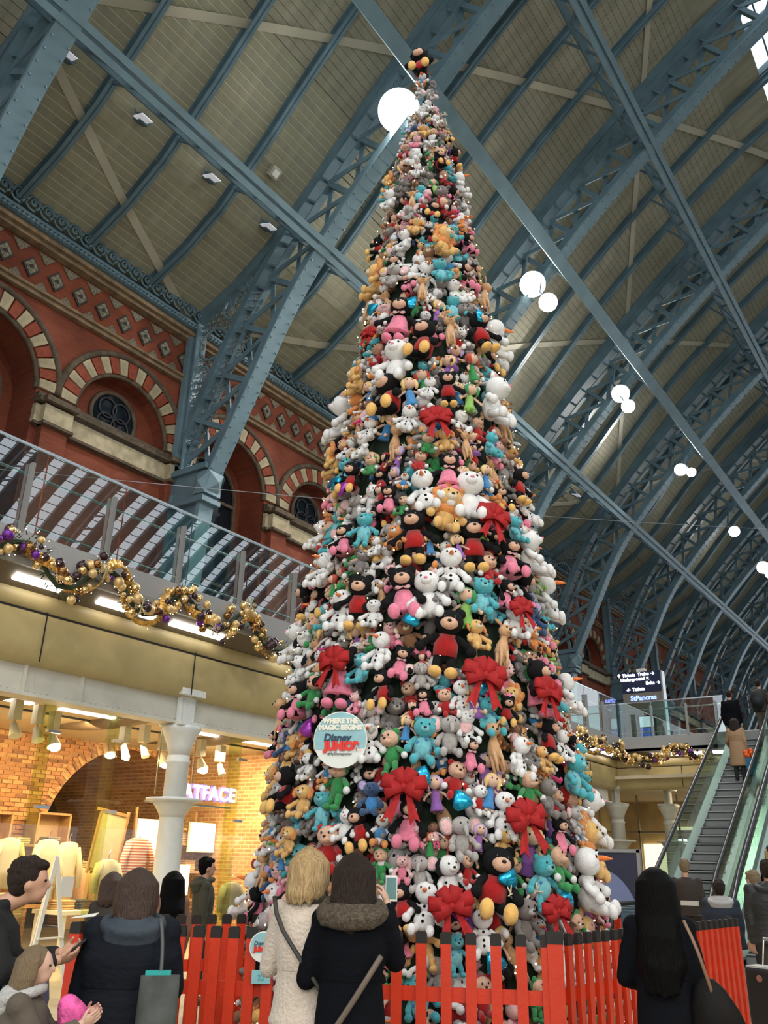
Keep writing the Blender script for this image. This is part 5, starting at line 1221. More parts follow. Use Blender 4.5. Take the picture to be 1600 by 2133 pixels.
hero = """B 878 140 62;E 893 212 38;K 886 178 38;Y 897 184 34;S 878 192 34;W 890 232 32;C 880 246 36;S 905 262 34;D 884 285 36;W 898 305 34;I 870 308 34;P 837 677 90;B 884 724 92;B 991 700 80;S 1022 715 95;C 831 770 100;L 787 590 80;E 825 587 60;T 915 577 60;F 880 615 58;F 772 643 66;F 934 702 64;F 1012 621 64;S 806 684 50;C 719 877 95;B 819 837 100;B 930 818 66;d2 975 774 60;d1 856 827 64;d6 972 837 60;S 850 884 60;S 778 905 52;C 1015 845 105;S 894 820 50;D 756 800 64;F 1047 890 75;C 869 341 50;S 871 366 36;B 946 330 44;S 955 388 56;L 794 388 56;T 808 409 46;C 822 425 50;F 862 428 46;E 859 456 40;L 918 517 78;C 850 512 52;B 775 517 54;T 937 500 52;P 965 517 48;D 869 484 46;B 912 345 46
P 931 994 78;C 970 1050 112;L 925 1075 98;S 886 1036 92;B 865 1124 100;B 980 1141 98;B 1068 1015 66;B 707 942 52;B 742 1005 66;L 686 963 64;T 767 1110 66;P 728 1134 66;P 816 1050 58;G 844 1064 44;G 781 980 44;G 889 935 48;R 874 973 48;S 767 938 54;D 925 928 54;F 965 938 58;T 1012 935 54;Z 830 1131 56;C 658 1120 64;S 935 1200 94;T 996 1253 80;P 844 1246 104;B 756 1257 94;C 893 1253 104;P 1050 1173 84;C 1089 1162 98;S 1131 1250 94;P 1043 1246 62;R 1008 1197 64;S 686 1197 74;S 721 1281 84;W 784 1288 62;d6 966 1271 78;d3 950 1146 50;C 1061 1306 76;B 928 1340 114;D 984 1332 66;S 791 1145 40;B 637 1253 66;A 760 1180 54;Y 921 1243 64;K 844 1012 40;S 1089 1068 72;T 1061 1110 56;C 1106 1040 46;d1 1003 1000 48;d5 700 1010 40
C 604 1343 80;S 799 1366 80;P 837 1388 66;P 720 1412 104;T 761 1402 66;G 666 1447 66;W 640 1402 60;B 806 1442 76;P 635 1466 76;E 877 1416 56;T 882 1549 88;S 775 1557 80;G 820 1568 76;E 782 1504 62;P 884 1471 56;B 611 1651 90;D 644 1675 66;G 716 1632 84;N 780 1670 66;T 682 1690 66;d1 849 1521 50;F 580 1502 78;D 576 1632 66;K 692 1611 46;W 656 1600 52;P 564 1550 52;F 1037 1355 84;P 1105 1433 96;B 1046 1485 56;S 958 1461 70;R 927 1471 56;d3 982 1461 80;T 1010 1497 74;E 934 1540 80;W 968 1521 66;P 973 1578 66;R 944 1632 74;F 1022 1563 86;S 1070 1583 80;B 1129 1542 74;S 1155 1557 60;Y 1087 1573 56;D 1115 1585 50;T 1179 1620 86;T 1205 1585 66;G 1089 1651 74;Y 1127 1668 74;d1 1013 1651 66;H 991 1670 58;d4 906 1656 66;S 1177 1450 84;P 1189 1559 50;L 1222 1594 50;S 1041 1702 86;C 1231 1705 108;L 1215 1772 108;P 1151 1741 66;E 1179 1712 50;E 956 1749 80;d4 992 1746 50;T 1116 1837 92;G 1146 1815 84;S 1206 1842 124;B 1022 1842 128;D 1039 1765 66;W 933 1834 88;R 967 1815 56;E 876 1823 66;S 886 1897 96;S 1001 1947 86;A 1080 1925 90;F 1278 1853 88;d4 1094 1878 50;T 945 1985 66;P 1250 1889 56;K 1190 1741 40;B 758 1729 80;P 855 1716 90;R 695 1773 86;K 798 1734 66;Y 818 1726 46;C 729 1726 66;G 798 1802 56;B 842 1886 76;D 616 1755 56;I 840 1813 50;K 582 1731 46;F 551 1820 66;S 514 1868 84;P 538 1885 64;W 506 1965 66;K 492 1860 36;R 999 2079 76;G 1107 2079 66;Y 657 1715 46;d1 600 1790 40;d7 880 1385 40;d7 860 1490 50;d5 1063 1535 44;d5 905 1740 44;d2 895 1760 44;I 870 1745 44;I 750 1470 44;Z 1100 1340 46;W 700 1180 44;d2 705 1225 44;d7 800 1040 44;d1 960 1000 44;d1 895 1140 46"""
hero_rnd = random.Random(21)
for s in hero.replace('\n', ';').split(';'):
    k, x, y, h = s.split(); x, y, h = float(x), float(y), float(h)
    p = surf_hit(x, y, -.12); w = depth_of(p); size = h * w / F_PX * (1.32 if y > 600 else 1.22)
    rr_ = hypot(p.x - TX, p.y - TY); lim = treeR(p.z) - .10
    if rr_ > lim: p = V(TX + (p.x - TX) * lim / rr_, TY + (p.y - TY) * lim / rr_, p.z)
    ang = atan2(p.y - TY, p.x - TX)
    if y < 150: p = V(TX - .08, TY - .03, 11.6); size = .60; ang = atan2(-TY, -TX)
    ca = atan2(-p.y, -p.x)   # roughly towards open hall
    M_ = orient(ang, p.z, hero_rnd.uniform(-.35, .35), hero_rnd.uniform(-.15, .1), hero_rnd.uniform(-.22, .22), size)
    out = V(cos(ang), sin(ang), 0)
    p = p + out * (.06 * (1 if (EYEP - p).normalized().dot(out) > .35 else 0))
    pose = 1 if k in ('F',) else hero_rnd.choice((0, 0, 1)) if k in 'BPGRTNd4d3' else (1 if k[0] == 'd' else 0)
    put_toy(k, p, M_, size, pose, h >= 46, (x, y)); placed.append((p, size * .42))
# sign position kept clear
sgp = surf_hit(710, 1541, .12)
placed.append((Vector(sgp), .30))
# big red felt bows
def bow_mesh(seed):
    rn = random.Random(seed); P = []
    for i, a in enumerate((.25, pi - .25, 1.1, pi - 1.1, -.35, pi + .35)):
        mb = MB(); ln = .52 if i < 2 else .42 if i < 4 else .45; w = .30
        d = V(cos(a), 0, sin(a)); s = V(-sin(a), 0, cos(a)); pts = []
        for j in range(13):
            t = j / 12 * 2 * pi; pts.append((d * (ln * .5 * (1 - cos(t))) + V(0, .06 + .13 * sin(t), 0)))
        vs = []
        for j, q in enumerate(pts): ww = w * (.35 + .65 * sin(pi * min(1, j / 12)) ** .5) * .5; vs += [q - s * ww, q + s * ww]
        vs2 = [v_ + V(0, .012, 0) for v_ in vs]; n = len(vs)
        mb.add(vs + vs2, [(2 * j, 2 * j + 1, 2 * j + 3, 2 * j + 2) for j in range(12)] + [(n + 2 * j, n + 2 * j + 2, n + 2 * j + 3, n + 2 * j + 1) for j in range(12)] + [(2 * j, 2 * j + 2, n + 2 * j + 2, n + 2 * j) for j in range(12)] + [(2 * j + 1, n + 2 * j + 1, n + 2 * j + 3, 2 * j + 3) for j in range(12)])
        P.append(('loop', mb))
    for s in (-1, 1):
        mb = MB(); mb.prism([(s * .03, .05, -.05), (s * .12, .05, -.05), (s * .42, .10, -.72), (s * .30, .12, -.66), (s * .20, .10, -.80)], (0, .02, 0)); P.append(('tail', mb))
    mb = MB(); mb.ball((0, .10, 0), (.085, .07, .10), n=10, m=7); P.append(('knot', mb))
    return [(n, mb.mesh(n, FELT, n != 'tail')) for n, mb in P]
BM = bow_mesh(1)
bows = [(769, 696, 44, 'small red bow on the upper left edge'), (909, 872, 74, 'highest large red bow'), (1026, 1078, 84, 'red bow beside the tall white cat'), (1085, 1268, 66, 'red bow on the upper right edge'), (697, 1378, 84, 'red bow above the round sign'), (1008, 1408, 104, 'big central red bow'), (1139, 1442, 86, 'red bow on the right edge'), (842, 1640, 104, 'red bow below the round sign'), (1094, 1705, 104, 'red bow at lower right'), (940, 1888, 104, 'lowest central red bow'), (1158, 1898, 84, 'lowest right red bow')]
for x, y, wd, nm in bows:
    p = surf_hit(x, y, .10); w = depth_of(p); size = wd * w / F_PX; ang = atan2(p.y - TY, p.x - TX)
    M_ = orient(ang, p.z, 0, 0, hero_rnd.uniform(-.25, .25), size)
    wd *= .92; size *= .92; t = thing('red_bow', nm + ' on the toy tree, red felt with tails', 'bow', p, M_.to_euler(), 'red felt bows on the toy tree'); t.scale = (size,) * 3
    for n, me in BM: inst(n, me, (0, 0, 0), parent=t)
    placed.append((p - V(cos(ang), sin(ang), 0) * .1, size * .33))
# fill the rest of the surface with smaller toys
kinds = list('BBBPPPSSSCCTTEEELDDWWFFFKKAYYYNIIHJZGGRR') + ['d1', 'd2', 'd3', 'd4', 'd5', 'd6', 'd7', 'd5', 'd1']
rt_ = random.Random(99); cam_ang = atan2(-TY, -TX); grid = {}
def gk(p): return (int(p.x // .4), int(p.y // .4), int(p.z // .4))
for q, r in placed: grid.setdefault(gk(q), []).append((q, r))
def near_ok(p, r):
    c = gk(p)
    for i in (-1, 0, 1):
        for j in (-1, 0, 1):
            for k_ in (-1, 0, 1):
                for q, r2_ in grid.get((c[0] + i, c[1] + j, c[2] + k_), ()):
                    if (q - p).length < (r + r2_) * .62: return False
    return True
count = {}
nfill = 0
for trial in range(30000):
    u = rt_.random(); z = .12 + 11.5 * (1 - sqrt(1 - u * .993)); 
    ang = cam_ang + rt_.uniform(-1.95, 1.95); R = treeR(z) - .165
    p = V(TX + R * cos(ang), TY + R * sin(ang), z); s_ = rt_.choice((.27, .30, .33, .36, .40)) * (1 if z < 8 else .85); r = s_ * .38
    if R < .3: s_ = min(s_, .26); r = s_ * .33
    if not near_ok(p, r): continue
    grid.setdefault(gk(p), []).append((p, r)); placed.append((p, r))
    k = rt_.choice(kinds); x, y = to_px(p)
    if y > 2250: continue
    M_ = orient(ang, z, rt_.uniform(-.8, .8), rt_.uniform(-.3, .2), rt_.uniform(-.45, .45), s_)
    put_toy(k, p - V(cos(ang), sin(ang), 0) * .02, M_, s_ * 1.15, rt_.choice((0, 0, 1, 2)) if k != 'F' else 1, False, (x, y)); nfill += 1
# labels: look first, then the nearest landmark
marks = [(x, y, nm) for x, y, wd, nm in bows] + [(710, 1541, 'round sign'), (878, 140, 'topmost toy'), (925, 1075, 'large lion below the white cat'), (918, 517, 'highest big lion'), (1215, 1772, 'lowest lion'), (1231, 1705, 'big white cat at right'), (970, 1050, 'tall central white cat'), (831, 770, 'high white cat left of centre'), (604, 1343, 'white cat on the left edge'), (1022, 1842, 'largest black bear by the fence'), (1206, 1842, 'biggest snowman low on the right'), (882, 1549, 'turquoise bear beside the round sign'), (996, 1253, 'standing turquoise bear'), (865, 1124, 'black bear above the snowman row'), (928, 1340, 'black bear left of the big central bow'), (720, 1412, 'pink bear over the round sign'), (611, 1651, 'black bear on the left edge'), (780, 1670, 'navy koala'), (1080, 1925, 'reindeer at the fence'), (514, 1868, 'snowman at the lower left edge'), (869, 341, 'topmost white cat'), (787, 590, 'lion on the upper left edge'), (1179, 1620, 'right-hand turquoise bears'), (695, 1773, 'red-suited bear above the women'), (1105, 1433, 'pink bear on right edge')]
nmk = ['', '', 'further ', 'far ']
used = {}
def dirw(dx, dy):
    a = atan2(-dy, dx); i = int(round(a / (pi / 4))) % 8
    return ['right of', 'above right of', 'above', 'above left of', 'left of', 'below left of', 'below', 'below right of'][i]
gr = {}
order = sorted(toys, key=lambda t: -t[3])
ordw = ['', ' second', ' third', ' fourth', ' fifth', ' sixth', ' seventh', ' eighth']
catn = {}
for root, k, (x, y), size in order:
    d = K[k]; base = d['label'].replace(' soft toy', '') if d['cat'] != 'doll' else d['label']
    sz = 'large ' if size > .42 else 'small ' if size < .34 else ''
    c = catn.get(k, 0)
    root['category'] = 'doll' if d['cat'] == 'doll' else d['cat']
    ms = sorted((m for m in marks if hypot(m[0] - x, m[1] - y) > 6), key=lambda m: hypot(m[0] - x, m[1] - y))
    lab = None
    if abs(x - 878) < 3 and abs(y - 140) < 3: lab = 'black bear soft toy with peach snout sitting on the very top of the tree'
    else:
        for rank in range(7):
            m = ms[rank]; dist = hypot(m[0] - x, m[1] - y); q = 'just ' if dist < 60 else ''
            cand = f"{sz}{base}, {q}{dirw(x - m[0], y - m[1])} the {m[2]}"
            if cand not in used: lab = cand; break
        if lab is None:
            m = ms[0]; i = 1
            while True:
                lab = f"{sz}{base},{ordw[min(i, 7)]} nearest {dirw(x - m[0], y - m[1])} the {m[2]}"
                if lab not in used: break
                i += 1
                if i > 7: break
    ws = lab.replace('-', ' ').split()
    if len(ws) > 15:
        b2 = base.split(' with ')[0].split(' in ')[0]; l2 = lab.replace(base, b2 if len(b2.split()) > 1 else b2)
        if l2 in used:
            for m in ms[1:9]:
                l2 = f"{sz}{b2}, {dirw(x - m[0], y - m[1])} the {m[2]}"
                if l2 not in used: break
        lab = l2
    for w_ in ('just ', 'small ', 'large ', 'soft ', 'slim ', 'the '):
        if len(lab.replace('-', ' ').split()) > 15: lab = lab.replace(w_, '', 1)
    used[lab] = 1; root['label'] = lab[0].lower() + lab[1:]
    root['group'] = {'toy bear': 'bear soft toys on the tree', 'doll': 'rag dolls on the tree'}.get(d['cat'], d['cat'].replace('toy ', '') + ' soft toys on the tree')
print('TOYS', len(toys), 'fill', nfill)
# fairy lights strung between the toys
mb = MB(); rl = random.Random(4)
for i in range(260):
    z = .3 + 11 * (1 - sqrt(1 - rl.random() * .98)); a = cam_ang + rl.uniform(-1.7, 1.7); R = treeR(z) - .04
    mb.ball((TX + R * cos(a), TY + R * sin(a), z), .007, n=6, m=4)
o = mb.build('fairy_lights', fairy); stuff(o); tag(o, 'tiny warm fairy lights scattered between the toys on the tree', 'fairy lights')
# glossy foil accessories showing between toys
fm = []
for m_ in (SHB, SHP):
    b_ = MB(); b_.rings([(0, 0, -.09, .03, .02), (0, .02, -.02, .08, .03), (0, .01, .06, .11, .04), (0, 0, .09, .06, .02)], 10); fm.append(b_.mesh('foil_cape', m_, True))
fo = [(856, 632), (775, 645), (1000, 660), (700, 1008), (712, 1020), (860, 1290), (880, 1620), (960, 1670), (1060, 1830), (640, 1520), (1000, 1430), (740, 1870), (1180, 1880), (1030, 2010), (960, 1900)]
for i, (x, y) in enumerate(fo):
    p = surf_hit(x, y, .04); ang = atan2(p.y - TY, p.x - TX); m = sorted(marks, key=lambda m: hypot(m[0] - x, m[1] - y))[0]
    o = inst('foil_cape', fm[i % 5 == 4], p, orient(ang, p.z, 0, 0, hero_rnd.uniform(-.8, .8), 1).to_euler(), None, (.8, .8, .8)); tag(o, f"shiny {'purple' if i % 5 == 4 else 'blue'} cape scrap {dirw(x - m[0], y - m[1])} the {m[2]}", 'toy cape', 'foil capes between the toys')
# round sign on the tree
ang = atan2(sgp.y - TY, sgp.x - TX); n_ = V(cos(ang), sin(ang), -.1).normalized()
Rr = 57 * depth_of(sgp) / F_PX
t = thing('round_sign', 'round pale blue sign reading WHERE THE MAGIC BEGINS on the toy tree', 'sign', sgp)
view = (EYEP - sgp).normalized(); n_ = (n_ + view * 1.2); n_.z = n_.z * .4; n_.normalize()
rgt = V(0, 0, 1).cross(n_).normalized(); upv = n_.cross(rgt)
RB = Matrix((rgt, upv, n_)).transposed()
def disc(mb, r, z0, z1, n=40, clip=None):
    pts = [RB @ V(r * cos(2 * pi * i / n), r * sin(2 * pi * i / n), z0) for i in range(n)]
    if clip is not None: pts = [RB @ V(r * cos(a), r * sin(a), z0) for a in [clip[0] + (clip[1] - clip[0]) * i / n for i in range(n + 1)]]
    mb.prism(pts, RB @ V(0, 0, z1 - z0)); return mb
sw = mat('sign_white', (.75, .77, .72), .5); sb = mat('sign_pale_blue', (.28, .50, .54), .5, var=.10, vscale=6); sl = mat('sign_lettering_cream', (.80, .78, .66), .5); sk = mat('sign_lettering_navy', (.015, .05, .09), .5); sr = mat('sign_lettering_red', (.72, .03, .015), .45)
mb = disc(MB(), Rr, 0, .02); mb.build('disc', sw, t, world=False)
mb = disc(MB(), Rr * .965, .02, .024, clip=(radians(-18), radians(202))); mb.build('blue_field', sb, t, world=False)
def st(par, txt, sz, x, y, m_, RR, z=.028, bold=0, shear=0): put_text('lettering', txt, sz * RR, RB_[0] @ V(x * RR, y * RR, z), RB_[0] @ V(1, 0, 0), RB_[0] @ V(0, 1, 0), m_, par, .002, bold, shear=shear)
RB_ = [RB]
st(t, 'WHERE THE', .24, .0, .66, sl, Rr, bold=.004); st(t, 'MAGIC BEGINS', .24, .0, .42, sl, Rr, bold=.004)
st(t, 'Disney', .36, -.12, .06, sk, Rr, bold=.003, shear=.2); st(t, 'JUNIOR', .38, .08, -.24, sr, Rr, bold=.009)
st(t, '#MyDisneyJunior', .13, .0, -.50, sk, Rr); 
# small string of bead bulbs caught on the treetop is part of the lights
# ================================================================ RED PICKET FENCE
fred = mat('fence_red', (.58, .032, .004), .45, var=.08, vscale=3, bump=.1, bscale=40); cap = mat('picket_cap', (.010, .007, .005), .6)
pm = MB(); pm.box((0, 0, .57), (.069, .03, 1.12)); pk_me = pm.mesh('picket', fred)
pc = MB(); pc.box((0, 0, 1.15), (.074, .034, .062)); pc.box((0, 0, 1.184), (.058, .03, .012)); pc_me = pc.mesh('picket_cap', cap)
def fence(lab, a, b, step, w=1.0, rails=True, side=1):
    a = Vector((a[0], a[1], 0)) * 1.03; b = Vector((b[0], b[1], 0)) * 1.03; step *= 1.03; L = (b - a).length; d = (b - a) / L; ang = atan2(d.y, d.x); t = thing('picket_fence', lab, 'fence', a, (0, 0, ang), 'red fence panels round the tree')
    n = int(round(L / step))
    for i in range(n + 1):
        p = inst('picket', pk_me, (L * i / n, 0, 0), parent=t, scale=(w, 1, 1)); inst('picket_cap', pc_me, (0, 0, 0), parent=p)
    for z in (.32, .82): mb = MB(); mb.box((L / 2, .028 * side, z), (L + .06, .026, .085)); mb.build('rail', fred, t, world=False)
    return t
A0 = (-5.24, 4.04); A1 = (-4.20, 4.62); A2 = (-2.59, 5.60); A3 = (-2.30, 9.15)
fence('red picket fence panel left of the blond woman, carrying the small signs', A0, (-4.12, 4.70), .118, 1.0)
fence('red picket fence panel in front of the tree between the dark coat and the corner', (-4.0, 4.87), A2, .155, 1.0)
fence('red picket fence panel running away to the right of its corner', (-2.56, 5.72), A3, .135, .95)
fence('red picket fence panel standing further back beside the tree on the left', (-5.55, 5.1), (-5.2, 5.75), .115, 1.0)
fence('red picket fence panel closing the left end', (-5.27, 4.10), (-5.62, 4.95), .12, 1.0)
fence('red picket fence panel behind the tree', (-2.4, 9.3), (-6.2, 9.9), .3, 1.0)
# corner post
cp = thing('fence_post', 'thick red corner post of the fence with a brown cap', 'post', (-2.63, 5.815, 0)); mb = MB(); mb.box((-2.63, 5.815, .57), (.1, .1, 1.14), Matrix.Rotation(.5, 3, 'Z')); mb.build('shaft', fred, cp); mb = MB(); mb.box((-2.63, 5.815, 1.175), (.108, .108, .07), Matrix.Rotation(.5, 3, 'Z')); mb.build('cap', cap, cp)
# signs on the fence
fdir = (V(-4.12, 4.70, 0) - V(-5.24, 4.04, 0)).normalized(); fn = V(fdir.y, -fdir.x, 0)
def on_fence(px, py): return on_plane(px, py, V(-5.24, 4.04, 0) * 1.03 + fn * .03, fn)
c = on_fence(549, 1972); RR = 29 * depth_of(c) / F_PX
RB = Matrix((fdir, V(0, 0, 1), fn)).transposed(); RB_[0] = RB
t = thing('round_fence_sign', 'small round pale blue sign on the fence left of the blond woman', 'sign', c)
disc(MB(), RR, 0, .012).build('disc', sw, t, world=False); disc(MB(), RR * .93, .012, .015, clip=(radians(-25), radians(205))).build('blue_field', sb, t, world=False)
st(t, 'Disney', .38, -.15, .22, sk, RR, .018, 0, .2); st(t, 'JUNIOR', .40, .05, -.16, sr, RR, .018, .004)
c = on_fence(544, 2035)
t = thing('notice_plate', 'small rectangular pale blue notice on the fence below the round sign', 'sign', c); w_ = 40 * depth_of(c) / F_PX; h_ = 25 * depth_of(c) / F_PX
mb = MB(); mb.box((0, 0, 0), (w_, h_, .01), None); mb.v = [tuple(RB @ Vector(v)) for v in mb.v]; mb.build('plate', mat('notice_blue', (.25, .52, .56), .5), t, world=False)
put_text('lettering', '22', h_ * .6, RB @ V(0, -.003, .008), RB @ V(1, 0, 0), RB @ V(0, 1, 0), mat('notice_text', (.12, .35, .42), .5), t, .001)

# ================================================================ PEOPLE
SKIN = mat('skin', (.55, .30, .20), .5, var=.06, vscale=10); SKIN2 = mat('skin_pale', (.62, .38, .28), .5, var=.05, vscale=10)
def remesh(o, vox, sm=6, fac=.5, sub=False):
    m = o.modifiers.new('merge', 'REMESH'); m.mode = 'VOXEL'; m.voxel_size = vox; m.use_smooth_shade = True
    if sm: s = o.modifiers.new('smooth', 'SMOOTH'); s.iterations = sm; s.factor = fac
    return o
def hand_bm(mb, wr, d, n, s, curl=.5, grip=0):
    """hand at wrist wr pointing along d with palm normal n, s = +-1 thumb side"""
    d = d.normalized(); n = (n - d * n.dot(d)).normalized(); x = d.cross(n) * s
    mb.rings_local = None
    pc_ = wr + d * .045
    R_ = Matrix((x, d, n)).transposed(); mb.ball(pc_, (.040, .05, .017), R_, 12, 8)
    for i, (ox, ln) in enumerate(((-.030, .062), (-.011, .075), (.009, .078), (.028, .070))):
        b = wr + d * .082 + x * (-ox); a = curl * (1 - .05 * i); q = b; dd = d.copy(); pts = [b - d * .02, b]
        for sgm, l in enumerate((ln * .45, ln * .32, ln * .23)):
            dd = (dd * cos(a * .9) + n * sin(a * .9)).normalized(); q = q + dd * l; pts.append(q)
        mb.tube(pts, [.0095, .0095, .009, .0082, .0068], 8)
        mb.ball(pts[-1], .0068, n=8, m=5)
    tb = wr + d * .03 + x * .028; t1 = tb + (x * .7 + d * .7 + n * .25).normalized() * .034; t2 = t1 + (x * .25 + d * .85 + n * .5).normalized() * .028
    mb.tube([tb - x * .01, tb, t1, t2], [.013, .0125, .0105, .008], 8); mb.ball(t2, .008, n=8, m=5)
def person(lab, loc, yaw, H=1.68, coat=None, coat_to=.45, flare=1.0, legs=None, shoes=None, hair=None, hairstyle='short', skin=None, arms=None, headtilt=(0, 0), stance=.09, width=1.0, hood=None, collar=None, hat=None, seat=None, hands=True, group=None, stride=0, crop=False, scarf=None, bulk=1.0):
    skin = skin or SKIN
    legs = legs or mat('dark_trousers', (.02, .02, .022), .85); shoes = shoes or black
    r = thing('person', lab, 'person', loc, (0, 0, yaw), group)
    W_ = .100 * H * width      # half shoulder
    sh = .815 * H; hipz = .52 * H
    arms = arms or {}
    def J(s):
        side = 'L' if s < 0 else 'R'; e = arms.get(side)
        S = V(s * W_, 0, sh - .01)
        if e: return S, V(e[0][0] * .86, e[0][1], e[0][2]), V(e[1][0] * .9, e[1][1], e[1][2])
        return S, V(s * (W_ + .045), -.02, .62 * H), V(s * (W_ + .035), .06, .47 * H)
    hc = V(headtilt[0], .015 + headtilt[1], .93 * H - abs(headtilt[1]) * .15)
    # body: one continuous surface
    b = MB()
    b.ball(hc + V(0, 0, .01 * H), (.074, .092, .105 * H / 1.68), n=18, m=14)
    b.ball(hc + V(0, .035, -.052), (.052, .055, .052), n=12, m=8)                       # jaw
    b.ball(hc + V(0, .098, -.012), (.014, .02, .024), n=8, m=6)                           # nose
    b.ball(hc + V(0, .082, -.052), (.026, .014, .010), n=8, m=5)                          # lips
    for s in (-1, 1): b.ball(hc + V(s * .076, .0, -.008), (.011, .02, .032), n=8, m=6); b.ball(hc + V(s * .032, .078, .02), (.02, .012, .010), n=8, m=5)
    b.tube([V(0, -.01, sh - .02), V(hc.x * .5, 0, sh + .04), hc + V(0, -.012, -.06)], [.062, .054, .052], 12)
    b.rings([(0, 0, hipz - .03, .13 * width, .10), (0, 0, hipz + .06, .155 * width, .115), (0, 0, .62 * H, .128 * width, .095), (0, 0, .72 * H, .152 * width, .11), (0, 0, sh - .04, W_ * .92, .095), (0, 0, sh + .01, W_ * .6, .07)], 18)
    for s in (-1, 1):
        S, E_, Wp = J(s); b.ball(S, .052, n=10, m=7); b.tube([S, (S + E_) / 2, E_], [.05, .046, .04], 10); b.ball(E_, .04, n=10, m=7); b.tube([E_, (E_ * .6 + Wp * .4), Wp], [.04, .038, .027], 10)
        hx = s * stance; fy = s * stride; kn = V(hx, fy * .45 + .015, .285 * H); an = V(hx, fy - (.02), .05 * H)
        b.tube([V(s * .08, 0, hipz), kn, an], [.088 * width, .057, .04], 12); b.ball(kn, .057, n=10, m=7)
        b.ball(an + V(0, .06, -.035), (.042, .12, .035), n=10, m=6)
    o = b.build('body', skin, r, world=False); remesh(o, .013, 4)
    mbh = MB()
    for s in (-1, 1):
        mbh = MB(); mbh.ball(hc + V(s * .031, .080, .012), (.012, .010, .008), n=8, m=6); mbh.build('eye', EYE_M, r, True, world=False)
    if hands:
        for s in (-1, 1):
            S, E_, Wp = J(s); d = (Wp - E_).normalized(); nn = V(-s * .6, .5, .4) if arms.get('L' if s < 0 else 'R') else V(-s, 0, 0)
            hb = MB(); hb.tube([Wp - d * .04, Wp + d * .02], [.026, .026], 10); hand_bm(hb, Wp, d, nn, s, .45); ho = hb.build('hand', skin, r, True, world=False); remesh(ho, .0038, 2)
    # trousers and shoes
    t_ = MB()
    for s in (-1, 1):
        hx = s * stance; fy = s * stride; kn = V(hx, fy * .45 + .015, .285 * H); an = V(hx, fy - .02, .045 * H)
        t_.tube([V(s * .078, 0, hipz + .02), kn, an], [.102 * width, .07, .056], 14); t_.ball(kn, .07, n=10, m=7)
    t_.rings([(0, 0, hipz - .08, .12 * width, .10), (0, 0, hipz + .05, .168 * width, .128), (0, 0, .60 * H, .15 * width, .115)], 16)
    remesh(t_.build('trousers', legs, r, world=False), .016, 4)
    for s in (-1, 1):
        hx = s * stance; fy = s * stride; sb_ = MB(); sb_.ball((hx, fy + .045, .04), (.05, .14, .045), n=12, m=7); sb_.box((hx, fy + .045, .012), (.085, .26, .024)); sb_.tube([(hx, fy - .02, .04), (hx, fy - .02, .12)], [.05, .052], 12); sb_.build('shoe', shoes, r, True, world=False)
    # coat with sleeves, one surface
    if coat is not None:
        hz = coat_to * H; k_ = bulk; m = MB()
        rs = [(0, -.005, hz, .185 * width * flare * k_, .150 * flare * k_), (0, -.005, hz + .03, .19 * width * flare * k_, .155 * flare * k_)]
        if hz < hipz: rs += [(0, -.005, (hz + hipz) / 2, .182 * width * (1 + (flare - 1) * .5) * k_, .15 * k_)]
        rs += [(0, 0, max(hipz + .02, hz + .06), .178 * width * k_, .142 * k_), (0, 0, .63 * H, .160 * width * k_, .128 * k_), (0, 0, .72 * H, .180 * width * k_, .14 * k_), (0, -.005, .785 * H, W_ * 1.04, .125 * k_), (0, -.01, sh + .012, W_ * .85, .095), (0, -.012, sh + .035, W_ * .50, .075), (0, -.012, sh + .05, .07, .065)]
        m.rings(rs, 22)
        for s in (-1, 1):
            S, E_, Wp = J(s); m.ball(S + V(0, 0, -.01), .066 * k_, n=12, m=8); m.tube([S + V(-s * .02, 0, -.01), (S + E_) / 2, E_], [.066 * k_, .060 * k_, .056 * k_], 12); m.ball(E_, .056 * k_, n=12, m=8); m.tube([E_, Wp - (Wp - E_).normalized() * .005], [.056 * k_, .045], 12)
        if collar: m.tube([(.075 * cos(t), -.01 + .072 * sin(t), sh + .05 + .01 * sin(t)) for t in [i * pi / 8 for i in range(17)]], .03, 8, False)
        remesh(m.build('coat', coat, r, world=False), .014, 5)
        # folds: a belt seam and pocket flaps keep the back from reading flat
        z_ = .64 * H; sm_ = MB(); sm_.rings([(0, -.0, z_ - .01, .164 * width * k_ , .132 * k_), (0, 0, z_ + .01, .166 * width * k_, .134 * k_)], 22); sm_.build('waist_seam', coat, r, world=False)
    if hood is not None:
        m = MB(); c = V(0, -.09, sh + .03)
        m.tube([(.15 * cos(t), -.03 + .125 * sin(t), sh + .055 - .035 * (1 - sin(t))) for t in [i * pi / 9 for i in range(19)]], .05 if hood[1] == 'fur' else .035, 8, False)
        if hood[1] == 'fur':
            rn = random.Random(8)
            for i in range(150):
                t = rn.uniform(0, 2 * pi); q = V(.15 * cos(t), -.03 + .125 * sin(t), sh + .055 - .035 * (1 - sin(t))); m.ball(q + V(rn.uniform(-1, 1), rn.uniform(-1, 1), rn.uniform(-1, 1)) * .038, .02, n=5, m=4)
            m.ball((0, -.06, sh + .03), (.14, .10, .06), n=14, m=8)
        else: m.ball((0, -.085, sh - .035), (.155, .085, .10), n=14, m=9); m.ball((0, -.06, sh + .02), (.13, .10, .07), n=14, m=8)
        o = m.build('hood', hood[0], r, world=False); remesh(o, .011, 2 if hood[1] == 'fur' else 4)
    if scarf is not None:
        m = MB(); m.tube([(.085 * cos(t), -.005 + .08 * sin(t), sh + .065 + .012 * sin(3 * t)) for t in [i * pi / 8 for i in range(17)]], .036, 8, False); m.build('scarf', scarf, r, True, world=False)
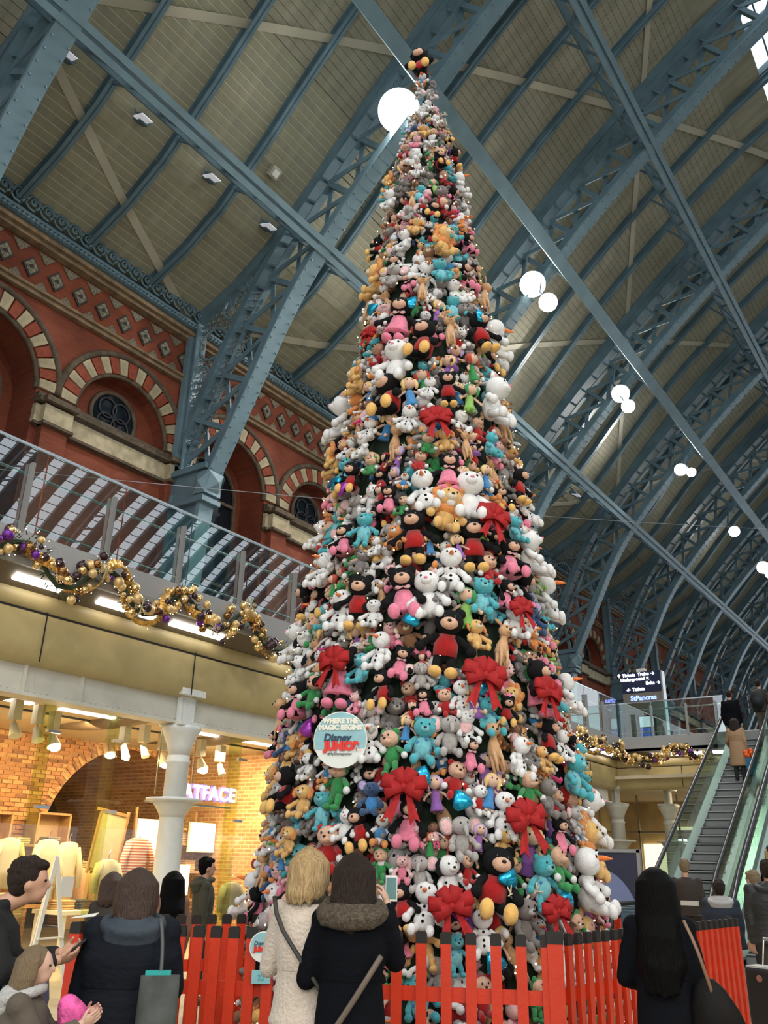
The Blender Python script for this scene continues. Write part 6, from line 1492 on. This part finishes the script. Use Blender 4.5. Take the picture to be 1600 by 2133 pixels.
    # hair
    if hair is not None:
        m = MB(); rn = random.Random(int(H * 1000))
        m.ball(hc + V(0, -.022, .028), (.086, .098, .105), n=18, m=12)
        if hairstyle == 'short':
            m.ball(hc + V(0, -.045, -.02), (.074, .06, .07), n=14, m=9); m.ball(hc + V(0, .03, .085), (.066, .062, .035), n=12, m=8)
            for i in range(40): a = rn.uniform(0, 2 * pi); q = rn.uniform(.2, 1.3); d = V(sin(q) * cos(a), sin(q) * sin(a), cos(q)); m.ball(hc + V(0, -.022, .028) + V(d.x * .086, d.y * .098, d.z * .105), .014, n=6, m=4)
        elif hairstyle in ('bob', 'shoulder', 'long'):
            ln = {'bob': .17, 'shoulder': .27, 'long': .54}[hairstyle]
            n = 30
            for i in range(n):
                a = pi * 1.0 + (i / (n - 1)) * pi * 1.0 if False else radians(170) + radians(200) * i / (n - 1)
                dx, dy = cos(a), sin(a); top = hc + V(dx * .05, dy * .05 - .01, .10)
                wv_ = rn.uniform(-.012, .012); L_ = ln * rn.uniform(.9, 1.06)
                out_ = 1.0 if hairstyle != 'long' else 1.15
                pts = [top, hc + V(dx * .093, dy * .10 - .012, .04), hc + V(dx * .100 * out_, dy * .105 - .02, -L_ * .35 + .0), hc + V(dx * (.10 if hairstyle != 'bob' else .085) * out_ + wv_, dy * .11 - (.035 if hairstyle != 'long' else .08), -L_ * .75), hc + V(dx * .08 + wv_, dy * .10 - (.045 if hairstyle != 'long' else .085), -L_)]
                m.tube(pts, [.018, .026, .026, .022, .008], 7)
            if hairstyle == 'long': m.rings([(hc.x, hc.y - .155, hc.z - ln * 1.0, .10, .03), (hc.x, hc.y - .15, hc.z - ln * .75, .11, .045), (hc.x, hc.y - .13, hc.z - ln * .45, .11, .06), (hc.x, hc.y - .07, hc.z - ln * .2, .105, .06), (hc.x, hc.y - .04, hc.z + .03, .09, .07)], 20)
            else: m.rings([(hc.x, hc.y - .05, hc.z - ln * .85, .062, .045), (hc.x, hc.y - .045, hc.z - .02, .08, .06)], 14)
        o = m.build('hair', hair, r, world=False); remesh(o, .0085, 1, .4)
    if hat is not None:
        m = MB(); m.rings([(hc.x, hc.y - .01, hc.z + .035, .092, .105), (hc.x, hc.y - .012, hc.z + .06, .096, .108), (hc.x, hc.y - .02, hc.z + .11, .078, .09), (hc.x, hc.y - .03, hc.z + .155, .03, .035)], 18); m.ball(hc + V(0, -.035, .165), .028, n=8, m=6); m.build('beanie', hat, r, True, world=False)
    return r
def wpt(p, yaw, l): return V(p[0] + cos(yaw) * l[0] - sin(yaw) * l[1], p[1] + sin(yaw) * l[0] + cos(yaw) * l[1], p[2] + l[2])
def facing(p, q): return atan2(q[1] - p[1], q[0] - p[0]) - pi / 2
m_cream = mat('cream_wool', (.62, .52, .43), .95, var=.10, vscale=4, bump=.7, bscale=55, sheen=.4); m_blk = mat('black_wool', (.005, .0055, .008), .95, bump=.4, bscale=50, spec=.1); m_navy = mat('navy_quilt', (.007, .009, .014), .8, spec=.15, bump=.5, bscale=12, stretch=(1, 1, 2)); m_hood = mat('navy_hood', (.030, .042, .058), .75, bump=.5, bscale=14)
m_fur = mat('brown_fur', (.10, .075, .05), .95, var=.4, vscale=60, bump=1, bscale=120); m_olive = mat('olive_parka', (.05, .047, .028), .85, bump=.4, bscale=20); m_tan = mat('tan_coat', (.36, .22, .12), .85, bump=.3, bscale=20); m_brownj = mat('brown_jacket', (.035, .024, .018), .8, bump=.4, bscale=18); m_greyc = mat('grey_brown_coat', (.10, .08, .06), .9, bump=.4, bscale=20)
h_blond = mat('blond_hair', (.58, .40, .19), .5, col2=(.34, .21, .09), vscale=10, stretch=(9, 9, .5), bump=.8, bscale=20); h_dark = mat('dark_brown_hair', (.022, .012, .008), .5, spec=.25, bump=.8, bscale=20, stretch=(9, 9, .7)); h_blk = mat('black_hair', (.003, .0028, .0028), .6, spec=.08, bump=.6, bscale=20, stretch=(9, 9, .7)); h_brown = mat('brown_hair', (.045, .022, .013), .5, bump=.8, bscale=20, stretch=(9, 9, .7)); h_mid = mat('light_brown_hair', (.22, .15, .08), .5, bump=.8, bscale=20, stretch=(9, 9, .7))
jean = mat('grey_jeans', (.035, .038, .036), .85, bump=.3, bscale=60); strapm = mat('dark_strap', (.03, .026, .022), .6); bagm = mat('olive_bag', (.09, .075, .05), .7, bump=.3, bscale=30)
TREE = (TX, TY, 0)
# 1 blond woman in cream coat
def ground(px, dist): d = ray(px, 1700); q = EYEP + d * (dist / d.dot(FH)); return V(q.x, q.y, 0)
p1 = ground(650, 5.3); y1 = facing(p1, TREE) - .10
person('blond woman in a cream wool coat with a crossbody strap, seen from behind', p1, y1, 1.67, m_cream, .475, 1.03, jean, None, h_blond, 'bob', SKIN2, arms={'L': ((-.27, .03, 1.05), (-.15, .22, 1.12)), 'R': ((.27, .04, 1.06), (.14, .24, 1.14))}, width=.98, bulk=.98, scarf=mat('dark_scarf', (.06, .05, .035), .9))
def strap(p, yaw, pts, name, lab, cat, m_, w=.022, body=None):
    t = thing(name, lab, cat, wpt(p, yaw, pts[0])); P = [wpt(p, yaw, q) for q in pts]
    if body: body(t)
    mb = MB(); P2 = [P[0]]
    for a, b in zip(P, P[1:]): P2 += [a * .7 + b * .3, a * .3 + b * .7]
    P2.append(P[-1]); mb.tube(P2, w / 2, 6, flat=.45); mb.build('strap', m_, t, True); return t
def bag1(t):
    c = wpt(p1, y1, (.27, -.08, .68)); mb = MB(); R_ = Matrix.Rotation(y1, 3, 'Z'); mb.box((0, 0, 0), (.24, .10, .30)); o = mb.build('pouch', bagm, None); o.location = c - worldloc(t); o.rotation_euler = (0, .15, y1); o.parent = t; bv = o.modifiers.new('b', 'BEVEL'); bv.width = .035; bv.segments = 3
    mb = MB(); mb.box((0, 0, 0), (.235, .112, .14)); o = mb.build('flap', bagm, None); o.location = wpt(p1, y1, (.25, -.085, .77)) - worldloc(t); o.rotation_euler = (0, .15, y1); o.parent = t; bv = o.modifiers.new('b', 'BEVEL'); bv.width = .03; bv.segments = 2
strap(p1, y1, [(-.16, -.10, 1.42), (-.10, -.165, 1.30), (.02, -.178, 1.16), (.13, -.172, 1.04), (.235, -.13, .88), (.27, -.09, .80)], 'shoulder_bag', 'olive bag slung low between the two women on a dark strap', 'bag', strapm, .024, bag1)
# 2 dark-haired woman in black coat with fur hood
p2 = ground(742, 5.1); y2 = facing(p2, TREE) + .05
person('woman in a long black coat with brown fur hood, photographing the tree', p2, y2, 1.64, m_blk, .22, 1.08, None, None, h_dark, 'shoulder', SKIN2, arms={'L': ((-.28, .02, 1.03), (-.16, .22, 1.12)), 'R': ((.26, .10, 1.12), (.17, .30, 1.38))}, hood=(m_fur, 'fur'), width=.98, bulk=1.05)
strap(p2, y2, [(.17, -.12, 1.16), (.12, -.175, 1.08), (.02, -.182, .93), (-.09, -.18, .78), (-.19, -.15, .64)], 'bag_strap', 'grey-brown crossbody strap over the black coat with the fur hood', 'strap', mat('taupe_strap', (.13, .10, .075), .6), .03)
ph = thing('phone', 'white phone held up by the woman with the fur hood', 'phone', wpt(p2, y2, (.17, .36, 1.47)), (0, 0, y2)); mb = MB(); mb.box((0, 0, 0), (.068, .008, .138)); o = mb.build('case', mat('phone_white', (.8, .8, .8), .3), ph, world=False); mb = MB(); mb.box((0, -.005, 0), (.060, .002, .115)); mb.build('screen', mat('phone_screen', (.05, .12, .10), .2, emit=.25, ecol=(.3, .5, .5)), ph, world=False)
# 3 woman on the left in dark hooded coat
p3 = ground(305, 5.25); y3 = facing(p3, (-8.5, 8.5, 0)) + .12
person('brown-haired person in a dark navy hooded coat, back turned, before the left fence', p3, y3, 1.53, m_navy, .18, 1.10, None, None, h_brown, 'bob', SKIN2, arms={'L': ((-.27, .03, .93), (-.17, .16, .86)), 'R': ((.28, .03, .95), (.20, .18, .80))}, hood=(m_hood, 'soft'), width=1.22, bulk=1.22)
def bag3(t):
    c = wpt(p3, y3, (.17, -.235, .86)); mb = MB(); mb.rings([(0, 0, -.20, .095, .045), (0, 0, -.10, .105, .055), (0, 0, .18, .10, .04)], 20); o = mb.build('tote', mat('grey_canvas', (.055, .06, .055), .8, var=.3, vscale=8), None, True); o.location = c - worldloc(t); o.rotation_euler = (0, 0, y3); o.parent = t
    mb = MB(); mb.box((0, 0, .185), (.13, .05, .03)); o = mb.build('contents', mat('teal_paper', (.02, .35, .33), .6), None); o.location = c + V(-.02, 0, 0) - worldloc(t); o.rotation_euler = (0, 0, y3); o.parent = t
strap(p3, y3, [(.14, -.10, 1.30), (.16, -.17, 1.22), (.17, -.225, 1.10), (.17, -.235, 1.03)], 'tote_bag', 'grey tote bag with teal paper on the back of the navy coat', 'bag', mat('grey_strap', (.07, .075, .075), .6), .02, bag3)
# 4 man at the left edge looking down
p4 = ground(26, 5.0); y4 = atan2(RT.y, RT.x) - pi / 2 + .25
person('dark-haired man in a dark coat at the left edge, head bent over his phone', p4, y4, 1.60, mat('dark_charcoal_coat', (.008, .009, .009), .9, bump=.4, bscale=20), .30, 1.02, None, None, h_dark, 'short', SKIN, arms={'L': ((-.25, .10, 1.06), (-.10, .34, 1.12)), 'R': ((.25, .10, 1.06), (.08, .34, 1.10))}, headtilt=(0, .13), collar=True, bulk=1.1)
t = thing('phone', 'dark phone held by the man at the left edge', 'phone', wpt(p4, y4, (-.01, .42, 1.15)), (radians(-50), 0, y4)); mb = MB(); mb.box((0, 0, 0), (.07, .009, .14)); mb.build('case', black, t, world=False); mb = MB(); mb.box((0, -.006, 0), (.06, .002, .12)); mb.build('screen', mat('phone_screen_dark', (.02, .02, .03), .1), t, world=False)
# buggy hood beside him
bg_ = thing('pushchair', 'blue-grey pushchair hood beside the man at the left edge', 'pushchair', ground(78, 5.1)); q = ground(78, 5.1)
mb = MB(); mb.rings([(q.x, q.y, .78, .16, .2), (q.x, q.y, .9, .19, .22), (q.x + .03, q.y, 1.02, .15, .18), (q.x + .05, q.y, 1.08, .06, .08)], 16); mb.build('hood', mat('buggy_blue', (.14, .16, .26), .7), bg_, True)
mb = MB(); mb.rings([(q.x, q.y, .42, .14, .2), (q.x, q.y, .6, .18, .24), (q.x, q.y, .80, .17, .21)], 16); mb.build('seat', m_blk, bg_, True)
for a in (-1, 1):
    for b in (-1, 1):
        mb = MB(); mb.tube([q + V(a * .2, b * .25 + .03 * cos(t_), .12 + 0) + V(0, .09 * cos(t_), .09 * sin(t_)) for t_ in [i * pi / 8 for i in range(17)]], .02, 6, False); mb.build('wheel', black, bg_, True)
        mb = MB(); mb.tube([q + V(a * .2, b * .25, .14), q + V(a * .16, 0, .6)], .014, 6); mb.build('leg', steel, bg_)
# 5 child with pink plush
p5 = ground(112, 4.75); y5 = atan2(RT.y, RT.x) - pi / 2 + .15
cs = .74
ch = person('small child with light brown hair in a grey-brown coat holding a pink hat', p5, y5, 1.60, m_greyc, .42, 1.12, None, None, h_mid, 'bob', SKIN2, arms={'L': ((-.20, .14, 1.06), (-.10, .36, 1.18)), 'R': ((.20, .14, 1.06), (.08, .36, 1.16))}, hood=(mat('grey_fleece', (.45, .44, .42), .95, bump=.6, bscale=60), 'soft'), bulk=1.15, headtilt=(0, .03)); ch.scale = (cs * 1.05, cs * 1.05, cs)
t = thing('pink_hat', 'fluffy bright pink hat with a grey bobble in the hands of the child', 'hat', wpt(p5, y5, (0, .33, .88))); c = wpt(p5, y5, (-.02, .245, .86))
pk_m = mat('hot_pink_knit', (.72, .10, .32), .95, var=.3, vscale=18, bump=1, bscale=40)
mb = MB(); rn = random.Random(3)
ax_ = V(RT.x * .5, RT.y * .5, -.8).normalized()
for i in range(9): f = i / 8; mb.ball(c + ax_ * (f * .19 - .08), (.052 + .026 * sin(pi * f)), n=12, m=8)
o = mb.build('knit', pk_m, t); remesh(o, .009, 2)
mb = MB()
for i in range(60): mb.ball(c + ax_ * .16 + V(RT.x, RT.y, 0) * .05 + V(rn.gauss(0, 1), rn.gauss(0, 1), rn.gauss(0, 1)).normalized() * .022, .014, n=5, m=4)
mb.build('bobble', mat('grey_fluff', (.5, .47, .44), .95), t, True)
# 6 woman on the right with long black hair
p6 = ground(1352, 5.7); y6 = facing(p6, (-3.4, 12, 0))
person('woman with very long black hair in a black coat, back turned, before the right fence', p6, y6, 1.60, m_blk, .24, 1.06, None, None, h_blk, 'long', SKIN2, arms={'L': ((-.26, .04, 1.0), (-.16, .22, .95)), 'R': ((.23, .02, 1.0), (.18, .18, .92))}, width=.94, bulk=1.0)
def bag6(t):
    c = wpt(p6, y6, (.27, -.06, .86)); mb = MB(); mb.rings([(.02, 0, -.16, .06, .04), (.01, 0, -.15, .13, .07), (.02, 0, -.09, .155, .085), (0, 0, .02, .13, .075), (-.02, 0, .12, .085, .045), (-.03, 0, .17, .04, .02)], 20); o = mb.build('sack', mat('dark_leather', (.008, .0065, .006), .6, spec=.12, bump=.5, bscale=9), None, True); o.location = c - worldloc(t); o.rotation_euler = (0, 0, y6); o.parent = t
strap(p6, y6, [(.15, -.10, 1.33), (.20, -.15, 1.22), (.24, -.15, 1.08), (.27, -.09, .94)], 'handbag', 'dark leather shoulder bag with a brown strap on the long-haired woman', 'bag', mat('brown_strap', (.20, .11, .06), .5), .022, bag6)
# 7, 8 people at the shop door
p7 = V(-8.45, 8.35, 0); person('dark-haired man in an olive hooded jacket in profile by the shop door', p7, atan2(RT.y, RT.x) - pi / 2 + .3, 1.62, m_olive, .45, 1, None, None, h_blk, 'short', SKIN, hood=(m_olive, 'soft'), width=.95)
p8 = V(-7.5, 6.95, 0); person('woman with long dark hair and a brown coat between the navy coat and the shop', p8, radians(60), 1.46, mat('brown_wool', (.25, .13, .09), .9), .4, 1, None, None, h_blk, 'long', SKIN, width=.92)
p8b = V(-7.2, 5.9, 0); person('shopper in a dark checked coat half hidden by the navy coat', p8b, radians(30), 1.45, m_brownj, .4, 1, None, None, h_brown, 'bob', SKIN, width=.95)
# 9, 10 at the escalator foot
p9 = ground(1415, 15.6); person('balding man in a brown jacket walking to the escalator', p9, facing(p9, (-5.8, 20, 0)), 1.78, m_brownj, .46, 1.02, None, None, h_mid, 'short', SKIN, width=1.08, bulk=1.12, stride=.1)
t = thing('satchel', 'small pale and brown bag hanging at the back of the man in the brown jacket', 'bag', wpt(p9, facing(p9, (-5.8, 20, 0)), (.02, -.2, 1.0))); q = wpt(p9, facing(p9, (-5.8, 20, 0)), (.03, -.19, 1.0)); mb = MB(); mb.box(q, (.26, .08, .16)); mb.build('body', m_brownj, t); mb = MB(); mb.box(q + V(0, 0, .11), (.27, .09, .07)); mb.build('flap', mat('pale_flap', (.6, .55, .5), .6), t)
p10 = ground(1480, 13.2); person('person in a navy padded coat with a pale hood lining, back turned', p10, facing(p10, (-5.6, 20, 0)), 1.47, mat('navy_padded', (.02, .027, .045), .8, bump=.5, bscale=14), .42, 1.05, None, None, h_dark, 'short', SKIN, hood=(mat('grey_hood_lining', (.42, .41, .4), .9), 'soft'), width=1.2, bulk=1.25)
# 11-13 right edge
p11 = ground(1583, 11.2); y11 = facing(p11, (-4.4, 18, 0)); person('man in a dark quilted hooded jacket at the right edge pulling a suitcase', p11, y11, 1.74, mat('black_quilt', (.018, .018, .018), .6, bump=.8, bscale=7, stretch=(1, 1, 3)), .47, 1.0, mat('grey_trousers', (.06, .06, .058), .85), None, h_dark, 'short', SKIN, arms={'L': ((-.30, -.02, 1.10), (-.30, -.02, .86))}, hood=(mat('black_quilt_hood', (.022, .022, .022), .7, bump=.5, bscale=12), 'soft'), width=1.25, bulk=1.3)
p12 = ground(1560, 12.6); person('grey-haired man with bent head behind the quilted jacket', p12, radians(60), 1.62, m_greyc, .46, 1, None, None, h_mid, 'short', SKIN, headtilt=(-.02, .05))
sc_ = V(*wpt(p11, y11, (-.25, -.42, 0))); sc_ = ground(1556, 10.4)
t = thing('suitcase', 'black wheeled suitcase with a round badge at the right edge', 'suitcase', sc_, (0, 0, -.35)); mb = MB(); mb.box((0, 0, .36), (.42, .26, .58)); o = mb.build('shell', mat('suitcase_black', (.012, .012, .014), .5), t, world=False); bv = o.modifiers.new('b', 'BEVEL'); bv.width = .05; bv.segments = 4
mb = MB(); mb.box((0, -.0, .655), (.36, .22, .02)); mb.build('grey_trim', mat('suitcase_trim', (.5, .5, .48), .5), t, world=False); mb = MB(); mb.cyl((-.02, -.135, .55), (-.02, -.125, .55), .035, n=16); mb.build('badge', steel_l, t, world=False)
for a in (-1, 1):
    mb = MB(); mb.cyl((a * .17 - .02, -.09, .04), (a * .17 + .02, -.09, .04), .04, n=12); mb.build('wheel', black, t, world=False); mb = MB(); mb.cyl((a * .17 - .02, .09, .04), (a * .17 + .02, .09, .04), .04, n=12); mb.build('wheel', black, t, world=False)
mb = MB(); 
for a in (-.08, .08): mb.tube([(a, .05, .65), (a * .9, .12, .92)], .008, 6)
mb.tube([(-.075, .12, .92), (.075, .12, .92)], .015, 8); mb.build('pull_handle', steel, t, world=False)
# people on the escalators
def esc_z(y): return max(0, min(EZ, (y - YS) * tan(radians(30))))
p13 = V(-4.05, 19.6, esc_z(19.7)); 
p13 = V(-3.98, 19.1, esc_z(19.2)); person('woman in a black coat and black beanie looking round on the right escalator', p13, atan2(-p13.y, -p13.x) - pi / 2 + .35, 1.66, m_blk, .42, 1, None, None, h_blond, 'bob', SKIN2, hat=mat('black_beanie', (.012, .012, .014), .95), scarf=mat('pale_scarf', (.6, .5, .4), .9))
p14 = V(-5.72, 25.1, esc_z(25.2)); person('woman in a long tan coat riding up the left escalator', p14, -.05, 1.62, m_tan, .22, 1.05, None, None, h_dark, 'shoulder', SKIN, arms={'L': ((-.30, .06, 1.05), (-.32, .20, .95))}, width=1.05, bulk=1.1)
t = thing('shopping_bag', 'blue carrier bag topped with orange flowers beside the tan coat', 'bag', wpt(p14, 0, (.30, -.05, .3))); q = wpt(p14, 0, (.30, -.06, .0)); mb = MB(); mb.rings([(q.x, q.y, q.z + .12, .09, .07), (q.x, q.y, q.z + .56, .15, .10)], 4); mb.build('sack', mat('bag_blue', (.03, .25, .50), .5), t)
mb = MB(); rn = random.Random(1)
for i in range(16): mb.ball(q + V(rn.uniform(-.13, .13), rn.uniform(-.09, .09), .60 + rn.uniform(0, .16)), .055, n=7, m=5)
mb.build('flowers', mat('orange_flower', (.85, .13, .02), .6), t, True)
p15 = V(-6.1, 26.6, esc_z(26.7)); person('man in a black jacket standing near the top of the left escalator', p15, -.1, 1.80, m_blk, .45, 1, None, None, h_dark, 'short', SKIN, width=1.1, bulk=1.12)
p16 = V(-5.45, 27.6, EZ); person('traveller in dark clothes with a large rucksack at the top of the left escalator', p16, -.15, 1.76, m_brownj, .46, 1, mat('khaki_trousers', (.12, .10, .07), .85), None, h_dark, 'short', SKIN)
t = thing('rucksack', 'large black rucksack on the traveller at the top of the escalator', 'rucksack', wpt(p16, -.15, (0, -.26, 1.15))); q = wpt(p16, -.15, (0, -.25, 1.15)); mb = MB(); mb.ball(q, (.20, .13, .30), n=16, m=10); mb.ball(q + V(0, -.09, -.08), (.13, .08, .14), n=12, m=8); mb.build('pack', mat('rucksack_black', (.012, .012, .014), .7), t, True)
mb = MB()
for a in (-.09, .09): mb.tube([q + V(a, .08, .25), q + V(a * 1.2, .20, .29), q + V(a * 1.5, .34, .10)], .018, 6)
mb.build('strap', black, t, True)
# head behind the left balcony glass
p17 = V(-14.2, 11.15, 5.2); person('dark-haired person walking on the deck behind the left balustrade', p17, radians(160), 1.72, m_blk, .45, 1, None, None, h_dark, 'short', SKIN)
# clothes tag card and hand-held leaflet over the left fence
t = thing('leaflet', 'pale folded leaflet held above the left fence', 'leaflet', on_plane(172, 1912, V(-5.9, 4.6, 0), FH)); q = Vector(t.location); mb = MB(); mb.prism([q + RT * -.09 + V(0, 0, -.005), q + RT * .09 + V(0, 0, .012), q + RT * .09 + FH * .1 + V(0, 0, .03), q + RT * -.09 + FH * .1], (0, 0, .004)); mb.build('sheet', sw, t)
